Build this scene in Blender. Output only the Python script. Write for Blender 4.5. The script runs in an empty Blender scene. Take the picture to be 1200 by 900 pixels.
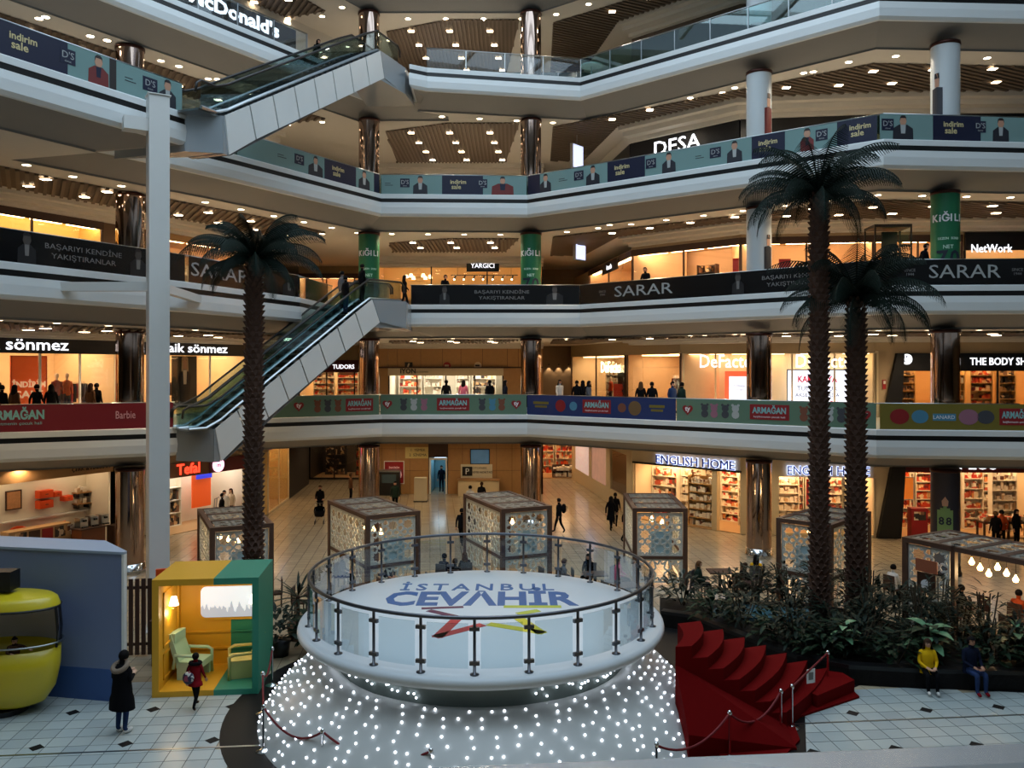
import bpy, math, random
from mathutils import Vector, Matrix
PI = math.pi
R = math.radians
random.seed(7)
scene = bpy.context.scene
COL = scene.collection

# ------------------------------------------------------------------ camera, light, exposure
F, CX, HZ, EYE = 980.0, 600.0, 430.0, 8.2          # focal length in px (1200x900), principal column, horizon row, eye height
cam_data = bpy.data.cameras.new('camera')
cam = bpy.data.objects.new('camera', cam_data)
COL.objects.link(cam)
cam.location = (0, 0, EYE)
cam.rotation_euler = (R(90), 0, 0)
cam_data.sensor_width = 36.0
cam_data.lens = F / 1200.0 * 36.0
cam_data.shift_y = (HZ - 450.0) / 1200.0
cam_data.clip_end = 400
scene.camera = cam
vs = scene.view_settings
vs.view_transform = 'Standard'
vs.look = 'None'
vs.exposure = 0.14
vs.gamma = 1.0
vs.use_curve_mapping = False
world = bpy.data.worlds.new('world')
scene.world = world
world.use_nodes = True
bg = world.node_tree.nodes['Background']
bg.inputs[0].default_value = (0.62, 0.78, 1.0, 1)
bg.inputs[1].default_value = 0.6
sky_data = bpy.data.lights.new('skylight', 'AREA')
sky_data.shape = 'RECTANGLE'
sky_data.size, sky_data.size_y = 30, 34
sky_data.energy = 7400
sky_data.color = (0.68, 0.86, 1.0)
sky = bpy.data.objects.new('skylight', sky_data)
COL.objects.link(sky)
sky.location = (0, 19, 33.5)
try:
    scene.cycles.use_denoising = True
    scene.cycles.max_bounces = 7
    scene.cycles.diffuse_bounces = 3
    scene.cycles.glossy_bounces = 3
    scene.cycles.transparent_max_bounces = 16
    scene.cycles.sample_clamp_indirect = 4.0
    scene.cycles.caustics_reflective = False
    scene.cycles.caustics_refractive = False
    scene.cycles.use_light_tree = True
except Exception:
    pass

# ------------------------------------------------------------------ helpers
def lin(c):
    def f(v):
        v = v / 255.0
        return v / 12.92 if v <= 0.04045 else ((v + 0.055) / 1.055) ** 2.4
    return (f(c[0]), f(c[1]), f(c[2]), 1.0)

MATS = {}
def mat(name, rgb, rough=0.6, metal=0.0, emit=0.0, var=0.0, vscale=3.0, bump=0.0, bscale=40.0, spec=0.5, emit_rgb=None, coat=0.0):
    if name in MATS:
        return MATS[name]
    m = bpy.data.materials.new(name)
    m.use_nodes = True
    nt = m.node_tree
    b = nt.nodes['Principled BSDF']
    c = lin(rgb)
    b.inputs['Base Color'].default_value = c
    b.inputs['Roughness'].default_value = rough
    b.inputs['Metallic'].default_value = metal
    b.inputs['Specular IOR Level'].default_value = spec
    if coat:
        b.inputs['Coat Weight'].default_value = coat
        b.inputs['Coat Roughness'].default_value = 0.08
    if emit:
        b.inputs['Emission Color'].default_value = lin(emit_rgb) if emit_rgb else c
        b.inputs['Emission Strength'].default_value = emit
    if var or bump:
        tc = nt.nodes.new('ShaderNodeTexCoord')
        nz = nt.nodes.new('ShaderNodeTexNoise')
        nz.inputs['Scale'].default_value = vscale
        nz.inputs['Detail'].default_value = 4
        nt.links.new(tc.outputs['Object'], nz.inputs['Vector'])
        if var:
            mx = nt.nodes.new('ShaderNodeMix')
            mx.data_type = 'RGBA'
            mx.inputs[6].default_value = tuple(v * (1 - var) for v in c[:3]) + (1,)
            mx.inputs[7].default_value = tuple(min(1, v * (1 + var)) for v in c[:3]) + (1,)
            nt.links.new(nz.outputs['Fac'], mx.inputs[0])
            nt.links.new(mx.outputs[2], b.inputs['Base Color'])
        if bump:
            nz2 = nt.nodes.new('ShaderNodeTexNoise')
            nz2.inputs['Scale'].default_value = bscale
            nt.links.new(tc.outputs['Object'], nz2.inputs['Vector'])
            bp = nt.nodes.new('ShaderNodeBump')
            bp.inputs['Strength'].default_value = bump
            bp.inputs['Distance'].default_value = 0.02
            nt.links.new(nz2.outputs['Fac'], bp.inputs['Height'])
            nt.links.new(bp.outputs['Normal'], b.inputs['Normal'])
    MATS[name] = m
    return m

def glass(name, rgb, tint=0.5, gloss=0.08, rough=0.02):
    """Thin architectural glass: tinted see-through mixed with a mirror reflection by Fresnel."""
    if name in MATS:
        return MATS[name]
    m = bpy.data.materials.new(name)
    m.use_nodes = True
    nt = m.node_tree
    nt.nodes.clear()
    out = nt.nodes.new('ShaderNodeOutputMaterial')
    tr = nt.nodes.new('ShaderNodeBsdfTransparent')
    c = lin(rgb)
    tr.inputs[0].default_value = tuple(1 - tint * (1 - v) for v in c[:3]) + (1,)
    gl = nt.nodes.new('ShaderNodeBsdfGlossy')
    gl.inputs['Roughness'].default_value = rough
    lw = nt.nodes.new('ShaderNodeLayerWeight')
    lw.inputs[0].default_value = 0.25
    mp = nt.nodes.new('ShaderNodeMapRange')
    mp.inputs[3].default_value = gloss
    mp.inputs[4].default_value = 0.4
    nt.links.new(lw.outputs['Fresnel'], mp.inputs[0])
    mx = nt.nodes.new('ShaderNodeMixShader')
    nt.links.new(mp.outputs[0], mx.inputs[0])
    nt.links.new(tr.outputs[0], mx.inputs[1])
    nt.links.new(gl.outputs[0], mx.inputs[2])
    nt.links.new(mx.outputs[0], out.inputs[0])
    MATS[name] = m
    return m

def ramp_mat(name, stops, scale, rough=0.6, kind='VORONOI', stretch=(1, 1, 1), emit=0.0):
    """Cells of several colours: printed goods, packaging, leaves of a wall of products."""
    if name in MATS:
        return MATS[name]
    m = bpy.data.materials.new(name)
    m.use_nodes = True
    nt = m.node_tree
    b = nt.nodes['Principled BSDF']
    b.inputs['Roughness'].default_value = rough
    tc = nt.nodes.new('ShaderNodeTexCoord')
    mp = nt.nodes.new('ShaderNodeMapping')
    mp.inputs['Scale'].default_value = stretch
    nt.links.new(tc.outputs['Object'], mp.inputs[0])
    if kind == 'VORONOI':
        t = nt.nodes.new('ShaderNodeTexVoronoi')
        t.distance = 'CHEBYCHEV'
        t.inputs['Scale'].default_value = scale
        o = t.outputs['Color']
        sep = nt.nodes.new('ShaderNodeSeparateColor')
        nt.links.new(o, sep.inputs[0])
        fac = sep.outputs[0]
    else:
        t = nt.nodes.new('ShaderNodeTexNoise')
        t.inputs['Scale'].default_value = scale
        fac = t.outputs['Fac']
    nt.links.new(mp.outputs[0], t.inputs['Vector'])
    rp = nt.nodes.new('ShaderNodeValToRGB')
    rp.color_ramp.interpolation = 'CONSTANT' if kind == 'VORONOI' else 'LINEAR'
    els = rp.color_ramp.elements
    while len(els) < len(stops):
        els.new(0.5)
    for e, (p, c) in zip(els, stops):
        e.position = p
        e.color = lin(c)
    nt.links.new(fac, rp.inputs[0])
    nt.links.new(rp.outputs[0], b.inputs['Base Color'])
    if emit:
        nt.links.new(rp.outputs[0], b.inputs['Emission Color'])
        b.inputs['Emission Strength'].default_value = emit
    MATS[name] = m
    return m

KIDS = {}
_ones = ['first', 'second', 'third', 'fourth', 'fifth', 'sixth', 'seventh', 'eighth', 'ninth', 'tenth', 'eleventh', 'twelfth', 'thirteenth', 'fourteenth', 'fifteenth', 'sixteenth', 'seventeenth', 'eighteenth', 'nineteenth']
ORDW = _ones + ['twentieth'] + ['twenty-' + w for w in _ones[:9]] + ['thirtieth'] + ['thirty-' + w for w in _ones[:9]] + ['fortieth'] + ['forty-' + w for w in _ones[:9]]
class MB:
    """Collects shapes and links them as one mesh object."""
    def __init__(s):
        s.v, s.f = [], []
    def add(s, vs, fs):
        o = len(s.v)
        s.v += [tuple(p) for p in vs]
        s.f += [tuple(i + o for i in f) for f in fs]
        return s
    def box(s, x0, x1, y0, y1, z0, z1):
        return s.add([(x0, y0, z0), (x1, y0, z0), (x1, y1, z0), (x0, y1, z0), (x0, y0, z1), (x1, y0, z1), (x1, y1, z1), (x0, y1, z1)],
                     [(3, 2, 1, 0), (4, 5, 6, 7), (0, 1, 5, 4), (1, 2, 6, 5), (2, 3, 7, 6), (3, 0, 4, 7)])
    def cbox(s, c, sz, rz=0.0):
        n = len(s.v)
        a, b, h = sz[0] / 2, sz[1] / 2, sz[2] / 2
        s.box(-a, a, -b, b, -h, h)
        ca, sa = math.cos(rz), math.sin(rz)
        for i in range(n, len(s.v)):
            x, y, z = s.v[i]
            s.v[i] = (c[0] + x * ca - y * sa, c[1] + x * sa + y * ca, c[2] + z)
        return s
    def prism(s, poly, z0, z1):
        n = len(poly)
        return s.add([(x, y, z0) for x, y in poly] + [(x, y, z1) for x, y in poly],
                     [tuple(range(n - 1, -1, -1)), tuple(range(n, 2 * n))] + [(i, (i + 1) % n, n + (i + 1) % n, n + i) for i in range(n)])
    def slabxz(s, poly, y0, y1):
        """polygon in the x-z plane given thickness along y"""
        n = len(poly)
        return s.add([(x, y0, z) for x, z in poly] + [(x, y1, z) for x, z in poly],
                     [tuple(range(n)), tuple(range(2 * n - 1, n - 1, -1))] + [(i, n + i, n + (i + 1) % n, (i + 1) % n) for i in range(n)])
    def tube(s, path, r, seg=8, closed=False, r_end=None):
        pts = [Vector(p) for p in path]
        n = len(pts)
        rings = []
        up = Vector((0, 0, 1))
        for i, p in enumerate(pts):
            a = pts[i - 1] if (i > 0 or closed) else p
            b = pts[(i + 1) % n] if (i < n - 1 or closed) else p
            t = (b - a)
            if t.length < 1e-9:
                t = Vector((0, 0, 1))
            t.normalize()
            u = t.cross(up)
            if u.length < 1e-3:
                u = t.cross(Vector((1, 0, 0)))
            u.normalize()
            w = u.cross(t).normalized()
            rr = r if r_end is None else r + (r_end - r) * i / max(1, n - 1)
            rings.append([p + (u * math.cos(2 * PI * k / seg) + w * math.sin(2 * PI * k / seg)) * rr for k in range(seg)])
        vs = [q for ring in rings for q in ring]
        fs = []
        for i in range(n if closed else n - 1):
            j = (i + 1) % n
            for k in range(seg):
                fs.append((i * seg + k, i * seg + (k + 1) % seg, j * seg + (k + 1) % seg, j * seg + k))
        if not closed:
            fs.append(tuple(range(seg - 1, -1, -1)))
            fs.append(tuple((n - 1) * seg + k for k in range(seg)))
        return s.add(vs, fs)
    def lathe(s, prof, seg=24, c=(0, 0, 0), a0=0.0, a1=2 * PI, caps=False):
        full = abs(a1 - a0 - 2 * PI) < 1e-6
        m = seg if full else seg + 1
        vs = []
        for r, z in prof:
            for k in range(m):
                a = a0 + (a1 - a0) * k / seg
                vs.append((c[0] + r * math.cos(a), c[1] + r * math.sin(a), c[2] + z))
        fs = []
        for i in range(len(prof) - 1):
            for k in range(seg):
                k2 = (k + 1) % m
                fs.append((i * m + k, i * m + k2, (i + 1) * m + k2, (i + 1) * m + k))
        if caps:
            fs.append(tuple(range(m - 1, -1, -1)))
            fs.append(tuple((len(prof) - 1) * m + k for k in range(m)))
        return s.add(vs, fs)
    def ball(s, c, r, seg=10, rings=6, sc=(1, 1, 1)):
        prof = [(max(1e-4, r * math.sin(PI * i / rings)), -r * math.cos(PI * i / rings)) for i in range(rings + 1)]
        n = len(s.v)
        s.lathe(prof, seg)
        for i in range(n, len(s.v)):
            x, y, z = s.v[i]
            s.v[i] = (c[0] + x * sc[0], c[1] + y * sc[1], c[2] + z * sc[2])
        return s
    def xform(s, M, n0=0):
        for i in range(n0, len(s.v)):
            s.v[i] = tuple(M @ Vector(s.v[i]))
        return s
    def mesh(s, name, m, smooth=False):
        me = bpy.data.meshes.new(name)
        me.from_pydata(s.v, [], s.f)
        me.update()
        if m is not None:
            me.materials.append(m)
        if smooth:
            me.polygons.foreach_set('use_smooth', [True] * len(me.polygons))
        return me
    def build(s, name, m, parent=None, smooth=False, loc=None, rz=None):
        return link(name, s.mesh(name, m, smooth), parent, loc, rz)

def link(name, me, parent=None, loc=None, rz=None):
    o = bpy.data.objects.new(name, me)
    COL.objects.link(o)
    if parent is not None:
        o.parent = parent
        KIDS.setdefault(parent.name, []).append(o)
    if loc is not None:
        o.location = loc
    if rz is not None:
        o.rotation_euler = (0, 0, rz)
    return o

def thing(name, label, cat, loc=(0, 0, 0), rz=0.0, group=None, kind=None):
    o = link(name, None, None, loc, rz)
    o.empty_display_size = 0.2
    return tag(o, label, cat, group, kind)

def tag(o, label=None, cat=None, group=None, kind=None):
    if label: o['label'] = label
    if cat: o['category'] = cat
    if group: o['group'] = group
    if kind: o['kind'] = kind
    return o

def struct(name, mb, m, label=None, parent=None, smooth=False):
    o = mb.build(name, m, parent, smooth)
    o['kind'] = 'structure'
    if label: o['label'] = label
    return o

def copy_tree(o, parent=None):
    c = o.copy()
    COL.objects.link(c)
    c.parent = parent
    if parent is not None:
        KIDS.setdefault(parent.name, []).append(c)
    for ch in list(KIDS.get(o.name, ())):
        copy_tree(ch, c)
    return c

def at(x, y, z):
    """photo pixel + height of the thing's plane -> world point"""
    Y = (EYE - z) * F / (y - HZ)
    return Vector(((x - CX) / F * Y, Y, z))

def atd(x, y, Y):
    """photo pixel + distance -> world point"""
    return Vector(((x - CX) / F * Y, Y, EYE - (y - HZ) / F * Y))

TEXTS = []
def text(s, parent, m, size, loc=(0, 0, 0), rot=(R(90), 0, 0), width=None, name='lettering', bold=0.0, ext=0.012, align='CENTER', label=None, sx=1.0, spacing=1.0):
    """lettering; turned into a mesh at the end of the script"""
    cu = bpy.data.curves.new(name, 'FONT')
    cu.body = s
    cu.size = size
    cu.align_x = align
    cu.align_y = 'CENTER'
    cu.extrude = ext
    cu.offset = bold
    cu.resolution_u = 2
    cu.space_character = spacing
    o = bpy.data.objects.new(name, cu)
    COL.objects.link(o)
    o.parent = parent
    o.location = loc
    o.rotation_euler = rot
    TEXTS.append((o, m, width, sx))
    if label: o['label'] = label
    return o

def finish_texts():
    bpy.context.view_layer.update()
    dg = bpy.context.evaluated_depsgraph_get()
    for o, m, width, sx in TEXTS:
        me = bpy.data.meshes.new_from_object(o.evaluated_get(dg))
        me.materials.clear()
        me.materials.append(m)
        k = sx
        if width and len(me.vertices):
            xs = [v.co.x for v in me.vertices]
            k = width / max(1e-6, max(xs) - min(xs))
            for v in me.vertices:
                v.co.x *= k
                if sx != 1.0:
                    pass
        elif sx != 1.0:
            for v in me.vertices:
                v.co.x *= sx
        n = o.name
        new = bpy.data.objects.new('tmp', me)
        COL.objects.link(new)
        new.parent = o.parent
        new.location = o.location
        new.rotation_euler = o.rotation_euler
        for key in ('label', 'kind'):
            if key in o: new[key] = o[key]
        bpy.data.objects.remove(o)
        new.name = n

def frame(p0, p1, z):
    """location and heading of a run seen from the hall: local x along p0->p1, local -y towards the hall"""
    return (p0[0], p0[1], z), math.atan2(p1[1] - p0[1], p1[0] - p0[0]), math.hypot(p1[0] - p0[0], p1[1] - p0[1])

def lerp2(a, b, t):
    return (a[0] + (b[0] - a[0]) * t, a[1] + (b[1] - a[1]) * t)

# ------------------------------------------------------------------ materials
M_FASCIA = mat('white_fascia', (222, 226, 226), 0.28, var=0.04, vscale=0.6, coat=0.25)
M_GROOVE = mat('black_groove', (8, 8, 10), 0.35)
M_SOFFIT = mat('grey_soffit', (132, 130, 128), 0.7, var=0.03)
M_CREAM = mat('cream_plaster', (208, 202, 192), 0.75, var=0.03)
M_BROWN = mat('brown_ceiling', (92, 78, 66), 0.7, var=0.15, vscale=5)
M_SLAT = mat('brown_slat', (104, 90, 76), 0.6)
M_SLABTOP = mat('balcony_floor', (186, 178, 164), 0.35, var=0.06)
M_WALL = mat('beige_wall', (170, 150, 120), 0.7, var=0.05)
M_DARKWALL = mat('dark_wall', (40, 36, 33), 0.6, var=0.1)
M_WOOD = mat('wood_panel', (170, 128, 80), 0.45, var=0.12, vscale=4)
M_STEEL = mat('brushed_steel', (165, 170, 172), 0.28, 1.0)
M_CHROME = mat('chrome', (215, 215, 215), 0.08, 1.0)
M_COLUMN = mat('mirror_column', (172, 150, 138), 0.07, 1.0, bump=0.10, bscale=1.4)
M_BLACK = mat('black_paint', (12, 12, 14), 0.45)
M_WHITE = mat('white_paint', (225, 225, 222), 0.45, var=0.02)
M_LETTER = mat('white_letter', (235, 235, 238), 0.5)
M_LIT = mat('lit_letter', (245, 248, 255), 0.5, emit=1.5)
M_BULB = mat('warm_lamp', (255, 228, 188), 0.5, emit=14.0)
M_GLASS = glass('clear_glass', (214, 230, 236), 0.5, 0.03)
M_TEALGLASS = glass('teal_glass', (150, 205, 205), 0.75, 0.10)
M_SHOPGLASS = glass('shop_glass', (245, 248, 246), 0.4, 0.03)
M_RUBBER = mat('black_rubber', (10, 11, 12), 0.4)

# ------------------------------------------------------------------ plan of the hall (metres; camera at the origin, looking along +Y)
ZB = {1: 5.5, 2: 11.0, 3: 16.48, 4: 22.35, 5: 27.9}       # height of the black line on each balcony front
EDGE = {
    1: [(-27, 26.5), (-18.6, 30.4), (-13.2, 33.0), (-13.5, 37.8), (-11.3, 38.9), (-6.5, 41.8), (0.77, 41.8), (13.9, 31.9), (19, 31.2), (28, 30.4)],
    2: [(-19.5, 16.5), (-15, 24.5), (-11.9, 30.6), (-9.5, 37.5), (-9.0, 42.3), (-5.4, 42.3), (-5.2, 41.8), (3.4, 41.8), (14.3, 31.9), (20, 31.6), (28, 31.2)],
    3: [(-18.4, 15.0), (-14, 22.9), (-11, 28.3), (-14.2, 29.2), (-11.2, 33.8), (-6.5, 41.5), (0.77, 41.8), (14.0, 31.5), (20, 32.0), (28, 32.6)],
    4: [(-20, 22.6), (-13.7, 32.2), (-9.4, 38.7), (-7.2, 42.0), (-4.95, 42.0), (-4.9, 39.9), (-4.1, 40.4), (3.4, 41.8), (14.1, 32.1), (20, 32.4), (28, 32.8)],
    5: [(-24, 14), (-11.2, 33.8), (-6.5, 41.8), (0.77, 41.8), (14.0, 31.5), (28, 32.2)],
}
FLOORZ = {0: 0.0, 1: 5.78, 2: 11.28, 3: 16.76, 4: 22.63}
CEILZ = {i: ZB[i + 1] - 1.3 for i in range(5)}
WL = [(-26.5, 22.5), (-23.5, 28.0), (-13.5, 46.4)]                   # line of the shop fronts, left block
WR = [(6.5, 45.4), (11.2, 41.0), (17.4, 40.2), (28, 39.9)]           # right block, hall side
WC0, WC1 = (-9.5, 54.0), (2.0, 54.0)                                  # centre block
LEVEL = {0: 'ground floor', 1: 'toy-banner level', 2: 'black-banner level', 3: 'teal-banner level', 4: 'glass-railed top level'}

def offset(poly, d):
    """poly moved d to the building side (left of its direction)"""
    out = []
    n = len(poly)
    for i, p in enumerate(poly):
        def nrm(a, b):
            dx, dy = b[0] - a[0], b[1] - a[1]
            l = math.hypot(dx, dy)
            return (-dy / l, dx / l)
        n1 = nrm(poly[i - 1], p) if i > 0 else nrm(p, poly[i + 1])
        n2 = nrm(p, poly[i + 1]) if i < n - 1 else n1
        mx, my = n1[0] + n2[0], n1[1] + n2[1]
        l2 = mx * mx + my * my
        k = 2.0 / max(l2, 0.9)
        out.append((p[0] + mx * k * d, p[1] + my * k * d))
    return out

def sweep(poly, prof):
    """profile points (offset into the building, z) swept along a polyline"""
    mb = MB()
    cols = [offset(poly, d) for d, z in prof]
    n = len(poly)
    vs = [(cols[j][i][0], cols[j][i][1], prof[j][1]) for i in range(n) for j in range(len(prof))]
    m = len(prof)
    fs = [(i * m + j, (i + 1) * m + j, (i + 1) * m + j + 1, i * m + j + 1) for i in range(n - 1) for j in range(m - 1)]
    return mb.add(vs, fs)

# ground
GROT = R(5.6)
def grot(u, v, o=(-8.0, 18.0)):
    c, s = math.cos(GROT), math.sin(GROT)
    return (o[0] + u * c - v * s, o[1] + u * s + v * c)

def tile_floor_mat():
    m = bpy.data.materials.new('polished_stone_floor')
    m.use_nodes = True
    nt = m.node_tree
    b = nt.nodes['Principled BSDF']
    b.inputs['Roughness'].default_value = 0.16
    b.inputs['Specular IOR Level'].default_value = 0.6
    tc = nt.nodes.new('ShaderNodeTexCoord')
    mp = nt.nodes.new('ShaderNodeMapping')
    mp.inputs['Rotation'].default_value = (0, 0, -GROT)
    nt.links.new(tc.outputs['Object'], mp.inputs[0])
    bk = nt.nodes.new('ShaderNodeTexBrick')
    bk.offset = 0
    bk.inputs['Scale'].default_value = 1.0
    bk.inputs['Brick Width'].default_value = 0.46
    bk.inputs['Row Height'].default_value = 0.46
    bk.inputs['Mortar Size'].default_value = 0.008
    bk.inputs['Color1'].default_value = lin((186, 170, 142))
    bk.inputs['Color2'].default_value = lin((174, 158, 132))
    bk.inputs['Mortar'].default_value = lin((110, 100, 85))
    nt.links.new(mp.outputs[0], bk.inputs['Vector'])
    nt.links.new(bk.outputs['Color'], b.inputs['Base Color'])
    return m
M_FLOOR = tile_floor_mat()
M_GROUT = mat('dark_grout', (62, 64, 64), 0.8)
floor = struct('floor', MB().box(-45, 45, -14, 80, -0.3, -0.012), M_FLOOR, 'polished beige stone floor of the hall')
# pale tiles of the court, each laid on its own, around them joints
M_TILE = [mat('court_tile_%d' % k, c, 0.3, var=0.05, vscale=1.3) for k, c in enumerate([(170, 179, 178), (165, 175, 174), (174, 182, 179), (160, 169, 169)])]
M_INSET = mat('black_inset', (12, 12, 14), 0.6, spec=0.2)
TS = 0.46
STAGE = (-0.73, 20.4)
def in_court(x, y):
    if math.hypot(x - STAGE[0], y - STAGE[1]) < 5.9:
        return False
    if x < 0:
        return -13.4 < x < -4.0 and 16.3 < y < 21.6
    # right court: rounded patch in front of the planter
    return 5.0 < x < 14.6 and 16.3 < y < 21.3 and not (x < 8.6 and y > 18.8 + math.sqrt(max(0, 1 - ((8.6 - x) / 2.4) ** 2)) * 2.4) and x > 5.3 + max(0, (y - 17.5)) * 0.5
court = MB()
tile_mesh = [MB().box(-TS / 2 + 0.009, TS / 2 - 0.009, -TS / 2 + 0.009, TS / 2 - 0.009, -0.012, 0.0).mesh('tile', m) for m in M_TILE]
cand = []
for i in range(-30, 60):
    for j in range(-8, 12):
        x, y = grot(i * TS, j * TS)
        if in_court(x, y):
            px, py = CX + F * x / y, HZ + F * EYE / y
            if -25 < px < 1225 and py < 915:
                cand.append((math.hypot(x, y - 0), i, j, x, y))
cand.sort()
grout = MB()
for (d, i, j, x, y) in cand:
    q = [grot((i + a) * TS, (j + b) * TS) for a, b in ((-.5, -.5), (.5, -.5), (.5, .5), (-.5, .5))]
    grout.add([(u, v, -0.005) for u, v in q], [(0, 1, 2, 3)])
tag(grout.build('grout', M_GROUT, floor), kind='stuff')
rest = MB()
for n, (d, i, j, x, y) in enumerate(cand):
    if n < 300:
        o = link('tile', tile_mesh[(i * 7 + j * 13 + (i * j) % 5) % 4], floor, (x, y, 0), GROT)
    else:
        rest.cbox((x, y, -0.006), (TS - 0.012, TS - 0.012, 0.012), GROT)
if rest.v:
    tag(rest.build('tile_field', M_TILE[0], floor), kind='stuff')
inset_mesh = MB().prism([(-0.17, 0), (0, -0.17), (0.17, 0), (0, 0.17)], -0.01, 0.0025).mesh('tile_inset', M_INSET)
for i in range(-30, 60, 4):
    for j in range(-8, 12, 4):
        x, y = grot((i + 0.5) * TS + 0.3, (j + 0.5) * TS)
        if in_court(x, y):
            px, py = CX + F * x / y, HZ + F * EYE / y
            if -25 < px < 1225 and py < 915:
                link('tile_inset', inset_mesh, floor, (x, y, 0), GROT)
a, b = at(-40, 887.5, 0), at(1240, 836, 0)
MBs = MB()
dv = (b - a).normalized()
nv = Vector((-dv.y, dv.x, 0)) * 0.03
MBs.prism([(a.x - nv.x, a.y - nv.y), (b.x - nv.x, b.y - nv.y), (b.x + nv.x, b.y + nv.y), (a.x + nv.x, a.y + nv.y)], -0.01, 0.006)
struct('trim_1', MBs, M_STEEL, 'steel joint strip across the court floor')
# dark stone band round the stage and under the planter
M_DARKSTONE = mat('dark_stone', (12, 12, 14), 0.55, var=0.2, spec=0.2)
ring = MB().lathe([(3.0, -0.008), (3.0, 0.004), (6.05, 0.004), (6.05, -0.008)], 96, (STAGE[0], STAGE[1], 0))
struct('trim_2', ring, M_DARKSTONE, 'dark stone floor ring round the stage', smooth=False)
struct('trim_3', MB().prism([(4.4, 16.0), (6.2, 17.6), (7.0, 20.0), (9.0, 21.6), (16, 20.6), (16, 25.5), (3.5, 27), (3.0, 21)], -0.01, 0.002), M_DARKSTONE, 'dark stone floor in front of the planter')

# balcony slabs
OUT_Y, OUT_X = 78.0, 40.0
def outer(poly):
    return poly + [(OUT_X, poly[-1][1]), (OUT_X, OUT_Y), (-OUT_X, OUT_Y), (-OUT_X, poly[0][1])]
def face(poly, z, up=True):
    vs = [(x, y, z) for x, y in poly]
    f = tuple(range(len(vs)))
    # signed area
    A = sum(poly[i][0] * poly[(i + 1) % len(poly)][1] - poly[(i + 1) % len(poly)][0] * poly[i][1] for i in range(len(poly)))
    if (A > 0) != up:
        f = tuple(reversed(f))
    return MB().add(vs, [f])
for lv in range(1, 6):
    zb, E = ZB[lv], EDGE[lv]
    nm = LEVEL.get(lv, 'uppermost slab')
    struct('floor_%d' % lv, face(outer(offset(E, 0.25)), zb + 0.28), M_SLABTOP, 'floor slab of the %s' % nm)
    struct('trim_cap_%d' % lv, sweep(E, [(0.35, zb + 0.28), (0.03, zb + 0.32), (0.0, zb + 0.29), (0.0, zb + 0.09), (0.02, zb + 0.09)]), M_FASCIA, 'white kerb above the black line of the %s' % nm)
    struct('trim_groove_%d' % lv, sweep(E, [(0.02, zb + 0.09), (0.02, zb - 0.10)]), M_GROOVE, 'black shadow line round the %s' % nm)
    struct('wall_fascia_%d' % lv, sweep(E, [(0.02, zb - 0.10), (0.0, zb - 0.10), (-0.02, zb - 0.35), (0.0, zb - 0.66), (0.09, zb - 0.78), (0.16, zb - 0.80)]), M_FASCIA, 'white balcony front of the %s' % nm, smooth=False)
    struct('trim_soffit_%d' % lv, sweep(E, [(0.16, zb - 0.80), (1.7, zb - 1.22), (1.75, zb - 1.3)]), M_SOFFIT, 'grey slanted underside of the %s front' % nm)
    struct('ceiling_%d' % lv, face(outer(offset(E, 1.7)), zb - 1.3, up=False), M_CREAM, 'cream ceiling under the %s' % nm)
# near side of the hall, under and behind the photographer
struct('floor_near', MB().box(-OUT_X, OUT_X, -14, 3.35, 5.2, 5.78), M_SLABTOP, 'gallery floor on the photographer side')
for lv in (2, 3, 4, 5):
    struct('ceiling_near_%d' % lv, MB().box(-OUT_X, OUT_X, -14, 1.5, ZB[lv] - 1.3, ZB[lv] + 0.28), M_FASCIA, 'balcony of the near side')
    struct('ceiling_side_%d' % (lv * 2), MB().box(-OUT_X, -25, 1.5, 28, ZB[lv] - 1.3, ZB[lv] + 0.28), M_FASCIA, 'balcony of the left side')
    struct('ceiling_side_%d' % (lv * 2 + 1), MB().box(28, OUT_X, 1.5, 31, ZB[lv] - 1.3, ZB[lv] + 0.28), M_FASCIA, 'balcony of the right side')
struct('wall_back', MB().box(-45, 45, -14.5, -14, -0.3, 36), M_WALL, 'wall behind the photographer')
struct('wall_front', MB().box(-45, 45, 79, 79.5, -0.3, 36), M_WALL, 'far outer wall')
struct('wall_left', MB().box(-42, -41.5, -14, 79, -0.3, 36), M_WALL, 'left outer wall')
struct('wall_right', MB().box(41.5, 42, -14, 79, -0.3, 36), M_WALL, 'right outer wall')
struct('ceiling_roof', MB().box(-42, 42, 44.5, 79, 33.6, 34.1).box(-42, -22, 1, 44.5, 33.6, 34.1).box(22, 42, 1, 44.5, 33.6, 34.1).box(-42, 42, -14, 1, 33.6, 34.1), M_CREAM, 'roof round the glazed opening')

# girders of the glazed roof, seen only in reflections
for k in range(7):
    struct('ceiling_girder_%d' % (k + 1), MB().box(-15, 15, 3 + k * 5.6, 3.3 + k * 5.6, 32.2, 32.9), M_WHITE, 'white girder of the glazed roof')
for k in range(5):
    struct('ceiling_girder_%d' % (k + 8), MB().box(-12.1 + k * 6, -11.85 + k * 6, 2, 38, 32.9, 33.2), M_WHITE, 'white purlin of the glazed roof')
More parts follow.
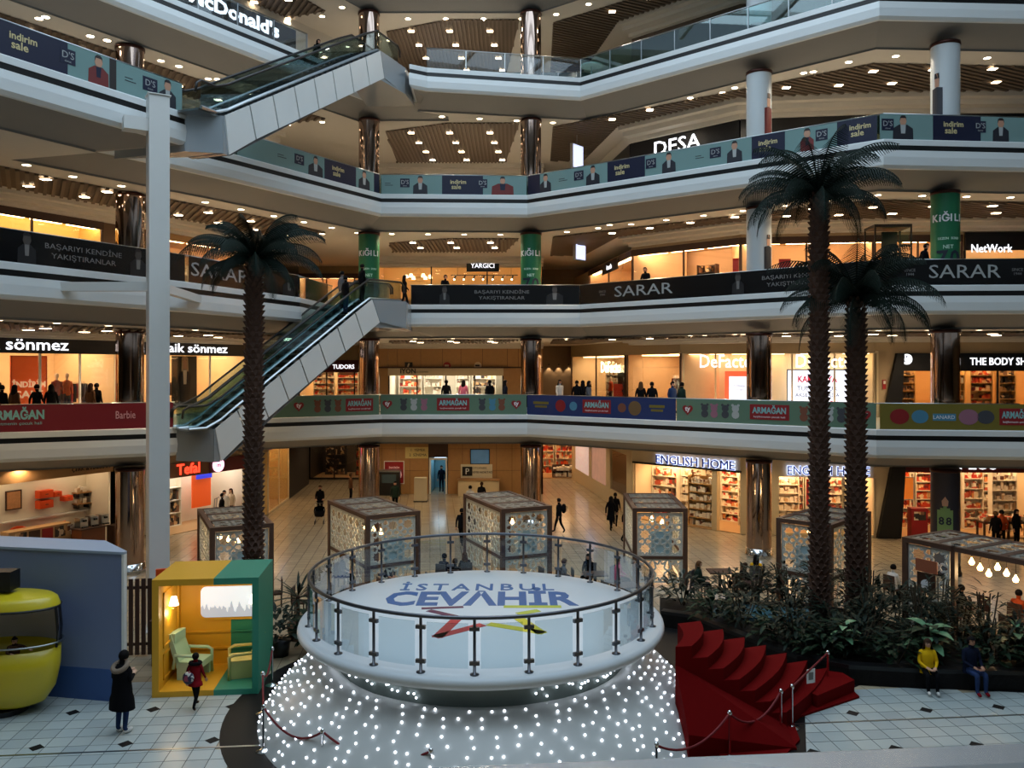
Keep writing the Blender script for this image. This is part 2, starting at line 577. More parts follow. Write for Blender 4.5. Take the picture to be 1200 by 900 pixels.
# slatted brown ceiling fields
def inside(poly, x, y):
    r = False
    for i in range(len(poly)):
        (x0, y0), (x1, y1) = poly[i], poly[i - 1]
        if (y0 > y) != (y1 > y) and x < (x1 - x0) * (y - y0) / (y1 - y0) + x0:
            r = not r
    return r
def slat_field(poly, z, ang, pitch, wid, name='ceiling_panel', label=None, lv=0):
    """brown backing polygon with raised slats cut to it"""
    root = struct(name, face(poly, z + 0.0, up=False), M_BROWN, label)
    # clip parallel strips to the polygon
    c, s = math.cos(ang), math.sin(ang)
    pts = [(x * c + y * s, -x * s + y * c) for x, y in poly]
    v0, v1 = min(p[1] for p in pts), max(p[1] for p in pts)
    mb = MB()
    v = v0 + pitch / 2
    while v < v1:
        xs = []
        for i in range(len(pts)):
            a, b = pts[i], pts[(i + 1) % len(pts)]
            if (a[1] - v) * (b[1] - v) < 0:
                xs.append(a[0] + (b[0] - a[0]) * (v - a[1]) / (b[1] - a[1]))
        xs.sort()
        for k in range(0, len(xs) - 1, 2):
            u0, u1 = xs[k], xs[k + 1]
            q = [(u0, v - wid / 2), (u1, v - wid / 2), (u1, v + wid / 2), (u0, v + wid / 2)]
            mb.prism([(u * c - w * s, u * s + w * c) for u, w in q], z - 0.07, z - 0.002)
        v += pitch
    o = mb.build('slat', M_SLAT, root)
    tag(o, kind='stuff')
    return root
PANELS = {}
CEILPOLY = {lv: outer(offset(EDGE[lv + 1], 1.9)) for lv in (1, 2, 3, 4)}
for lv in (1, 2, 3, 4):
    z = CEILZ[lv] - 0.02
    E = EDGE[lv + 1]
    PANELS[lv] = []
    yc0 = {1: 45.2, 2: 45.2, 3: 43.9, 4: 44.2}[lv]
    yc1 = {1: 50.5, 2: 50.5, 3: 52.4, 4: 53}[lv]
    cp = [(-6.9, yc0 + 1.6), (-3.4, yc0), (0.4, yc0), (-0.4, yc1), (-7.2, yc1)]
    PANELS[lv].append(cp)
    slat_field(cp, z, PI / 2, 0.22, 0.10, 'ceiling_panel_%d' % (lv * 3), 'brown slatted ceiling field over the centre of the %s' % LEVEL[lv])
    ia = [i for i, p in enumerate(E) if p[0] > 0][0]
    pr = offset(E, 3.15)[ia:]
    pr = [(2.2, 44.6)] + pr[1:]
    wr = offset(WR, -1.3)
    poly = pr + [(28, wr[-1][1]), wr[2], wr[1], wr[0], (4.4, 52.0), (2.4, 52.0)]
    slat_field(poly, z, math.atan2(-10, 13.2) + R(63), 0.30, 0.13, 'ceiling_panel_%d' % (lv * 3 + 1), 'brown slatted ceiling field along the right side of the %s' % LEVEL[lv])
    PANELS[lv].append(poly)
    El = {1: [(-19.5, 16.5), (-15, 24.5), (-8.25, 37.6)], 2: [(-20.4, 17.0), (-14.2, 29.2), (-9.0, 37.2)], 3: [(-20, 22.6), (-13.7, 32.2), (-10.0, 37.8)], 4: [(-20, 20), (-11.2, 33.8), (-9.4, 36.8)]}[lv]
    pl = offset(El, 3.0)
    wl = offset(WL, -1.3)
    poly = pl + [(-9.6, 43.2), (-12.6, 44.3), wl[1], (-26.0, 20.4)]
    PANELS[lv].append(poly)
    slat_field(poly, z, R(62) + R(58), 0.30, 0.13, 'ceiling_panel_%d' % (lv * 3 + 2), 'brown slatted ceiling field along the left side of the %s' % LEVEL[lv])
    # dropped bulkheads over the shop fronts
    drop = {1: 0.32, 2: 0.5, 3: 0.75, 4: 0.6}[lv]
    zc = CEILZ[lv]
    for k, W in enumerate((WL, [WC0, WC1], WR)):
        prof = [(-1.25, zc), (-1.25, zc - drop * 0.35), (-0.85, zc - drop * 0.35), (-0.85, zc - drop * 0.7), (-0.3, zc - drop * 0.7), (-0.3, zc - drop), (0.6, zc - drop)]
        struct('trim_bulkhead_%d' % (lv * 3 + k), sweep(W, prof), M_CREAM, 'stepped cream bulkhead over shop fronts of the %s' % LEVEL[lv])

# ------------------------------------------------------------------ downlights
dl_ring = MB().lathe([(0.125, -0.004), (0.18, -0.012), (0.19, 0.0)], 12).mesh('trim_ring', M_WHITE, True)
dl_lens = MB().lathe([(0.001, -0.006), (0.14, -0.006), (0.14, 0.0)], 12).mesh('lens', M_BULB)
dl_sq = MB().box(-0.16, 0.16, -0.13, 0.13, -0.012, 0.0).mesh('lens', M_BULB)
NDL = 0
DLS = {}
WARM = (1.0, 0.72, 0.42)
WARMS = {1: (1.0, 0.74, 0.46), 2: (1.0, 0.76, 0.50), 3: (1.0, 0.85, 0.66), 4: (1.0, 0.87, 0.70)}
def downlight(x, y, z, lv, where, spot=None, square=False):
    global NDL
    px, py = CX + F * x / y, HZ - F * (z - EYE) / y
    if not (-6 < px < 1206 and py > -4):
        return
    if not inside(CEILPOLY[lv], x, y):
        return
    if square and not any(inside(p, x, y) for p in PANELS[lv]):
        square, z = False, CEILZ[lv]
    t = thing('downlight', 'small warm recessed downlight in the %s of the %s' % (where, LEVEL[lv]), 'downlight', (x, y, z), 0, 'downlights in the %s of the %s' % (where, LEVEL[lv]))
    link('lens', dl_sq if square else dl_lens, t)
    if not square:
        link('trim_ring', dl_ring, t)
    NDL += 1
    DLS.setdefault((where, lv), []).append((px, t))
    if spot:
        ld = spot_data(spot, lv)
        l = bpy.data.objects.new('lamp', ld)
        COL.objects.link(l)
        l.parent = t
        l.location = (0, 0, -0.06)
SPOTS = {}
def spot_data(e, lv):
    key = (e, lv)
    if key not in SPOTS:
        ld = bpy.data.lights.new('lamp', 'SPOT')
        ld.energy = e
        ld.color = WARMS[lv]
        ld.spot_size = R(150)
        ld.spot_blend = 0.6
        ld.shadow_soft_size = 0.09
        SPOTS[key] = ld
    return SPOTS[key]

def walk(poly, step, start=0.5):
    out, carry = [], start
    for a, b in zip(poly, poly[1:]):
        L = math.hypot(b[0] - a[0], b[1] - a[1])
        s = carry
        while s < L:
            out.append(lerp2(a, b, s / L))
            s += step
        carry = s - L
    return out
for lv in (1, 2, 3, 4):
    zc = CEILZ[lv]
    E = EDGE[lv + 1]
    if lv == 3:
        E = [p for p in E if p not in ((-4.95, 42.0), (-4.9, 39.9), (-7.2, 42.0))]
    if lv == 1:
        E = [(-19.5, 16.5), (-15, 24.5), (-11.9, 30.6), (-6.2, 41.8)] + [p for p in E if p[0] > 0]
    if lv == 2:
        E = [p for p in E if p not in ((-11, 28.3), (-14, 22.9))]
    k = 0
    for x, y in walk(offset(E, 2.4), {1: 2.0, 2: 1.9, 3: 1.95, 4: 2.0}[lv]):
        k += 1
        downlight(x, y, zc, lv, 'cream border ceiling', spot=300 if k % 3 == 0 else None)
    for i, x in enumerate((-5.5, -3.4, -1.2)):
        for j in range(4 if lv > 2 else 2):
            downlight(x + 0.2 * j, (45.6 if lv > 2 else 46.4) + 2.0 * j, zc - 0.09, lv, 'centre slatted field', spot=380 if (i + j) % 2 == 0 else None, square=True)
    for side, W in (('right', WR), ('left', WL)):
        k = 0
        for d in (-2.6, -4.3):
            for x, y in walk(offset(W, d), 2.3 if d == -2.6 else 2.5, 0.6 if d == -2.6 else 1.7):
                k += 1
                downlight(x, y, zc - 0.09, lv, '%s slatted field' % side, spot=360 if k % 4 == 0 else None, square=True)

for (where, lv), items in DLS.items():
    items.sort(key=lambda q: q[0])
    for n, (px, t) in enumerate(items):
        t['label'] = '%s warm downlight from the left in the %s of the %s' % (ORDW[n], where, LEVEL[lv])

# ------------------------------------------------------------------ round columns
COLS = [(-7.42, 43.4, 'left of the centre wall'), (0.98, 43.4, 'right of the centre wall'), (10.75, 36.4, 'left of the tall palms'), (17.2, 33.2, 'rightmost in the row'), (-15.35, 33.6, 'behind the white steel post')]
M_GREEN = mat('green_wrap', (18, 104, 66), 0.45)
M_COLWHITE = mat('white_wrap', (196, 202, 204), 0.4)
def column(x, y, z0, z1, lv, where):
    if lv == 2 and where[:4] in ('left', 'righ') and x != 10.75:
        look, m = 'round column in a green printed wrap', M_GREEN
    elif x == 10.75 and lv >= 2:
        look, m = 'round column in a pale printed wrap', M_COLWHITE
    elif x == 17.2 and lv == 3:
        look, m = 'round column in a pale printed wrap', M_COLWHITE
    elif x == 17.2 and lv == 0:
        look, m = 'round column in a dark sports poster wrap', mat('dark_wrap', (40, 36, 48), 0.5)
    else:
        look, m = 'mirror-clad round column', M_COLUMN
    t = thing('column', '%s on the %s, %s' % (look, LEVEL[lv], where), 'column', (x, y, z0), 0, 'columns of the %s' % LEVEL[lv])
    MB().lathe([(0.53, 0.35), (0.53, z1 - z0 - 0.16)], 40).build('shaft', m, t, True)
    MB().lathe([(0.0, 0.0), (0.60, 0.0), (0.60, 0.10), (0.56, 0.14), (0.56, 0.35), (0.53, 0.36)], 40).build('base', M_CHROME if m is M_COLUMN else M_BLACK, t, True)
    MB().lathe([(0.53, z1 - z0 - 0.16), (0.565, z1 - z0 - 0.15), (0.565, z1 - z0 - 0.03), (0.0, z1 - z0 - 0.03)], 40).build('collar', mat('dark_bronze', (70, 42, 36), 0.3, 0.8), t, True)
    return t
COLUMN = {}
for lv in range(0, 5):
    for k, (x, y, wh) in enumerate(COLS):
        z1 = CEILZ[lv]
        py = HZ - F * (z1 - EYE) / y
        py2 = HZ - F * (FLOORZ[lv] - EYE) / y
        if py2 < 0: continue
        COLUMN[lv, k] = column(x, y, FLOORZ[lv], z1, lv, wh)

# ------------------------------------------------------------------ shops
M_SHOPWALL = mat('warm_shop_wall', (236, 214, 180), 0.7)
M_SHOPWHITE = mat('white_shop_wall', (240, 232, 215), 0.7)
M_SHOPFLOOR = mat('shop_floor', (196, 158, 112), 0.3, var=0.08)
M_SHOPDARK = mat('dark_shop_wall', (50, 44, 40), 0.6)
M_PANEL_W = mat('warm_light_panel', (255, 214, 160), 0.5, emit=7.0)
M_PANEL_C = mat('cool_light_panel', (255, 244, 228), 0.5, emit=6.0)
M_PANEL_D = mat('dim_light_panel', (255, 205, 150), 0.5, emit=2.2)
M_CREAMPANEL = mat('cream_facade', (214, 196, 160), 0.5, var=0.04)
M_MAROON = mat('maroon_band', (84, 12, 18), 0.45)
M_NAVYSIGN = mat('blue_lit_letter', (30, 48, 120), 0.5, emit=0.25)
M_HALO = mat('blue_white_halo', (190, 205, 255), 0.5, emit=2.2)
M_ORANGE = mat('orange_lacquer', (232, 84, 28), 0.4)
M_REDLIT = mat('red_lit_letter', (255, 60, 36), 0.5, emit=2.5)
M_ORANGEPOSTER = mat('orange_poster', (235, 92, 32), 0.5, emit=0.25)
M_REDPOSTER = mat('red_poster', (150, 22, 28), 0.5)
M_DARKWOOD = mat('dark_wood', (64, 40, 28), 0.5, var=0.15, vscale=6)
M_GOODS = ramp_mat("mixed_goods", [(0.0, (190, 84, 60)), (0.2, (238, 226, 205)), (0.5, (110, 84, 70)), (0.62, (215, 150, 90)), (0.75, (245, 236, 222)), (0.92, (200, 56, 46))], 5.0)
M_GOODSW = ramp_mat('white_goods', [(0.0, (230, 222, 205)), (0.35, (245, 240, 230)), (0.6, (190, 160, 125)), (0.75, (235, 228, 215)), (0.9, (110, 70, 55))], 5.0)
M_GOODSR = ramp_mat('red_goods', [(0.0, (200, 60, 30)), (0.3, (235, 190, 140)), (0.5, (215, 95, 40)), (0.7, (250, 225, 190)), (0.85, (120, 30, 30))], 5.0)
M_GOODSD = ramp_mat("dark_goods", [(0.0, (44, 38, 36)), (0.35, (130, 92, 66)), (0.55, (60, 50, 48)), (0.7, (205, 168, 120)), (0.88, (225, 205, 175))], 5.0)

class Face:
    """a shop-front line p0->p1 (left to right from the hall) with its floor height"""
    def __init__(s, p0, p1, z0):
        s.p0, s.p1, s.z0 = p0, p1, z0
        s.loc, s.rz, s.L = frame(p0, p1, z0)
        s.d = ((p1[0] - p0[0]) / s.L, (p1[1] - p0[1]) / s.L)
    def X(s, px):
        k = (px - CX) / F
        return (k * s.p0[1] - s.p0[0]) / (s.d[0] - k * s.d[1])
    def Y(s, px):
        return s.p0[1] + s.d[1] * s.X(px)
    def Z(s, px, py):
        return EYE - (py - HZ) / F * s.Y(px) - s.z0
    def W(s, x, y=0.0, z=0.0):
        """local -> world"""
        return Vector((s.p0[0] + s.d[0] * x - s.d[1] * y, s.p0[1] + s.d[1] * x + s.d[0] * y, s.z0 + z))
    def root(s, name, label, cat, x=0.0, y=0.0, z=0.0, group=None, kind=None, rot=0.0):
        return thing(name, label, cat, s.W(x, y, z), s.rz + rot, group, kind)

def wallseg(f, x0, x1, z0, z1, m, name, label=None, y=0.0, th=0.15):
    o = MB().box(x0, x1, y, y + th, z0, z1).build(name, m, None, loc=f.loc, rz=f.rz)
    o['kind'] = 'structure'
    if label: o['label'] = label
    return o

def goods_row(mb, x0, x1, y0, y1, z, hmax, rnd, dens=1.0):
    x = x0
    while x < x1 - 0.05:
        w = rnd.uniform(0.10, 0.26)
        if rnd.random() < dens:
            h = hmax * rnd.uniform(0.45, 0.95)
            d = rnd.uniform(0.0, 0.08)
            mb.box(x, min(x1, x + w * 0.88), y0 + d, y1, z, z + h)
        x += w
def shelf_unit(f, x0, x1, y, z, H, n, label, goods=M_GOODS, frame_m=M_SHOPWHITE, depth=0.4, group=None, cat='shelf', name='shelf_unit', seed=0, dens=0.9, rot=0.0):
    rnd = random.Random(seed + int(x0 * 31) + n)
    t = f.root(name, label, cat, x0, y, z, group, rot=rot)
    w = x1 - x0
    MB().box(0, w, depth - 0.03, depth, 0, H).build('back_panel', frame_m, t)
    for xx in (0, w - 0.04):
        MB().box(xx, xx + 0.04, 0, depth - 0.03, 0, H).build('side_panel', frame_m, t)
    for k in range(n):
        zz = H * k / n + 0.03
        MB().box(0.04, w - 0.04, 0.0, depth - 0.03, zz, zz + 0.03).build('shelf_board', frame_m, t)
        g = MB()
        goods_row(g, 0.06, w - 0.06, 0.04, depth - 0.05, zz + 0.03, H / n - 0.07, rnd, dens)
        if g.v:
            tag(g.build('goods', goods, t), kind='stuff')
    return t

SHOPN = 0
def shop(f, x0, x1, H, depth, label, wall=M_SHOPWALL, floor_m=M_SHOPFLOOR, light=M_PANEL_W, bays=3, band=None, glassy=True, mull=M_BLACK, lights=3, sill=None, backwall=None):
    """one shop unit: room, light panels, glazed bays between mullions and a sign band. band=(height, material)"""
    t = f.root('shop', label, 'shop', x0)
    w = x1 - x0
    MB().box(0, w, depth, depth + 0.12, 0, H).build('back_wall', backwall or wall, t)
    for xx in (0.0, w - 0.08):
        MB().box(xx, xx + 0.08, 0.1, depth, 0, H).build('side_wall', wall, t)
    MB().box(0.08, w - 0.08, 0.05, depth, 0.0, 0.02).build('shop_floor', floor_m, t)
    MB().box(0, w, 0.02, depth, H, H + 0.06).build('shop_ceiling', wall, t)
    if f.z0 > 8 and not band:
        MB().box(0, w, -0.05, 0.02, H - 0.34, H).build('header', mull, t)
    for k in range(lights):
        if f.z0 > 8:
            a, b = w * k / lights + 0.15, w * (k + 1) / lights - 0.15
            MB().box(a, b, 0.25, 0.45, H - 0.30, H - 0.02).build('light_panel', mat('front_strip_light', (255, 206, 150), 0.5, emit=16.0) if light is M_PANEL_W else light, t)
            continue
        xc = w * (k + 0.5) / lights
        MB().box(xc - w / lights * 0.3, xc + w / lights * 0.3, depth * 0.2, depth * 0.75, H - 0.06, H - 0.01).build('light_panel', light, t)
    bh = band[0] if band else 0.0
    bt = None
    if band:
        bt = MB().box(0, w, -0.12, 0.02, H - bh, H).build('sign_band', band[1], t)
    if glassy:
        for k in range(bays):
            a, b = w * k / bays + 0.04, w * (k + 1) / bays - 0.04
            MB().box(a, b, 0.03, 0.045, 0.12, H - bh).build('glass_pane', M_SHOPGLASS, t)
        for k in range(bays + 1):
            xx = min(max(w * k / bays, 0.04), w - 0.04)
            MB().box(xx - 0.04, xx + 0.04, 0.0, 0.08, 0.0, H - bh).build('mullion', mull, t)
        MB().box(0, w, 0.0, 0.1, 0.0, 0.12).build('plinth', sill or mull, t)
    return t, bt, w

def poster(f, x0, x1, z0, z1, y, m, label, name='poster', cat='poster', frame_m=None, group=None):
    t = f.root(name, label, cat, x0, y, z0, group)
    w, h = x1 - x0, z1 - z0
    MB().box(0, w, -0.02, 0.02, 0, h).build('sheet', m, t)
    if frame_m:
        b = 0.05
        MB().box(-b, w + b, -0.03, 0.03, -b, 0).build('frame_rail', frame_m, t)
        MB().box(-b, w + b, -0.03, 0.03, h, h + b).build('frame_rail', frame_m, t)
        MB().box(-b, 0, -0.03, 0.03, 0, h).build('frame_rail', frame_m, t)
        MB().box(w, w + b, -0.03, 0.03, 0, h).build('frame_rail', frame_m, t)
    return t, w, h

# ---------- left block
fL = {k: Face(WL[1], WL[2], FLOORZ[k]) for k in range(5)}
H0 = CEILZ[0]
f = fL[0]
# open kitchenware shop with orange chairs
xk = f.X(131)
t, bt, w = shop(f, 0.2, xk, H0 - 0.1, 1.7, 'bright cream kitchen shop with orange cabinets and chairs', wall=M_SHOPWHITE, bays=2, glassy=False, band=(0.62, mat('tan_band', (182, 138, 88), 0.5)), lights=4, light=mat('soft_light_panel', (255, 226, 184), 0.5, emit=3.2))
text('ÇERK & HARRAN', bt, mat('dark_letter', (40, 28, 22), 0.5), 0.24, (f.X(105) - 0.2, -0.135, H0 - 0.45))
g = Face(f.W(0.2, 1.68), f.W(xk, 1.68), 0.0)        # its back wall
def wallbox(px0, px1, py0, py1, m, name, label, cat, d=0.35, parts=None):
    x0, x1 = g.X(px0), g.X(px1)
    z0, z1 = g.Z(px0, py1), g.Z(px0, py0)
    t = g.root(name, label, cat, x0, -d, z0)
    MB().box(0, x1 - x0, 0, d, 0, z1 - z0).build('body', m, t)
    return t, x1 - x0, z1 - z0
for (a, b, c, e, lb) in ((41, 57, 575, 584, 'large orange wall cabinet, upper of the two stacked'), (41, 57, 587, 596, 'large orange wall cabinet, lower of the two stacked'), (58, 67, 576, 582, 'small orange wall cabinet beside the stacked pair'), (70, 80, 581, 587, 'small orange wall cabinet farthest from the stacked pair')):
    t, w, h = wallbox(a, b, c, e, M_ORANGE, 'wall_cabinet', lb, 'cabinet')
    MB().box(0.03, w - 0.03, -0.02, 0, 0.03, h - 0.03).build('door', M_ORANGE, t)
    MB().box(w * 0.4, w * 0.6, -0.04, -0.02, h * 0.46, h * 0.54).build('handle', M_DARKWOOD, t)
t, w, h = poster(g, g.X(7), g.X(23), g.Z(7, 597), g.Z(7, 577), -0.05, mat('sepia_print', (190, 140, 96), 0.5, var=0.3, vscale=8), 'framed sepia print hanging on the kitchen shop wall', 'framed_print', 'picture', M_DARKWOOD)
for py, lb in ((577, 'upper wooden wall shelf with black brackets'), (590, 'lower wooden wall shelf with black brackets')):
    x0, x1, z0 = g.X(84), g.X(101), g.Z(94, py)
    t = g.root('wall_shelf', lb, 'shelf', x0, -0.4, z0)
    MB().box(0, x1 - x0, 0, 0.4, 0, 0.05).build('shelf_board', M_WOOD, t)
    for xx in (0.08, x1 - x0 - 0.14):
        MB().box(xx, xx + 0.06, 0.05, 0.4, -0.18, 0.0).build('bracket', M_BLACK, t)
    gm = MB()
    goods_row(gm, 0.1, x1 - x0 - 0.1, 0.1, 0.35, 0.05, 0.3, random.Random(4), 0.8)
    tag(gm.build('goods', M_GOODSW, t), kind='stuff')
o = MB().box(0, g.X(103) - g.X(0), -0.25, 0.0, 0, 0.06).build('wall_ledge', M_WHITE, None, loc=g.W(g.X(0), 0, g.Z(60, 604)), rz=g.rz)
tag(o, 'long white ledge along the kitchen shop wall', 'ledge')
def armchair(loc, rz, label):
    t = thing('armchair', label, 'chair', loc, rz)
    MB().box(-0.36, 0.36, -0.34, 0.3, 0.30, 0.46).build('seat', M_ORANGE, t)
    sh = MB()
    for k in range(9):
        a0, a1 = R(-20 + 220 * k / 9.0), R(-20 + 220 * (k + 1) / 9.0)
        hh = lambda a: 0.62 + 0.28 * max(0, math.sin(a))
        p = [(0.44 * math.cos(a0), 0.42 * math.sin(a0)), (0.44 * math.cos(a1), 0.42 * math.sin(a1)), (0.36 * math.cos(a1), 0.34 * math.sin(a1)), (0.36 * math.cos(a0), 0.34 * math.sin(a0))]
        sh.add([(x, y, 0.3) for x, y in p] + [(p[0][0], p[0][1], hh(a0)), (p[1][0], p[1][1], hh(a1)), (p[2][0], p[2][1], hh(a1)), (p[3][0], p[3][1], hh(a0))],
               [(0, 1, 5, 4), (2, 3, 7, 6), (4, 5, 6, 7), (3, 2, 1, 0), (1, 2, 6, 5), (3, 0, 4, 7)])
    sh.build('backrest', M_ORANGE, t)
    for sx in (-0.28, 0.28):
        for sy in (-0.26, 0.24):
            MB().tube([(sx, sy, 0.3), (sx * 1.2, sy * 1.2, 0)], 0.02, 6).build('leg', M_DARKWOOD, t)
# everything in this room stands on a raised window platform so that it shows above the pavilion
plat = MB().box(0.3, xk - 0.3, 0.55, 1.65, 0, 0.55).build('display_platform', M_SHOPWHITE, None, loc=f.loc, rz=f.rz)
tag(plat, 'low white display platform inside the kitchen shop', 'platform')
p = f.W(f.X(38), 1.05, 0.55); armchair(p, R(20), 'orange tub armchair, nearer the framed print')
p = f.W(f.X(82), 1.05, 0.55); armchair(p, R(-75), 'orange tub armchair, nearer the brown counter')
x0, x1 = f.X(7), f.X(80)
t = f.root('counter', 'tan counter faced with a row of square food pictures', 'counter', x0, -0.2, 0)
MB().box(0, x1 - x0, 0, 0.6, 0, f.Z(7, 624)).build('body', mat('tan_counter', (190, 150, 105), 0.5), t)
hh = f.Z(7, 624)
for k in range(6):
    MB().box(0.25 + k * 0.56, 0.72 + k * 0.56, -0.02, 0, hh - 0.52, hh - 0.08).build('picture_tile', [M_GOODSD, M_DARKWOOD, M_REDPOSTER][k % 3] if k < 4 else M_GOODSW, t)
x0, x1 = f.X(80), f.X(108)
t = f.root('counter', 'dark brown counter with coffee machines beside the kitchen shop', 'counter', x0, -0.9, 0)
hh = f.Z(90, 618)
MB().box(0, x1 - x0, 0, 0.9, 0, hh).build('body', mat('red_brown_wood', (110, 62, 34), 0.45, var=0.12), t)
MB().box(-0.05, x1 - x0 + 0.05, -0.05, 0.95, hh, hh + 0.05).build('top', M_DARKWOOD, t)
for k in range(3):
    e = f.root('coffee_machine', ['steel coffee machine at the open end of the brown counter', 'steel coffee machine in the middle of the brown counter', 'steel coffee machine at the wall end of the brown counter'][k], 'coffee machine', x0 + 0.15 + k * 0.5, -0.6, hh + 0.05)
    MB().box(0, 0.36, 0, 0.4, 0, 0.42).build('body', M_STEEL, e)
    MB().box(0.05, 0.31, -0.12, 0, 0.0, 0.05).build('drip_tray', M_BLACK, e)
    MB().box(0.12, 0.24, -0.1, 0, 0.26, 0.34).build('spout', M_BLACK, e)
o = MB().box(0, 0.7, 0, 0.5, 0, 1.15).build('bin', M_DARKWOOD, None, loc=f.W(f.X(120), -0.8, 0), rz=f.rz)
tag(o, 'dark slatted wooden bin between counter and mirrored column', 'bin')

# kitchenware shop with red lit sign
xa, xb = f.X(190), f.X(287)
t, bt, w = shop(f, xa, xb, 3.5, 2.4, 'cookware shop with a red lit sign on a brown band', wall=M_SHOPWHITE, light=M_PANEL_C, bays=3, glassy=False, band=(0.72, mat('brown_band', (120, 84, 60), 0.5)))
text('Tefal', bt, M_REDLIT, 0.72, (f.X(219) - xa, -0.14, 3.14), bold=0.015)
wallseg(f, xa, f.L, 3.5, H0, M_WALL, 'wall_left_1', 'wall above the cookware shop')
xm = f.X(243) - xa
MB().box(xm, w + 0.02, -0.16, -0.12, 2.78, 3.5).build('red_band', M_MAROON, t)
lg = MB().lathe([(0.001, 0), (0.36, 0), (0.36, 0.05), (0.001, 0.05)], 24).xform(Matrix.Rotation(R(90), 4, 'X')).build('round_logo', mat('pink_lit', (255, 190, 215), 0.5, emit=2.0), t, loc=(f.X(253) - xa, -0.16, 3.16))
text('m', lg, M_REDPOSTER, 0.34, (0, -0.06, 0))
shelf_unit(f, f.X(205), f.X(240), 1.7, 0, 2.6, 4, 'tall white shelf of dark kettles in the cookware shop', M_GOODSD, dens=0.45, seed=3)
shelf_unit(f, f.X(190) + 0.1, f.X(202), 1.2, 0, 2.4, 3, 'white shelf of black appliances at the cookware shop edge', M_GOODSD, dens=0.7, seed=5)
poster(f, f.X(250), f.X(272), 0.8, 2.6, 1.6, M_ORANGEPOSTER, 'plain orange display panel in the cookware shop', 'display_board', 'board')
t, w, h = poster(f, f.X(253), f.X(271), 2.3, 2.7, 1.45, mat('blue_sign', (40, 52, 190), 0.5, emit=0.8), 'small blue lit sign over the orange display panel', 'hanging_sign', 'sign')
for k in range(4):
    o = MB().lathe([(0.001, 0), (0.16, 0), (0.2, 0.5), (0.17, 0.75), (0.001, 0.8)], 12).build('vacuum_cleaner', M_BLACK, None, True, loc=f.W(f.X(262 + k * 5), 0.7 + 0.15 * (k % 2), 0.0))
    MB().tube([(0, 0, 0.78), (0, 0.1, 1.25), (0.12, 0.1, 1.3)], 0.03, 6).build('handle', M_STEEL, o)
    tag(o, 'black upright appliance in the cookware shop doorway, %s from the orange panel' % ['first', 'second', 'third', 'fourth'][k], 'appliance', 'appliances in the cookware doorway')
# flank of the left block along the corridor
fc = Face((-13.5, 46.4), (-14.3, 59.5), 0.0)
t, bt, w = shop(fc, 0.0, fc.X(339), H0 - 0.1, 1.6, 'narrow yellow-lit shop window turned to the corridor', wall=mat('yellow_wall', (226, 190, 120), 0.6), bays=2, band=(0.5, mat('purple_band', (120, 40, 90), 0.5, emit=0.3)), mull=M_CREAMPANEL, lights=2)
text('MİNİSO', bt, M_LIT, 0.42, (w * 0.5, -0.14, H0 - 0.35))
wallseg(fc, fc.X(339), fc.X(362), 0, H0, M_DARKWALL, 'wall_corridor_1', 'dark corridor wall')
fe = Face((-14.8, 61.0), (-9.3, 61.0), 0.0)
t, bt, w = shop(fe, 0.0, fe.L, H0, 4.0, 'dim dark-fronted shop at the end of the left corridor', wall=M_SHOPDARK, light=M_PANEL_D, bays=3, band=(0.4, M_BLACK))
shelf_unit(fe, 0.6, 2.2, 2.5, 0, 2.2, 3, 'dark shelf of goods deep in the left corridor shop', M_GOODSD, M_SHOPDARK, seed=11)
shelf_unit(fe, 3.0, 5.0, 2.0, 0, 2.6, 4, 'orange-lit shelf of goods deep in the left corridor shop', M_GOODSR, M_SHOPDARK, seed=12)
wallseg(Face((-9.5, 54.0), (-9.5, 61.0), 0), 0, 7.0, 0, H0, M_WOOD, 'wall_corridor_2', 'wood corridor wall', th=-0.15)

# ---------- centre wall, ground floor: wood panels
fC = {k: Face(WC0, WC1, FLOORZ[k]) for k in range(5)}
f = fC[0]
wallseg(f, 0, f.X(502.6), 0, H0, M_DARKWOOD, 'wall_centre_1', 'backing of the wood-panelled centre wall', 0.04)
wc = wallseg(f, f.X(524.4), f.L, 0, H0, M_DARKWOOD, 'wall_centre_2', 'backing of the wood-panelled centre wall', 0.04)
wallseg(f, f.X(502.6), f.X(524.4), f.Z(504, 536), H0, M_DARKWOOD, 'wall_centre_3', 'backing over the doorway', 0.04)
xd0, xd1, zd = f.X(503), f.X(524), f.Z(504, 539)
xs = [0.0, 1.1, 2.0, 2.9, xd0 - 0.05, None, xd1 + 0.05, 6.3, 7.4, 8.5, 9.5, 10.4, f.L]
for r_, (z0, z1) in enumerate(((0.0, 1.5), (1.52, 2.9), (2.92, H0))):
    for a, b in zip(xs, xs[1:]):
        if a is None or b is None:
            continue
        MB().box(a + 0.01 - xd1 * 0, b - 0.01, 0.0, 0.04, z0, z1).build('wall_panel', M_WOOD, wc)
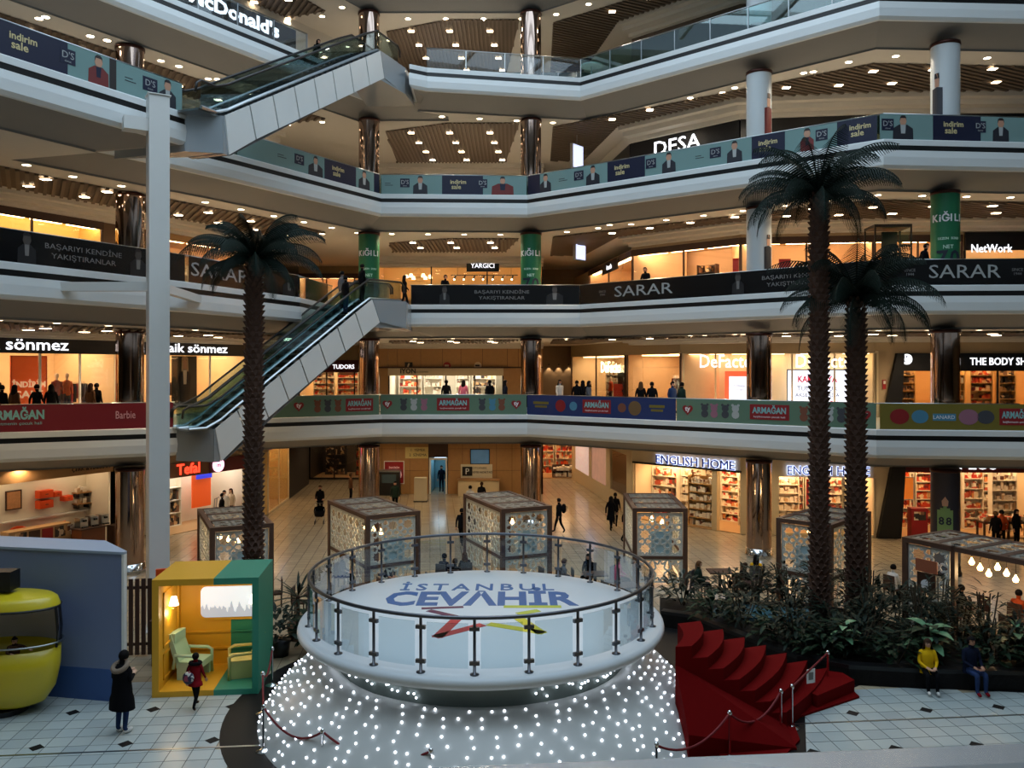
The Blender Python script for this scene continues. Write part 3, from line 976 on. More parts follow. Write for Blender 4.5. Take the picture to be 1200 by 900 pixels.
# wc is at the same frame, so children keep the local coordinates
d = f.root('doorway', 'open white-framed doorway with cold light in the wood wall', 'doorway', xd0, 0, 0)
dw = xd1 - xd0
MB().box(0, 0.1, -0.05, 0.25, 0, zd).build('jamb', M_WHITE, d)
MB().box(dw - 0.1, dw, -0.05, 0.25, 0, zd).build('jamb', M_WHITE, d)
MB().box(0, dw, -0.05, 0.25, zd, zd + 0.12).build('head', M_WHITE, d)
MB().box(0.1, dw - 0.1, 3.0, 3.1, 0, zd).build('back_wall', mat('cold_wall', (110, 150, 160), 0.5), d)
MB().box(0.0, 0.08, 0.25, 3.0, 0, zd).build('side_wall', mat('cold_wall', (110, 150, 160), 0.5), d)
MB().box(dw - 0.08, dw, 0.25, 3.0, 0, zd).build('side_wall', mat('cold_wall', (110, 150, 160), 0.5), d)
MB().box(0.2, dw - 0.2, 0.6, 2.4, zd - 0.05, zd).build('light_panel', mat('cold_light', (200, 235, 255), 0.5, emit=3.0), d)
t, w, h = poster(f, f.X(451), f.X(473), f.Z(451, 566), f.Z(451, 541), -0.05, M_REDPOSTER, 'tall red discount poster on the wood wall', 'poster', 'poster', M_WHITE)
text('50', t, mat('pale_pink_letter', (240, 190, 180), 0.5, emit=0.3), 0.75, (w * 0.62, -0.03, h * 0.38))
text('İNDİRİM', t, mat('pale_pink_letter', (240, 190, 180), 0.5), 0.16, (w * 0.5, -0.03, h * 0.72))
t, w, h = poster(f, f.X(475), f.X(502), f.Z(475, 537), f.Z(475, 524), -0.06, mat('yellow_board', (214, 196, 130), 0.5), 'cream direction board high on the wood wall', 'direction_board', 'sign')
text('1  YEMEK', t, M_BLACK, 0.24, (w * 0.55, -0.03, h * 0.74))
text('2  SİNEMA', t, M_BLACK, 0.24, (w * 0.55, -0.03, h * 0.30))
t, w, h = poster(f, f.X(540), f.X(577), f.Z(540, 561), f.Z(540, 544), -0.06, mat('cream_board', (214, 205, 180), 0.5), 'cream parking sign board on the wood wall', 'parking_sign', 'sign')
MB().box(0.1, 0.75, -0.035, -0.02, 0.2, h - 0.15).build('symbol_plate', M_BLACK, t)
text('P', t, M_LETTER, 0.55, (0.42, -0.04, h * 0.5))
text('OTOPARK', t, M_BLACK, 0.2, (w * 0.6, -0.03, h * 0.74))
text('ÖDEME NOKTASI', t, M_BLACK, 0.2, (w * 0.63, -0.03, h * 0.45))
t, w, h = poster(f, f.X(552), f.X(573), f.Z(552, 543), f.Z(552, 527), -0.06, mat('blue_picture', (80, 125, 165), 0.5, var=0.35, vscale=1.5, emit=0.15), 'blue landscape picture above the parking sign', 'framed_print', 'picture', M_BLACK)
a = f.root('cash_machine', 'dark cash machine under the red discount poster', 'cash machine', f.X(446), -0.7, 0)
MB().box(0, 1.3, 0, 0.65, 0, 1.5).build('body', M_BLACK, a)
MB().box(0.2, 1.1, -0.03, 0, 0.8, 1.35).build('screen', mat('dim_screen', (60, 80, 90), 0.2), a)
MB().box(-0.05, 1.35, -0.05, 0.67, 1.5, 1.6).build('top', M_STEEL, a)
a = f.root('info_stand', 'tall cream information stand in front of the doorway', 'stand', f.X(492), -3.2, 0)
MB().box(0, 0.75, 0, 0.5, 0.05, 1.45).build('body', mat('cream_board', (214, 205, 180), 0.5), a)
MB().box(-0.04, 0.79, -0.04, 0.54, 0, 0.05).build('base', M_BLACK, a)
a = f.root('service_counter', 'low cream service counter under the parking sign', 'counter', f.X(538), -1.0, 0)
MB().box(0, 2.6, 0, 0.7, 0, 1.0).build('body', M_CREAMPANEL, a)
MB().box(-0.06, 2.66, -0.06, 0.76, 1.0, 1.06).build('top', M_WOOD, a)

# ---------- right corridor, ground floor
fe = Face((1.6, 61.5), (6.2, 61.5), 0.0)
t, bt, w = shop(fe, 0.0, fe.L, H0, 4.0, 'orange-lit shop crowded with goods at the end of the right corridor', wall=M_SHOPWALL, light=M_PANEL_W, bays=2, glassy=False, band=(0.3, mat('red_band', (200, 60, 50), 0.5, emit=0.5)))
for k in range(3):
    shelf_unit(fe, 0.3 + k * 1.45, 1.6 + k * 1.45, 2.6, 0, 3.4, 6, ['first', 'second', 'third'][k] + ' wall shelf of orange goods in the right corridor end shop', M_GOODSR, seed=20 + k, group='shelves of the corridor end shop')
shelf_unit(fe, 1.4, 4.2, 0.4, 0, 0.9, 2, 'low basket table of goods before the corridor end shop', M_GOODSW, M_DARKWOOD, 0.8, seed=30)
MBc = Face((2.0, 54.0), (2.0, 61.5), 0)
wallseg(MBc, 0, 7.5, 0, H0, M_WOOD, 'wall_corridor_3', 'wood corridor wall', th=0.15)
fs = Face((4.4, 61.4), (6.5, 45.4), 0.0)          # flank of the right block, seen from the corridor
wallseg(fs, 0, fs.L, 0, 0.9, M_CREAMPANEL, 'wall_flank_1', 'cream base wall of the right corridor')
wallseg(fs, 0, fs.L, 3.3, H0, M_CREAMPANEL, 'wall_flank_2', 'cream upper wall of the right corridor')
prev = 0.0
for k, (a, b, m, lb) in enumerate(((674, 690, mat('shop_photo_a', (215, 190, 180), 0.4, var=0.4, vscale=4, emit=0.5), 'backlit corridor picture of pale clothes, farther from the hall'), (693, 710, mat('shop_photo_b', (170, 130, 110), 0.4, var=0.45, vscale=1.6, emit=0.5), 'backlit corridor picture of a brown room, nearer the hall'), (715, 734, None, None))):
    xa, xb = fs.X(a), fs.X(b)
    wallseg(fs, prev, xa, 0.9, 3.3, M_CREAMPANEL, 'wall_flank_%d' % (k + 3), 'cream pier of the right corridor')
    prev = xb
    if m:
        poster(fs, xa, xb, 0.9, 3.3, 0.05, m, lb, 'light_box', 'light box', M_WHITE)
    else:
        MB().box(xa, xb, 0.05, 0.065, 0.9, 3.3)
        o = MB().box(0, xb - xa, 0.05, 0.065, 0, 2.4).build('window_1', M_SHOPGLASS, None, loc=fs.W(xa, 0, 0.9), rz=fs.rz)
        o['kind'] = 'structure'
wallseg(fs, prev, fs.L, 0.9, 3.3, M_CREAMPANEL, 'wall_flank_8', 'cream corner pier of the right block')
sg = fs.root('lit_sign', 'small blue lit shop sign over the corridor windows', 'sign', fs.X(690), -0.1, 3.45)
text('ENGLISH HOME', sg, M_HALO, 0.42, (0, 0, 0), ext=0.03, align='LEFT', sx=0.8)

# ---------- right block, ground floor: home textile shop in two bays
f1 = Face(WR[0], WR[1], 0.0)
f2 = Face(WR[1], WR[2], 0.0)
f3 = Face(WR[2], WR[3], 0.0)
def big_serif(f, x0, x1, z, h, s, t):
    text(s, t, M_HALO, h, ((x0 + x1) / 2, -0.10, z), width=(x1 - x0) * 1.01, bold=0.022, ext=0.01)
    text(s, t, M_NAVYSIGN, h, ((x0 + x1) / 2, -0.13, z), width=x1 - x0, ext=0.03)
H1 = H0 - 1.35
xa, xb = f1.X(742), f1.X(869)
t, bt, w = shop(f1, xa, xb, H1 + 0.15, 3.0, 'home textile shop bay beside the corridor with white shelves', wall=M_SHOPWALL, bays=1, glassy=False, lights=2)
o = wallseg(f1, 0, f1.L, H1 + 0.15, H0, M_CREAMPANEL, 'wall_right_1', 'cream sign wall')
wallseg(f1, 0.0, xa, 0, H1 + 0.15, M_CREAMPANEL, 'wall_right_2', 'cream pier')
MB().box(xa, xb, -0.1, 0, H1 + 0.15, H1 + 0.25).build('trim_4', M_BLACK, None, loc=f1.loc, rz=f1.rz)['kind'] = 'structure'
sg = f1.root('lit_sign', 'blue lit serif shop sign above the white shelves', 'sign', 0, 0, 0)
big_serif(f1, f1.X(770), f1.X(862), 3.32, 0.62, 'ENGLISH HOME', sg)
shelf_unit(f1, f1.X(744), f1.X(774), 1.6, 0, 2.7, 5, 'wall shelf of folded brown and white textiles, in the first bay', M_GOODS, seed=41)
shelf_unit(f1, f1.X(803), f1.X(832), 0.25, 0, 2.6, 6, 'glass display cabinet of glassware beside the shop entrance', M_GOODSW, mat('honey_wood', (205, 165, 105), 0.5), seed=42)
shelf_unit(f1, f1.X(843), f1.X(868), 1.9, 0, 2.7, 7, 'white shelf of bedding packs behind the shop entrance', M_GOODSW, seed=43)
shelf_unit(f1, f1.X(775), f1.X(800), 1.9, 0, 2.7, 6, 'white shelf of cushions deep in the first bay', M_GOODSW, seed=44)
MB().box(f1.X(834), f1.X(840), 0.0, 0.3, 0, H1 + 0.15).build('wall_right_3', M_CREAMPANEL, None, loc=f1.loc, rz=f1.rz)['kind'] = 'structure'
xa, xb = f2.X(911), f2.X(1027)
t, bt, w = shop(f2, xa, xb, H1, 3.0, 'home textile shop bay behind the tall palms', wall=M_SHOPWALL, bays=3, glassy=True, lights=3, mull=M_CREAMPANEL)
wallseg(f2, 0, xa, 0, H0, M_CREAMPANEL, 'wall_right_4', 'cream pier behind the mirrored column')
wallseg(f2, xa, f2.L, H1, H0, M_CREAMPANEL, 'wall_right_5', 'cream sign wall')
wallseg(f2, xb, f2.L, 0, H1, M_CREAMPANEL, 'wall_right_6', 'cream pier')
sg = f2.root('lit_sign', 'blue lit serif shop sign behind the two tall palms', 'sign', 0, 0, 0)
big_serif(f2, f2.X(922), f2.X(1018), 3.16, 0.6, 'ENGLISH HOME', sg)
shelf_unit(f2, xa + 0.2, f2.X(946), 1.8, 0, 2.6, 6, 'white shelf of boxed bedding behind the palms, left bay', M_GOODSW, seed=51)
shelf_unit(f2, f2.X(975), f2.X(1000), 1.8, 0, 2.6, 6, 'white shelf of household goods behind the palms, middle bay', M_GOODS, seed=52)
shelf_unit(f2, f2.X(1003), f2.X(1022), 1.6, 0, 2.6, 5, 'white shelf of jars behind the palms, right bay', M_GOODSW, seed=53)
poster(f2, f2.X(947), f2.X(974), 1.4, 2.7, 0.4, mat('red_panel', (190, 34, 30), 0.5, emit=0.2), 'red square display panel in the shop window behind the palms', 'display_board', 'board')
# electrics shop with a dark slanted portal
xa, xb = f3.X(1050), f3.L
t, bt, w = shop(f3, xa, xb, H0 - 0.1, 3.5, 'electronics shop with dark maroon portal and white lit letters', wall=M_SHOPWALL, bays=3, glassy=False, band=(0.95, M_MAROON), lights=4)
text('PLUS', bt, M_LIT, 0.75, (f3.X(1144) - xa, -0.15, H0 - 0.66), bold=0.006, width=1.75)
MB().slabxz([(-0.15, H0 - 0.1), (-0.95, 0), (0.15, 0), (0.35, H0 - 1.05), (0.35, H0 - 0.1)], -0.25, 0.3).build('portal_leg', M_BLACK, t)
wallseg(f3, 0, xa, 0, H0, M_CREAMPANEL, 'wall_right_7', 'cream pier with a fire point', y=0.02)
fp = f3.root('fire_point', 'small red fire call box on the cream pier', 'fire box', f3.X(1036), -0.06, 1.4)
MB().box(0, 0.16, 0, 0.08, 0, 0.5).build('plate', M_REDPOSTER, fp)
MB().box(0.04, 0.12, -0.02, 0, 0.2, 0.3).build('button', M_WHITE, fp)
for k, (a, b, yy, gm, lb) in enumerate(((1051, 1092, 2.2, M_GOODSR, 'wall shelf of small appliances left of the poster column'), (1128, 1154, 2.4, M_GOODSD, 'wall shelf of dark appliances right of the poster column'), (1157, 1182, 2.2, M_GOODS, 'wall shelf of mixed appliances near the shop corner'), (1184, 1215, 1.6, M_GOODSW, 'wall shelf of white appliances at the picture edge'))):
    shelf_unit(f3, f3.X(a), f3.X(b), yy, 0, 3.0, 6, lb, gm, seed=60 + k)
t, w, h = poster(f3, f3.X(1059), f3.X(1081), 1.7, 2.75, 1.0, mat('orange_fruit_print', (226, 120, 40), 0.5, var=0.4, vscale=4, emit=0.5), 'lit orange fruit poster in the electronics shop', 'poster', 'poster', M_WHITE)
o = MB().box(0, 0.75, 0, 0.5, 0, 1.5).build('promo_stand', M_REDPOSTER, None, loc=f3.W(f3.X(1062), -0.6, 0), rz=f3.rz)
MB().box(0.1, 0.65, -0.02, 0.0, 0.95, 1.35).build('print', M_GOODSD, o)
tag(o, 'red promotion stand before the electronics shop', 'stand')
for a, lb in ((1150, 'dark wood display table by the electronics shop entrance'), (1178, 'dark wood display table with boxes at the picture edge')):
    t = f3.root('display_table', lb, 'table', f3.X(a), -0.2, 0)
    MB().box(0, 1.3, 0, 0.8, 0.72, 0.8).build('table_top', M_DARKWOOD, t)
    for sx in (0.04, 1.18):
        for sy in (0.04, 0.68):
            MB().box(sx, sx + 0.08, sy, sy + 0.08, 0, 0.72).build('leg', M_DARKWOOD, t)
    gm = MB(); goods_row(gm, 0.1, 1.2, 0.15, 0.6, 0.8, 0.35, random.Random(a)); tag(gm.build('goods', M_GOODS, t), kind='stuff')

# fuller shelving along the back walls of the right-hand shops
ORD = ['first', 'second', 'third', 'fourth', 'fifth', 'sixth']
for ff, x0, x1, n, yy, H, gms, wh in ((f1, f1.X(745), f1.X(866), 5, 2.58, 2.75, (M_GOODSW, M_GOODS), 'textile shop beside the corridor'), (f2, f2.X(914), f2.X(1024), 5, 2.58, 2.7, (M_GOODSW, M_GOODS), 'textile shop behind the palms'), (f3, f3.X(1053), f3.X(1216), 6, 3.05, 3.1, (M_GOODSR, M_GOODS), 'electronics shop')):
    for k in range(n):
        a, b = x0 + (x1 - x0) * k / n, x0 + (x1 - x0) * (k + 1) / n - 0.08
        shelf_unit(ff, a, b, yy, 0, H, 7, '%s back-wall shelf from the left in the %s' % (ORD[k], wh), gms[k % 2], seed=300 + k)

# ------------------------------------------------------------------ shops of the upper levels
M_PINKWALL = mat('pale_pink_wall', (236, 205, 170), 0.7)
M_YELLOWWALL = mat('yellow_lit_wall', (222, 196, 120), 0.6)
M_SCREEN = mat('white_screen', (236, 238, 255), 0.4, emit=1.3)
M_DARKBAND = mat('black_sign_band', (10, 9, 12), 0.4)
M_GOLD = mat('brass', (190, 140, 70), 0.3, 1.0)
M_MANNE = mat('pale_mannequin', (226, 214, 196), 0.5)
HL = {k: CEILZ[k] - FLOORZ[k] for k in range(5)}
WR1 = [(4.3, 58.7), (8.7, 43.4), (17.4, 40.2), (28, 39.9)]

# floor to ceiling piers where there is no shop, per level
def cloth_rail(f, x, y, n, label, m, z=0.0, seed=0, w=1.5):
    t = f.root('clothes_rail', label, 'clothes rail', x, y, z)
    MB().tube([(0, 0, 0), (0, 0, 1.45), (w, 0, 1.45), (w, 0, 0)], 0.02, 6).build('rail_frame', M_STEEL, t)
    rnd = random.Random(seed)
    for k in range(n):
        xx = 0.12 + (w - 0.24) * k / max(1, n - 1)
        hh = rnd.uniform(0.6, 1.0)
        MB().slabxz([(xx - 0.03, 1.40), (xx + 0.03, 1.40), (xx + 0.05, 1.3), (xx + 0.045, 1.4 - hh), (xx - 0.045, 1.4 - hh), (xx - 0.05, 1.3)], -0.22, 0.22).build('garment', rnd.choice(m), t)
    return t
CLOTH = [mat('cloth_%d' % k, c, 0.85) for k, c in enumerate([(40, 36, 38), (170, 120, 90), (226, 214, 196), (120, 40, 36), (70, 76, 90), (190, 150, 110), (24, 24, 28)])]
def mannequin(loc, rz, label, m_top, m_low):
    t = thing('mannequin', label, 'mannequin', loc, rz)
    MB().lathe([(0.001, 0), (0.20, 0), (0.20, 0.02), (0.02, 0.03), (0.02, 0.1)], 14).build('base', M_CHROME, t)
    leg = MB()
    for s in (-0.09, 0.09):
        leg.tube([(s, 0, 0.05), (s, -0.02, 0.45), (s * 0.95, 0, 0.9)], 0.06, 8, r_end=0.095)
    leg.build('legs', m_low, t, True)
    MB().lathe([(0.15, 0.82), (0.18, 0.92), (0.14, 1.1), (0.17, 1.3), (0.19, 1.42), (0.06, 1.5)], 14).xform(Matrix.Diagonal((1.0, 0.68, 1, 1))).build('torso', m_top, t, True)
    for s in (-1, 1):
        MB().tube([(0.18 * s, 0, 1.42), (0.25 * s, 0.02, 1.15), (0.22 * s, -0.08, 0.9)], 0.055, 8, r_end=0.035).build('arm', m_top, t, True)
    h = MB().lathe([(0.045, 1.46), (0.045, 1.55), (0.07, 1.6), (0.088, 1.68), (0.08, 1.76), (0.001, 1.81)], 12)
    h.build('head', M_MANNE, t, True)
    return t
def pendant(f, x, y, z, label, drop=0.5, m=M_BULB):
    t = f.root('pendant_lamp', label, 'lamp', x, y, z)
    MB().tube([(0, 0, 0), (0, 0, -drop)], 0.015, 6).build('cord', M_BLACK, t)
    MB().ball((0, 0, -drop - 0.08), 0.09, 10, 6).build('bulb', m, t, True)
    return t

# ---------- first upper level (toy banners)
f = fL[1]
H = f.Z(0, 392)
bh = H - f.Z(0, 413.5)
xa, xb = f.X(-60), f.X(137)
t, bt, w = shop(f, xa, xb, H, 4.5, 'clothes shop with black band and white letters over an orange poster', wall=M_SHOPWALL, bays=4, band=(bh, M_DARKBAND), mull=M_WHITE)
text('faik sönmez', bt, M_LIT, 0.68, (f.X(22) - xa, -0.14, H - bh * 0.53), bold=0.004, width=f.X(81) - f.X(-36))
xa2, xb2 = f.X(139), f.X(292)
t2, bt2, w2 = shop(f, xa2, xb2, H, 4.5, 'clothes shop with black band and white letters beside the escalator', wall=M_SHOPWALL, bays=3, band=(bh, M_DARKBAND), mull=M_WHITE)
text('faik sönmez', bt2, M_LIT, 0.62, (f.X(229) - xa2, -0.14, H - bh * 0.53), bold=0.004, width=f.X(266) - f.X(193))
wallseg(f, xb2, f.L, 0, HL[1], M_WALL, 'wall_left_11', 'pier beside the clothes shop')
wallseg(f, xb2 - 8, f.L, H, HL[1], M_WALL, 'wall_left_12', 'bulkhead above the clothes shops')
wallseg(f, xa, xb2 - 8, H, HL[1], M_WALL, 'wall_left_13', 'bulkhead above the clothes shops')
t, w, h = poster(f, f.X(22), f.X(62), 0.2, f.Z(22, 418), 0.5, M_ORANGEPOSTER, 'tall orange sale poster in the clothes shop window', 'poster', 'poster', M_ORANGE)
text('İNDİRİM', t, mat('peach_letter', (255, 205, 160), 0.5, emit=0.4), 0.34, (w * 0.5, -0.03, h * 0.56), bold=0.012)
text('SALE', t, mat('peach_letter', (255, 205, 160), 0.5, emit=0.4), 0.42, (w * 0.5, -0.03, h * 0.40), bold=0.01, width=w * 0.8)
for px, mt, ml, lb in ((7, CLOTH[6], CLOTH[6], 'mannequin in a black jacket at the picture edge'), (79, CLOTH[3], CLOTH[0], 'mannequin in a patterned dress beside the orange poster'), (91, mat('rust_coat', (176, 84, 40), 0.8), CLOTH[0], 'mannequin in a rust coat and white blouse')):
    mannequin(f.W(f.X(px), 0.75, 0.35), f.rz, lb, mt, ml)
    o = MB().box(-0.35, 0.35, -0.3, 0.3, 0, 0.35).build('display_plinth', M_WHITE, None, loc=f.W(f.X(px), 0.75, 0), rz=f.rz)
    tag(o, 'white plinth under the ' + lb, 'plinth')
cloth_rail(f, f.X(103), 2.2, 9, 'rail of mixed clothes at the right of the orange-poster shop', CLOTH, seed=1, z=0.25)
cloth_rail(f, f.X(190), 1.0, 8, 'rail of light clothes in the shop beside the escalator', CLOTH, seed=2, z=0.25)
t, w, h = poster(f, f.X(207), f.X(236), 0.4, H - bh - 0.02, 0.35, mat('dark_photo', (46, 42, 34), 0.5, var=0.4, vscale=2), 'large dark photo of a woman in a black jacket', 'wall_photo', 'photo')
fig = MB().slabxz([(w * .33, .1), (w * .68, .1), (w * .74, h * .62), (w * .62, h * .74), (w * .38, h * .74), (w * .27, h * .6)], -0.035, -0.02).build('figure_print', CLOTH[6], t)
MB().slabxz([(w * .45, h * .45), (w * .56, h * .45), (w * .58, h * .73), (w * .43, h * .73)], -0.04, -0.035).build('blouse_print', CLOTH[2], t)
MB().slabxz([(w * .42, h * .74), (w * .58, h * .74), (w * .6, h * .88), (w * .5, h * .96), (w * .4, h * .88)], -0.045, -0.02).build('face_print', mat('print_skin', (196, 150, 120), 0.6), t)
MB().slabxz([(w * .36, h * .7), (w * .42, h * .7), (w * .42, h * .93), (w * .58, h * .93), (w * .58, h * .7), (w * .64, h * .7), (w * .62, h * .97), (w * .5, h * 1.0), (w * .38, h * .97)], -0.05, -0.02).build('hair_print', mat('print_hair', (190, 160, 120), 0.6), t)
for px in (104, 112, 121):
    pass
# corridor end: shop with maroon band
fe = Face((-14.8, 58.0), (-9.0, 58.0), FLOORZ[1])
t, bt, w = shop(fe, 0.0, fe.L, fe.Z(380, 422), 4.0, 'bright shirt shop with a dark maroon band behind the escalator', wall=M_SHOPWALL, bays=3, band=(0.85, M_MAROON), light=M_PANEL_W)
text('TUDORS', bt, M_LIT, 0.42, (fe.X(403), -0.14, fe.Z(400, 430)), bold=0.003, width=1.5)
for k in range(3):
    shelf_unit(fe, 0.6 + k * 1.7, 2.1 + k * 1.7, 1.8, 0, 2.4, 6, ['left', 'middle', 'right'][k] + ' shelf of folded shirts in the maroon-band shop', [M_GOODS, M_GOODSR, M_GOODSW][k], seed=70 + k)
wallseg(fe, 0.0, fe.L, fe.Z(380, 422), HL[1], M_WALL, 'wall_end_1', 'wall above the maroon-band shop')
wallseg(Face((-13.5, 46.4), (-14.8, 58.0), FLOORZ[1]), 0, 11.7, 0, HL[1], M_WALL, 'wall_corridor_11', 'corridor wall')
# centre: wood panels and a bright white shop
f = fC[1]
xa, xb = f.X(455), f.X(590)
zt = f.Z(520, 431.5)
t, bt, w = shop(f, xa, xb, zt, 4.0, 'bright white accessories shop set in the wood wall', wall=M_SHOPWHITE, light=M_PANEL_C, bays=4, band=(0.48, M_CREAMPANEL), mull=M_BLACK, floor_m=M_SHOPWHITE)
text('IYON', bt, M_BLACK, 0.42, (f.X(478.5) - xa, -0.15, zt - 0.2), bold=0.012)
text('ACCESSORIES', bt, M_BLACK, 0.13, (f.X(495) - xa, -0.15, zt - 0.25))
wb = wallseg(f, 0, f.L, zt, HL[1], M_DARKWOOD, 'wall_centre_11', 'wood-panelled wall above the white shop', 0.04)
MB().box(xa - 0.3, xb + 0.3, -0.35, 0.0, zt, zt + 0.08).build('canopy', M_DARKWOOD, wb)
wallseg(f, 0, xa, 0, zt, M_WOOD, 'wall_centre_12', 'wood wall left of the white shop', 0.0)
wallseg(f, xb, f.L, 0, zt, M_WOOD, 'wall_centre_13', 'wood wall right of the white shop', 0.0)
cuts = [0, 1.5, 2.1, 3.6, 5.0, 6.2, 7.6, 9.2, 9.9, 10.5, f.L]
for a, b in zip(cuts, cuts[1:]):
    MB().box(a + 0.012, b - 0.012, 0.0, 0.04, 0.1, HL[1] - zt - 0.02).build('wall_panel', M_WOOD, wb).location = (0, 0, zt)
for px, m, lb in ((479, M_BLACK, 'square black wall emblem above the white shop'), (524, M_REDPOSTER, 'round red wall emblem above the white shop'), (560, M_CREAMPANEL, 'round cream and black wall emblem above the white shop')):
    e = f.root('wall_emblem', lb, 'emblem', f.X(px), -0.05, f.Z(px, 428.5))
    if m is M_BLACK:
        MB().box(-0.25, 0.25, -0.03, 0.05, -0.22, 0.22).build('plate', m, e)
        MB().slabxz([(-0.12, -0.15), (-0.02, -0.15), (0.08, 0.15), (-0.02, 0.15)], -0.05, -0.03).build('mark', M_CREAMPANEL, e)
    else:
        MB().lathe([(0.001, 0), (0.24, 0), (0.24, 0.06), (0.001, 0.06)], 20).xform(Matrix.Rotation(R(90), 4, 'X')).build('plate', m, e, loc=(0, 0.02, 0))
        MB().box(-0.16, 0.12, -0.07, -0.04, -0.05, 0.06).build('mark', M_BLACK if m is M_CREAMPANEL else M_CREAMPANEL, e)
for k, (a, b) in enumerate(((461, 489), (492, 514), (531, 548), (551, 580))):
    shelf_unit(f, f.X(a), f.X(b), 2.6, 0, 2.1, 4, ['first', 'second', 'third', 'fourth'][k] + ' wall shelf from the left in the white accessories shop', [M_GOODSR, M_GOODSW, M_GOODSW, M_GOODSD][k], seed=80 + k, dens=0.7)
# right corridor end with scalloped lights
fe = Face((1.9, 60.0), (5.2, 60.0), FLOORZ[1])
wallseg(fe, 0, fe.L, 0, HL[1], mat('taupe_wall', (120, 100, 78), 0.6), 'wall_end_2', 'taupe wall at the end of the right corridor')
for k in range(3):
    s = fe.root('wall_light', ['left', 'middle', 'right'][k] + ' hooded wall washer on the taupe corridor wall', 'wall light', 0.75 + k * 0.7, -0.16, 2.55)
    MB().lathe([(0.001, 0.1), (0.05, 0.1), (0.07, 0.0), (0.05, 0.0), (0.03, 0.06), (0.001, 0.06)], 10).build('hood', M_BLACK, s, True)
    ld = bpy.data.lights.new('lamp', 'SPOT'); ld.energy = 45; ld.color = WARM; ld.spot_size = R(80); ld.shadow_soft_size = 0.04
    l = bpy.data.objects.new('lamp', ld); COL.objects.link(l); l.parent = s; l.location = (0, 0, -0.02)
# right: two big windows then two cream fronts
g1 = Face(WR1[0], WR1[1], FLOORZ[1])
g2 = Face(WR1[1], WR1[2], FLOORZ[1])
g3 = Face(WR1[2], WR1[3], FLOORZ[1])
zt = g2.Z(900, 413.5)
xa = g1.X(669)
t, bt, w = shop(g1, xa, g1.X(732), zt, 3.5, 'warm shop window with white lit stacked letters at the corridor mouth', wall=M_SHOPWALL, bays=2, mull=M_DARKWOOD, lights=3)
text('DeFacto', t, mat('yellow_lit_letter', (255, 246, 200), 0.5, emit=2.6), 0.95, (g1.X(717) - xa, -0.10, zt - 0.75), bold=0.02, width=g1.X(729) - g1.X(706))
t, bt, w = shop(g1, g1.X(734), g1.X(797), zt, 3.5, 'warm shop window with clothes racks beside the cream fronts', wall=M_PINKWALL, bays=1, mull=M_DARKWOOD, lights=2)
wallseg(g1, xa, g1.L, zt, HL[1], M_WALL, 'wall_right_11', 'bulkhead above the corner windows')
wallseg(g2, 0, g2.L, zt, HL[1], M_WALL, 'wall_right_12', 'bulkhead above the cream fronts')
wallseg(g3, 0, g3.L, g3.Z(1100, 414), HL[1], M_WALL, 'wall_right_13', 'bulkhead above the dark green shop')
o = g1.root('promo_counter', 'red promotion counter with goods in the corner window', 'counter', g1.X(712), 0.4, 0)
MB().box(0, 2.6, 0, 0.8, 0, 1.35).build('body', mat('red_counter', (210, 50, 30), 0.5, emit=0.15), o)
MB().box(0.2, 1.6, 0.2, 0.6, 1.35, 2.1).build('screen', M_BLACK, o)
for px, mt in ((708, M_ORANGE), (724, CLOTH[4])):
    mannequin(g1.W(g1.X(px), 0.45, 0.0), g1.rz, 'mannequin in %s in the corner window' % ('orange' if px == 708 else 'dark blue'), mt, CLOTH[0])
cloth_rail(g1, g1.X(775), 0.8, 9, 'rail of dark clothes in the window beside the cream fronts', [CLOTH[0], CLOTH[6], CLOTH[3]], seed=5, z=0.4)
shelf_unit(g1, g1.X(684), g1.X(701), 1.6, 0, 2.3, 5, 'shelf of white goods in the corner window', M_GOODSW, seed=91)
M_DEF = mat('cream_lit_front', (240, 224, 192), 0.6)
for (a, b, lb) in ((800, 878, 'cream lit clothes shop front left of the mirrored column'), (880, 1031, 'cream lit clothes shop front behind the tall palms')):
    t, bt, w = shop(g2, g2.X(a), min(g2.X(b), g2.L + 0.2), zt, 1.3, lb, wall=M_DEF, bays=2 if b < 900 else 3, mull=M_CREAMPANEL, lights=3, light=M_PANEL_W)
    MB().box(0, w, -0.03, 0.0, zt - 0.05, zt).build('head_trim', M_CREAMPANEL, t)
    text('DeFacto', t, M_LIT, 0.95, (g2.X(850 if a == 800 else 965) - g2.X(a), 0.0, g2.Z(900, 424)), bold=0.002, width=g2.X(881) - g2.X(820))
t, w, h = poster(g2, g2.X(849), g2.X(877), 0.3, g2.Z(849, 435), 0.25, mat('orange_red_lit', (255, 96, 60), 0.5, emit=1.0), 'orange-bordered white sale poster in the cream front', 'poster', 'poster')
MB().box(w * 0.18, w * 1.0, -0.03, -0.02, 0, h * 0.86).build('inner_sheet', M_SCREEN, t)
text('Yılbaşı\n29.99', t, mat('grey_letter', (120, 110, 110), 0.5), 0.22, (w * 0.6, -0.035, h * 0.55))
t, w, h = poster(g2, g2.X(923), g2.X(993), 0.2, g2.Z(923, 434), 0.25, M_SCREEN, 'large white screen advertising a campaign behind the palms', 'screen', 'screen', M_STEEL)
pk = mat('pink_letter', (225, 40, 70), 0.5, emit=0.5)
bl = mat('dark_blue_letter', (30, 36, 70), 0.5)
text('KAMPANYA', t, pk, 0.44, (w * 0.5, -0.03, h * 0.78), bold=0.012, width=w * 0.66)
text('TÜM ÇOCUK', t, bl, 0.32, (w * 0.5, -0.03, h * 0.56))
text('AKSESUARLARDA', t, bl, 0.26, (w * 0.5, -0.03, h * 0.40))
text('%50 İNDİRİM', t, pk, 0.32, (w * 0.5, -0.03, h * 0.2))
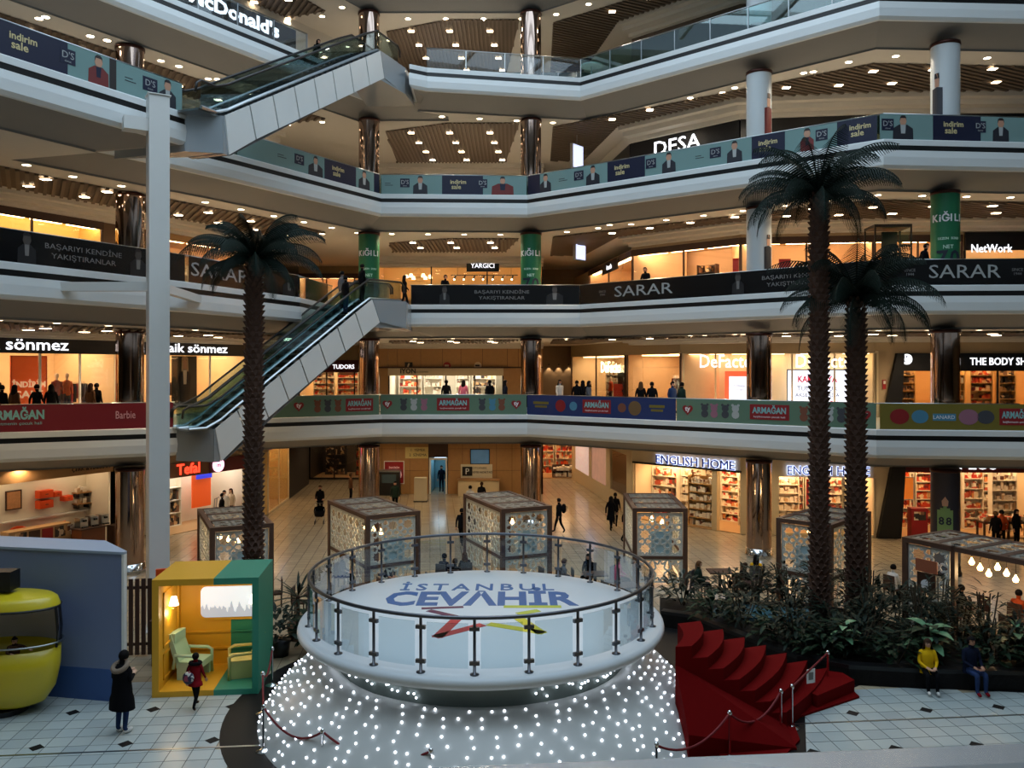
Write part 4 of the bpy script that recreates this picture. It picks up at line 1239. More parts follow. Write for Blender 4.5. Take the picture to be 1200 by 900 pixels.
# dark green cosmetics shop
xa = g3.X(1052)
HB = g3.Z(1100, 414)
t, bt, w = shop(g3, xa, g3.L, HB, 4.0, 'cosmetics shop with dark band and white lit capital letters', wall=mat('honey_wall', (200, 150, 90), 0.6), bays=4, band=(0.85, M_DARKBAND), mull=M_DARKBAND, lights=4)
text('THE BODY SHOP', bt, M_LIT, 0.5, (g3.X(1175) - xa, -0.14, g3.Z(1175, 424)), bold=0.004, width=g3.X(1216) - g3.X(1136))
lg = MB().lathe([(0.16, 0), (0.25, 0), (0.25, 0.05), (0.16, 0.05)], 24).xform(Matrix.Rotation(R(90), 4, 'X')).build('round_logo', M_LIT, bt, loc=(g3.X(1061) - xa, -0.13, g3.Z(1061, 421)))
MB().slabxz([(0, -0.15), (0.12, -0.02), (0.06, 0.12), (0, 0.04), (-0.06, 0.12), (-0.12, -0.02)], -0.05, 0.0).build('leaf_mark', M_LIT, lg)
MB().slabxz([(-0.1, HB), (-0.75, 0), (0.1, 0), (0.25, HB)], -0.2, 0.3).build('portal_leg', M_DARKBAND, t)
wallseg(g3, 0, xa, 0, HL[1], M_WALL, 'wall_right_14', 'pier beside the cosmetics shop', 0.02)
fp = g3.root('fire_point', 'small red fire sign on the pier by the cosmetics shop', 'fire box', g3.X(1034), -0.05, g3.Z(1034, 456))
MB().box(0, 0.16, 0, 0.06, 0, 0.45).build('plate', M_REDPOSTER, fp)
MB().box(0.03, 0.13, -0.02, 0.0, 0.25, 0.4).build('symbol', M_WHITE, fp)
for k, (a, b, gm) in enumerate(((1051, 1064, M_GOODSR), (1066, 1093, M_GOODSD), (1128, 1150, M_GOODSW), (1160, 1188, M_GOODSR), (1191, 1212, M_GOODSD))):
    shelf_unit(g3, g3.X(a), g3.X(b), 1.5 + 0.3 * (k % 2), 0, 2.35, 6, ['first', 'second', 'third', 'fourth', 'fifth'][k] + ' shelf from the left in the cosmetics shop', gm, mat('honey_wood', (205, 165, 105), 0.5), seed=100 + k)

# ---------- second upper level (black banners)
f = fL[2]
H = HL[2] - 0.5
t, bt, w = shop(f, f.X(-60), f.X(121), H, 1.6, 'shop with a plain yellow lit wall at the picture edge', wall=M_YELLOWWALL, bays=2, mull=M_DARKWOOD, lights=4, light=M_PANEL_W)
MB().box(f.X(-60) - f.X(-60), f.X(111) - f.X(-60), 0.3, 0.5, 0, f.Z(60, 274)).build('dark_display', M_DARKWOOD, t)
wallseg(f, f.X(-60), f.L, H, HL[2], M_WALL, 'wall_left_21', 'bulkhead of the left shops')
wallseg(f, f.X(121), f.X(194), 0, H, mat('brown_wall', (96, 72, 50), 0.6), 'wall_left_22', 'brown wall behind the mirrored column')
t, bt, w = shop(f, f.X(194), f.X(300), H, 4.0, 'softly lit beige shop behind the left palm crown', wall=M_PINKWALL, bays=4, mull=M_WOOD, lights=4)
shelf_unit(f, f.X(215), f.X(245), 1.5, 0, 2.2, 4, 'shelf of bottles behind the left palm crown', M_GOODSW, seed=120)
shelf_unit(f, f.X(260), f.X(285), 1.5, 0, 2.2, 4, 'shelf of perfume boxes right of the palm crown', M_GOODS, seed=121)
wallseg(f, f.X(300), f.L, 0, H, M_WALL, 'wall_left_23', 'pier')
fe = Face((-14.8, 58.0), (-9.0, 58.0), FLOORZ[2])
t, bt, w = shop(fe, 0.0, fe.L, HL[2] - 0.5, 3.5, 'amber shop behind the top of the lower escalator', wall=M_PINKWALL, bays=3, mull=M_DARKWOOD)
wallseg(fe, 0, fe.L, HL[2] - 0.5, HL[2], M_WALL, 'wall_end_21', 'bulkhead at the corridor end')
f = fC[2]
H = f.Z(520, 300)
t, bt, w = shop(f, f.X(440), f.L, H, 3.0, 'amber-lit fashion shop with wide glazing under black hanging sign', wall=mat('amber_wall', (232, 190, 130), 0.7), bays=3, mull=M_BLACK, lights=3, light=M_PANEL_W)
wallseg(f, 0, f.L, H, HL[2], M_WALL, 'wall_centre_21', 'cream bulkhead above the amber shop', 0.0)
wallseg(f, 0, f.X(440), 0, H, M_WALL, 'wall_centre_22', 'pier left of the amber shop', 0.0)
sg = f.root('hanging_sign', 'black hanging shop sign with white letters in the amber shop', 'sign', f.X(547), -0.3, f.Z(547, 319))
w = f.X(585) - f.X(547)
MB().box(0, w, -0.05, 0.05, 0, 0.7).build('board', M_BLACK, sg)
text('YARGICI', sg, M_LIT, 0.42, (w / 2, -0.065, 0.36), width=w * 0.72)
for xx in (w * 0.15, w * 0.85):
    MB().tube([(xx, 0, 0.7), (xx, 0, 1.35)], 0.012, 6).build('rod', M_BLACK, sg)
tr = f.root('track_light', 'black track of spotlights hanging in the amber shop', 'track light', f.X(527), 1.0, f.Z(527, 321))
w = f.X(607) - f.X(527)
MB().box(0, w, -0.03, 0.03, 0, 0.05).build('track', M_BLACK, tr)
for k in range(7):
    xx = w * (k + 0.5) / 7
    s = MB().tube([(xx, 0, 0), (xx - 0.08, -0.12, -0.25)], 0.06, 8).build('spot_head', M_BLACK, tr)
    MB().ball((xx - 0.085, -0.13, -0.27), 0.05, 8, 5).build('spot_lens', M_BULB, s)
for xx in (w * 0.1, w * 0.9):
    MB().tube([(xx, 0, 0.05), (xx, 0, H - f.Z(527, 321))], 0.012, 6).build('rod', M_BLACK, tr)
ch = f.root('chandelier', 'brass ring chandelier with lit shades in the amber shop', 'chandelier', f.X(487), 1.6, H - 0.05)
MB().tube([(0.65 * math.cos(a), 0.65 * math.sin(a), -1.05) for a in [2 * PI * k / 20 for k in range(20)]], 0.02, 6, closed=True).build('ring', M_GOLD, ch)
MB().tube([(0.95 * math.cos(a), 0.95 * math.sin(a), -1.3) for a in [2 * PI * k / 20 for k in range(20)]], 0.02, 6, closed=True).build('ring', M_GOLD, ch)
MB().tube([(0, 0, 0), (0, 0, -0.5)], 0.02, 6).build('stem', M_GOLD, ch)
for k in range(6):
    a = 2 * PI * k / 6
    MB().tube([(0, 0, -0.5), (0.65 * math.cos(a), 0.65 * math.sin(a), -1.05)], 0.008, 4).build('arm', M_GOLD, ch)
    MB().lathe([(0.14, -1.22), (0.10, -1.0), (0.001, -0.98)], 10, (0.8 * math.cos(a), 0.8 * math.sin(a), 0)).build('shade', mat('lit_shade', (255, 230, 180), 0.5, emit=3.5), ch, True)
for k, px in enumerate((462, 515, 600)):
    cloth_rail(f, f.X(px), 1.2, 7, ['leftmost', 'middle', 'rightmost'][k] + ' clothes rail in the amber shop', CLOTH, seed=30 + k, w=1.3)
fe = Face((1.9, 60.0), (5.2, 60.0), FLOORZ[2])
wallseg(fe, 0, fe.L, 0, HL[2], M_WALL, 'wall_end_22', 'wall at the end of the right corridor')
fs2 = Face((4.4, 60.0), WR[0], FLOORZ[2])
f1, f2, f3 = Face(WR[0], WR[1], FLOORZ[2]), Face(WR[1], WR[2], FLOORZ[2]), Face(WR[2], WR[3], FLOORZ[2])
H = f2.Z(900, 278)
t, bt, w = shop(fs2, fs2.X(690), fs2.L, H, 3.0, 'slanting glazed shop flank with a small white sign', wall=M_PINKWALL, bays=2, mull=M_DARKWOOD)
wallseg(fs2, 0, fs2.X(690), 0, H, M_WALL, 'wall_right_20', 'pier')
sg = fs2.root('blade_sign', 'small white lit shop sign on the slanting flank', 'sign', fs2.X(708), -0.1, fs2.Z(712, 321))
MB().box(0, fs2.X(726) - fs2.X(708), -0.04, 0.04, 0, 0.6).build('board', M_BLACK, sg)
text('brands', sg, M_LIT, 0.4, ((fs2.X(726) - fs2.X(708)) / 2, -0.06, 0.3))
for nm, ff, a, b, lb in (('a', f1, 0.0, f1.L, 'wide glazed shop with warm bare wall before the corner'), ('b', f2, 0.0, f2.L, 'wide glazed warm shop behind the pale wrapped column'), ('c', f3, 0.0, f3.X(1128), 'wide glazed warm shop behind the black display case')):
    t, bt, w = shop(ff, a, b, H, 3.0, lb, wall=M_PINKWALL, bays=2, mull=M_DARKWOOD, lights=3)
    wallseg(ff, 0, ff.L, H, HL[2], M_WALL, 'wall_right_2' + {'a': '1', 'b': '2', 'c': '3'}[nm], 'cream bulkhead above the warm shops')
for ff, a, b, yy, m, lb in ((f1, 853, 866, 0.5, M_REDPOSTER, 'dark red display panel left of the pale column'), (f2, 915, 929, 0.5, M_REDPOSTER, 'dark red display panel right of the pale column')):
    poster(ff, ff.X(a), ff.X(b), 0.3, ff.Z(a, 302), yy, m, lb, 'display_board', 'board')
shelf_unit(f1, f1.X(800), f1.X(822), 1.4, 0, 2.3, 5, 'dark shelf of sparkling goods in the warm corner shop', M_GOODSD, M_DARKWOOD, seed=130)
for k, (ff, px) in enumerate(((f1, 755), (f2, 945), (f2, 985), (f3, 1085))):
    cloth_rail(ff, ff.X(px), 1.4, 8, ['clothes rail near the slanting flank', 'clothes rail left of the tall palm trunk', 'clothes rail right of the tall palm trunk', 'clothes rail beside the green wrapped column'][k], CLOTH, seed=40 + k, z=0.2)
xa = f3.X(1130)
t, bt, w = shop(f3, xa, f3.L, H + 0.1, 3.5, 'shop with black band and white lit letters at the right edge', wall=M_SHOPWALL, bays=2, mull=M_BLACK, band=(0.85, M_DARKBAND))
text('NetWork', bt, M_LIT, 0.55, (f3.X(1160) - xa, -0.14, f3.Z(1160, 292)), bold=0.003, width=f3.X(1184) - f3.X(1136))
# black frame display case
dc = Face((15.0, 35.8), (20.0, 35.5), FLOORZ[2])
x0, x1 = dc.X(1025), dc.X(1069)
hh = dc.Z(1025, 266)
c = dc.root('display_case', 'black-framed glass display case with a dark suit', 'display case', x0, 0, 0)
w = x1 - x0
for sx in (0, w - 0.06):
    for sy in (0, 1.2):
        MB().box(sx, sx + 0.06, sy, sy + 0.06, 0, hh).build('post', M_BLACK, c)
MB().box(0, w, 0, 1.26, hh, hh + 0.12).build('roof', M_BLACK, c)
MB().box(0, w, 0, 1.26, 0, 0.15).build('base', M_BLACK, c)
MB().box(0.06, w - 0.06, 0.02, 0.035, 0.15, hh).build('glass_pane', M_SHOPGLASS, c)
MB().box(0.55, w - 0.35, 0.7, 0.75, 0.15, hh - 0.1).build('back_panel', M_DARKWALL, c)
mannequin(dc.W((x0 + x1) / 2 + 0.1, 0.4, 0.15), dc.rz, 'mannequin in a dark suit inside the black display case', CLOTH[6], CLOTH[6])
# hanging white light-box signs
for lv, (px, py, Y, h2) in {2: (679, 293, 47.5, 1.2), 3: (676, 184, 46.0, 1.35)}.items():
    p = atd(px, py, Y)
    s = thing('blade_sign', 'tilted white lit hanging sign box under the %s ceiling' % LEVEL[lv], 'sign', p, R(50))
    MB().box(-0.5, 0.5, -0.09, 0.09, -h2 / 2, h2 / 2).build('case', M_STEEL, s)
    MB().box(-0.46, 0.46, -0.10, -0.09, -h2 / 2 + 0.05, h2 / 2 - 0.05).build('lit_face', mat('blue_white_face', (205, 215, 255), 0.5, emit=1.2), s)
    MB().tube([(0, 0, h2 / 2), (0, 0, CEILZ[lv] - p.z)], 0.02, 6).build('rod', M_STEEL, s)

# ---------- third upper level (teal banners)
def dark_front(f, x0, x1, H, label, band_h=0.8, light=M_PANEL_D, wall=M_SHOPWALL, band_m=M_DARKBAND, bays=3):
    return shop(f, x0, x1, H, 3.0, label, wall=wall, bays=bays, mull=M_DARKWOOD, band=(band_h, band_m), light=light)
f = fC[3]
H = HL[3] - 0.75
t, bt, w = dark_front(f, f.X(452), f.L, H, 'dim shop with black band behind the centre of the teal-banner level')
text('CHIC', bt, M_LIT, 0.55, (f.X(503) - f.X(452), -0.14, H - 0.42), bold=0.003, width=1.9)
wallseg(f, 0, f.L, H, HL[3], M_CREAM, 'wall_centre_31', 'cream bulkhead')
wallseg(f, 0, f.X(452), 0, H, M_WALL, 'wall_centre_32', 'pier')
f = fL[3]
dark_front(f, f.X(-120), f.X(150), H, 'dim dark shop front far left on the teal-banner level')
dark_front(f, f.X(152), f.L, H, 'dim dark shop front behind the upper escalator foot')
wallseg(f, f.X(-120), f.L, H, HL[3], M_CREAM, 'wall_left_31', 'cream bulkhead')
fs3 = Face((4.4, 60.0), WR[0], FLOORZ[3])
f1, f2, f3 = Face(WR[0], WR[1], FLOORZ[3]), Face(WR[1], WR[2], FLOORZ[3]), Face(WR[2], WR[3], FLOORZ[3])
t, bt, w = dark_front(fs3, fs3.X(700), fs3.L, H, 'dark slanting shop flank with small white letters', 1.2)
text('DESA', bt, M_LIT, 0.6, (w * 0.5, -0.14, H - 0.6), bold=0.003)
xa = 0.0
t, bt, w = dark_front(f1, 0.0, f1.L, H, 'leather shop with large white lit letters on black', 2.2, M_PANEL_D)
text('DESA', bt, M_LIT, 1.05, (f1.X(794), -0.14, f1.Z(794, 171)), bold=0.004, width=f1.X(822) - f1.X(768))
for k in range(7):
    a = k * 0.20
    MB().tube([(f1.X(757) + 0.9 * math.cos(R(a0)) * (1 + a * 0.5), -0.14, H - 1.0 - a * 0.5 + 0.5 * math.sin(R(a0))) for a0 in range(200, 270, 10)], 0.035, 6).build('lit_arc', mat('teal_lit_arc', (150, 215, 210), 0.5, emit=0.8), bt)
dark_front(f2, 0.0, f2.L, H, 'dim shop front behind the pale columns', 0.9)
dark_front(f3, 0.0, f3.L, H, 'dim shop front at the right end of the teal-banner level', 0.9)
for k, ff in enumerate((fs3, f1, f2, f3)):
    wallseg(ff, 0, ff.L, H, HL[3], M_CREAM, 'wall_right_3%d' % k, 'cream bulkhead')
wallseg(Face((1.9, 60.0), (5.2, 60.0), FLOORZ[3]), 0, 3.3, 0, HL[3], M_WALL, 'wall_end_31', 'corridor end wall')
wallseg(Face((-14.8, 58.0), (-9.0, 58.0), FLOORZ[3]), 0, 5.8, 0, HL[3], M_WALL, 'wall_end_32', 'corridor end wall')

# ---------- top level
f = fL[4]
fm = Face(atd(150, 0, 36.5)[:2], atd(395, 0, 47.0)[:2], FLOORZ[4])
zt = fm.Z(250, -14)
t, bt, w = shop(fm, 0, fm.X(345), 3.4, 3.0, 'restaurant front with bold white letters on a black band', wall=M_SHOPDARK, bays=4, mull=M_BLACK, band=(1.0, M_DARKBAND), light=M_PANEL_D)
text("McDonald's", bt, M_LIT, 0.95, ((fm.X(222) + fm.X(322)) / 2, -0.14, 2.9), bold=0.03, width=fm.X(324) - fm.X(218))
wallseg(fm, fm.X(345), fm.L, 0, HL[4], M_CREAM, 'wall_left_41', 'cream wall beside the restaurant')
wallseg(fm, 0, fm.X(345), 3.4, HL[4], M_CREAM, 'wall_left_42', 'cream wall above the restaurant')
f = fC[4]
wallseg(f, -3, f.L + 4, 0, HL[4], M_BROWN, 'wall_centre_41', 'brown wall behind the food court')
fk = Face((-6.5, 49.0), (2.5, 49.0), FLOORZ[4])
k1 = fk.root('food_counter', 'white food court kiosk with a grey canopy on the top level', 'kiosk', fk.X(476), 0, 0)
MB().box(0, 3.2, 0, 1.2, 0, 1.15).build('counter', M_WHITE, k1)
MB().box(1.0, 3.0, 0.3, 1.0, 1.15, 2.5).build('back_unit', M_WHITE, k1)
MB().box(0.9, 3.1, 0.0, 1.1, 2.5, 2.65).build('canopy', M_STEEL, k1)
MB().box(1.3, 2.3, 0.24, 0.3, 1.4, 2.0).build('menu_screen', M_SCREEN, k1)
gl = fk.root('glass_partition', 'row of grey glass partition panels in the food court', 'partition', fk.X(548), -1.5, 0)
for k in range(7):
    MB().box(k * 1.05, k * 1.05 + 1.0, 0, 0.03, 0, 2.3).build('glass_pane', mat('grey_film', (70, 88, 90), 0.15), gl)
    MB().box(k * 1.05 + 1.0, k * 1.05 + 1.05, -0.02, 0.05, 0, 2.35).build('post', M_STEEL, gl)
for k, px in enumerate((556, 590, 700, 800)):
    t = fk.root('food_court_table', 'round white food court table %s' % ['nearest the white kiosk', 'left of the mirrored column', 'right of the mirrored column', 'below the slanting top balcony'][k], 'table', fk.X(px) * 0.92, -4.6 - max(0, k - 1) * 1.5, 0)
    MB().lathe([(0.001, 0.98), (0.55, 0.98), (0.55, 1.03), (0.001, 1.03)], 20).build('table_top', M_WHITE, t)
    MB().tube([(0, 0, 0.03), (0, 0, 0.98)], 0.04, 8).build('stem', M_STEEL, t)
    MB().lathe([(0.001, 0.0), (0.3, 0.0), (0.3, 0.03), (0.001, 0.03)], 16).build('base', M_STEEL, t)
f1, f2, f3 = Face(WR[0], WR[1], FLOORZ[4]), Face(WR[1], WR[2], FLOORZ[4]), Face(WR[2], WR[3], FLOORZ[4])
for k, ff in enumerate((f1, f2, f3)):
    wallseg(ff, 0, ff.L, 0, HL[4], M_BROWN, 'wall_right_4%d' % k, 'brown wall of the top level')

# ---------- ground floor ceiling lamps: light the hall under the first balcony
for x, y in ((-20, 34), (-16, 38), (-12, 43), (-11, 50), (-11.5, 57), (-7, 46), (-7, 51), (-2, 45.5), (-2, 51), (3.4, 46), (3.3, 52), (3.3, 58), (8, 42), (12, 38.2), (16, 36.5), (20, 36.5)):
    ld = bpy.data.lights.new('lamp', 'SPOT')
    ld.energy = 160; ld.color = (1.0, 0.76, 0.48); ld.spot_size = R(150); ld.spot_blend = 0.5; ld.shadow_soft_size = 0.12
    l = bpy.data.objects.new('ground_floor_lamp', ld); COL.objects.link(l); l.location = (x, y, H0 - 0.05)

# ------------------------------------------------------------------ balustrades and banners
M_SAGE = mat('sage_banner', (92, 122, 102), 0.5)
M_RED_B = mat('red_banner', (116, 14, 30), 0.5)
M_BLUE_B = mat('blue_banner', (20, 46, 100), 0.5)
M_YEL_B = mat('yellow_banner', (116, 104, 36), 0.5)
M_BLK_B = mat('black_banner', (14, 13, 15), 0.22)
M_TEAL_B = mat('teal_banner', (120, 150, 148), 0.25)
M_NAVY = mat('navy_print', (14, 20, 50), 0.4)
M_GOLDL = mat('gold_letter', (206, 190, 140), 0.5)
M_GREYL = mat('grey_letter2', (120, 118, 116), 0.5)
M_SILVERL = mat('silver_letter', (165, 168, 168), 0.4)
M_SUIT = mat('dark_suit_print', (30, 32, 42), 0.5)
M_REDSUIT = mat('red_suit_print', (112, 36, 34), 0.5)
M_SKINP = mat('print_skin2', (188, 142, 116), 0.5)
M_HAIRP = mat('print_hair2', (34, 26, 24), 0.5)
M_TOYRED = mat('toy_red', (138, 24, 30), 0.5)
M_TEALL = mat('teal_letter', (130, 190, 192), 0.5)
PLUSH = [mat('plush_%d' % k, c, 0.7) for k, c in enumerate([(60, 62, 70), (150, 100, 120), (170, 175, 175), (120, 70, 50), (70, 130, 160)])]

def rail(lv, k0, k1, label, pane=M_GLASS, px0=None, px1=None, posts=False, h=1.0):
    """glass balustrade with steel handrail on one straight run of a balcony edge"""
    E = offset(EDGE[lv], 0.14)
    f = Face(E[k0], E[k1], ZB[lv] + 0.30)
    xa = f.X(px0) if px0 is not None else 0.0
    xb = f.X(px1) if px1 is not None else f.L
    xb = min(xb, f.L)
    t = f.root('balustrade', label, 'balustrade', xa)
    L = xb - xa
    n = max(1, int(round(L / 1.9)))
    for k in range(n):
        a, b = L * k / n + 0.02, L * (k + 1) / n - 0.02
        MB().box(a, b, -0.008, 0.008, 0.02, h - 0.04).build('glass_pane', pane, t)
        if posts:
            MB().box(b + 0.0, b + 0.04, -0.03, 0.03, 0.0, h).build('post', M_STEEL, t)
    MB().tube([(0, 0, h), (L, 0, h)], 0.032, 8).build('handrail', M_STEEL, t, True)
    return f, xa, t

class Banner:
    def __init__(s, lv, k0, k1, px0, px1, m, label, h=0.98):
        E = offset(EDGE[lv], 0.10)
        s.f = Face(E[k0], E[k1], ZB[lv] + 0.32)
        s.xa = s.f.X(px0)
        s.xb = min(s.f.X(px1), s.f.L) if px1 < 1199 else s.f.X(px1)
        s.h = h
        s.t = s.f.root('banner', label, 'banner', s.xa, 0, 0)
        MB().box(0, s.xb - s.xa, -0.012, 0.0, 0, h).build('sheet', m, s.t)
    def x(s, px):
        return s.f.X(px) - s.xa
    def patch(s, px0, px1, m, z0=0.0, z1=1.0, name='print_block', d=0.004):
        return MB().box(max(0.0, s.x(px0)), s.x(px1), -0.012 - d, -0.012, s.h * z0, s.h * z1).build(name, m, s.t)
    def man(s, px0, px1, suit=None, skin=None):
        a, b = s.x(px0), s.x(px1)
        suit = suit or M_SUIT
        c, w, h = (a + b) / 2, (b - a), s.h
        y0, y1 = -0.02, -0.012
        MB().slabxz([(c - w * .5, 0.01), (c + w * .5, 0.01), (c + w * .48, h * .45), (c + w * .2, h * .6), (c - w * .2, h * .6), (c - w * .48, h * .45)], y0, y1).build('figure_print', suit, s.t)
        MB().slabxz([(c - w * .1, h * .25), (c + w * .1, h * .25), (c + w * .13, h * .6), (c - w * .13, h * .6)], y0 - .003, y0).build('shirt_print', PLUSH[2] if suit is M_SUIT else (M_NAVY if suit is M_REDSUIT else M_GREYL), s.t)
        hw = min(w * .24, 0.13)
        MB().slabxz([(c - hw * .6, h * .58), (c + hw * .6, h * .58), (c + hw, h * .72), (c + hw * .9, h * .88), (c - hw * .9, h * .88), (c - hw, h * .72)], y0 - .003, y1).build('face_print', skin or M_SKINP, s.t)
        MB().slabxz([(c - hw * .98, h * .76), (c - hw * .75, h * .86), (c + hw * .75, h * .86), (c + hw * .98, h * .76), (c + hw * .9, h * .90), (c + hw * .45, h * .965), (c - hw * .45, h * .965), (c - hw * .9, h * .90)], y0 - .006, y1).build('hair_print', M_HAIRP, s.t)
    def ds(s, px0, px1):
        a, b = s.x(px0), s.x(px1)
        MB().box(a, b, -0.022, -0.012, s.h * .36, s.h * .82).build('logo_plate', M_NAVY, s.t)
        text("D'S", s.t, M_SILVERL, s.h * 0.30, ((a + b) / 2, -0.026, s.h * .62), ext=0.002)
        text("damat", s.t, M_SILVERL, s.h * 0.09, ((a + b) / 2, -0.026, s.h * .44), ext=0.002)
    def sale(s, px):
        text("indirim", s.t, M_GOLDL, s.h * 0.30, (s.x(px), -0.022, s.h * .66), ext=0.002, bold=0.006)
        text("sale", s.t, M_GOLDL, s.h * 0.34, (s.x(px) - 0.1, -0.022, s.h * .40), ext=0.002, bold=0.006)
    def fine(s, px, w):
        for k in range(2):
            MB().box(s.x(px), s.x(px) + w * (0.7 + 0.3 * k), -0.016, -0.012, s.h * (.55 - .1 * k), s.h * (.58 - .1 * k)).build('caption_line', M_SUIT, s.t)
    def sarar(s, px0, px1):
        text('SARAR', s.t, M_SILVERL, s.h * 0.74, ((s.x(px0) + s.x(px1)) / 2, -0.02, s.h * .5), ext=0.004, width=s.x(px1) - s.x(px0))
    def since(s, px):
        text('SINCE\n1944', s.t, M_GREYL, s.h * 0.16, (s.x(px), -0.02, s.h * .5), ext=0.002)
    def motto(s, px0, px1):
        c = (s.x(px0) + s.x(px1)) / 2
        w = s.x(px1) - s.x(px0)
        text('BAŞARIYI KENDİNE', s.t, M_GREYL, s.h * 0.24, (c, -0.02, s.h * .64), ext=0.002, width=w)
        text('YAKIŞTIRANLAR', s.t, M_GREYL, s.h * 0.24, (c, -0.02, s.h * .34), ext=0.002, width=w * 0.84)
    def dim_man(s, px0, px1):
        s.man(px0, px1, mat('dim_suit_print', (32, 32, 34), 0.4), mat('dim_skin_print', (74, 68, 64), 0.5))
    def toylogo(s, px0, px1):
        a, b = s.x(px0), s.x(px1)
        bl = MB().box(a, b, -0.024, -0.012, s.h * .2, s.h * .84).build('logo_plate', M_TOYRED, s.t)
        text('ARMAĞAN', s.t, M_TEALL, s.h * 0.36, ((a + b) / 2, -0.028, s.h * .58), ext=0.003, bold=0.01, width=(b - a) * .86)
        text('keşfetmenin çocuk hali', s.t, M_LETTER, s.h * 0.11, ((a + b) / 2, -0.028, s.h * .32), ext=0.002, width=(b - a) * .8)
    def heart(s, px):
        c, z, r = s.x(px), s.h * .52, s.h * .24
        pts = []
        for k in range(24):
            a = 2 * PI * k / 24
            pts.append((c + r * 1.05 * (math.sin(a) ** 3), z + r * (13 * math.cos(a) - 5 * math.cos(2 * a) - 2 * math.cos(3 * a) - math.cos(4 * a)) / 15))
        MB().slabxz(pts[::-1], -0.02, -0.012).build('heart_logo', M_TOYRED, s.t)
        text('ty', s.t, M_LETTER, s.h * .3, (c, -0.024, z + 0.04), ext=0.002, bold=0.008)
    def plush(s, px, m, ears=True):
        """plain generic soft toy"""
        c, h = s.x(px), s.h
        mb = MB()
        circ = lambda x, z, r, n=12: [(x + r * math.cos(-2 * PI * k / n), z + r * math.sin(-2 * PI * k / n)) for k in range(n)]
        MB().slabxz(circ(c, h * .36, h * .17), -0.018, -0.012).build('toy_body_print', m, s.t)
        MB().slabxz(circ(c, h * .62, h * .16), -0.022, -0.012).build('toy_head_print', m, s.t)
        for sx in (-1, 1):
            MB().slabxz(circ(c + sx * h * .13, h * .77, h * .06, 8), -0.02, -0.012).build('toy_ear_print', m, s.t)

# first level
rail(1, 1, 2, 'glass balustrade behind the red banner')
b = Banner(1, 1, 2, -60, 203, M_RED_B, 'dark red toy banner left of the white steel post')
text('ARMAĞAN', b.t, M_TEALL, 0.46, (b.x(20), -0.022, 0.60), ext=0.004, bold=0.018, width=b.x(53) - b.x(-13))
text('keşfetmenin çocuk hali', b.t, M_TEALL, 0.16, (b.x(18), -0.022, 0.30), ext=0.003, width=b.x(50) - b.x(-13))
text('Barbie', b.t, mat('pink_script', (225, 170, 180), 0.5), 0.42, (b.x(147), -0.022, 0.52), ext=0.003, width=b.x(159) - b.x(136))
rail(1, 4, 5, 'glass balustrade behind the short sage banner')
b = Banner(1, 4, 5, 318, 444, M_SAGE, 'sage green toy banner right of the lower escalator')
b.heart(350); b.toylogo(405, 437)
for px, m in ((372, 3), (384, 0), (396, 3)): b.plush(px, PLUSH[m])
rail(1, 5, 6, 'glass balustrade in front of the white accessories shop')
b = Banner(1, 5, 6, 446, 617, M_SAGE, 'sage green toy banner in front of the white accessories shop')
b.heart(454); b.toylogo(512, 550); b.heart(605)
for px, m in ((473, 0), (485, 2), (497, 1), (565, 0), (577, 4), (588, 3)): b.plush(px, PLUSH[m])
rail(1, 6, 7, 'glass balustrade along the slanting side of the toy-banner level')
b = Banner(1, 6, 7, 618, 792, M_BLUE_B, 'dark blue toy banner right of the mirrored column')
b.toylogo(683, 716)
for px in (634, 770):
    MB().box(b.x(px - 9), b.x(px + 9), -0.018, -0.012, b.h * .55, b.h * .68).build('caption_line', M_YEL_B, b.t)
    MB().box(b.x(px - 7), b.x(px + 7), -0.018, -0.012, b.h * .38, b.h * .48).build('caption_line', M_YEL_B, b.t)
for px, m, r in ((657, M_TOYRED, .3), (672, PLUSH[4], .22), (729, PLUSH[3], .22), (744, mat('toy_brown', (110, 84, 50), 0.6), .34)):
    c = b.x(px)
    MB().slabxz([(c + b.h * r * math.cos(-2 * PI * k / 16), b.h * .5 + b.h * r * math.sin(-2 * PI * k / 16)) for k in range(16)], -0.02, -0.012).build('toy_ball_print', m, b.t)
b = Banner(1, 6, 7, 793, 1029, M_SAGE, 'sage green toy banner crossed by the two palm trunks')
b.heart(806); b.toylogo(879, 925); b.heart(1013)
for px, m in ((826, 0), (837, 1), (850, 0), (862, 2), (942, 3), (972, 2), (986, 0)): b.plush(px, PLUSH[m])
rail(1, 7, 8, 'glass balustrade behind the yellow banner')
b = Banner(1, 7, 8, 1031, 1240, M_YEL_B, 'olive yellow toy banner at the right edge')
b.toylogo(1171, 1213)
for px, m, r in ((1054, M_TOYRED, .3), (1078, PLUSH[4], .26), (1135, PLUSH[1], .3), (1155, PLUSH[0], .26)):
    c = b.x(px)
    MB().slabxz([(c + b.h * r * 1.2 * math.cos(-2 * PI * k / 16), b.h * .5 + b.h * r * math.sin(-2 * PI * k / 16)) for k in range(16)], -0.02, -0.012).build('toy_ball_print', m, b.t)
MB().box(b.x(1093), b.x(1120), -0.018, -0.012, b.h * .35, b.h * .62).build('logo_plate', PLUSH[4], b.t)
text('LANARD', b.t, M_LETTER, 0.2, (b.x(1106), -0.022, b.h * .48), ext=0.002)

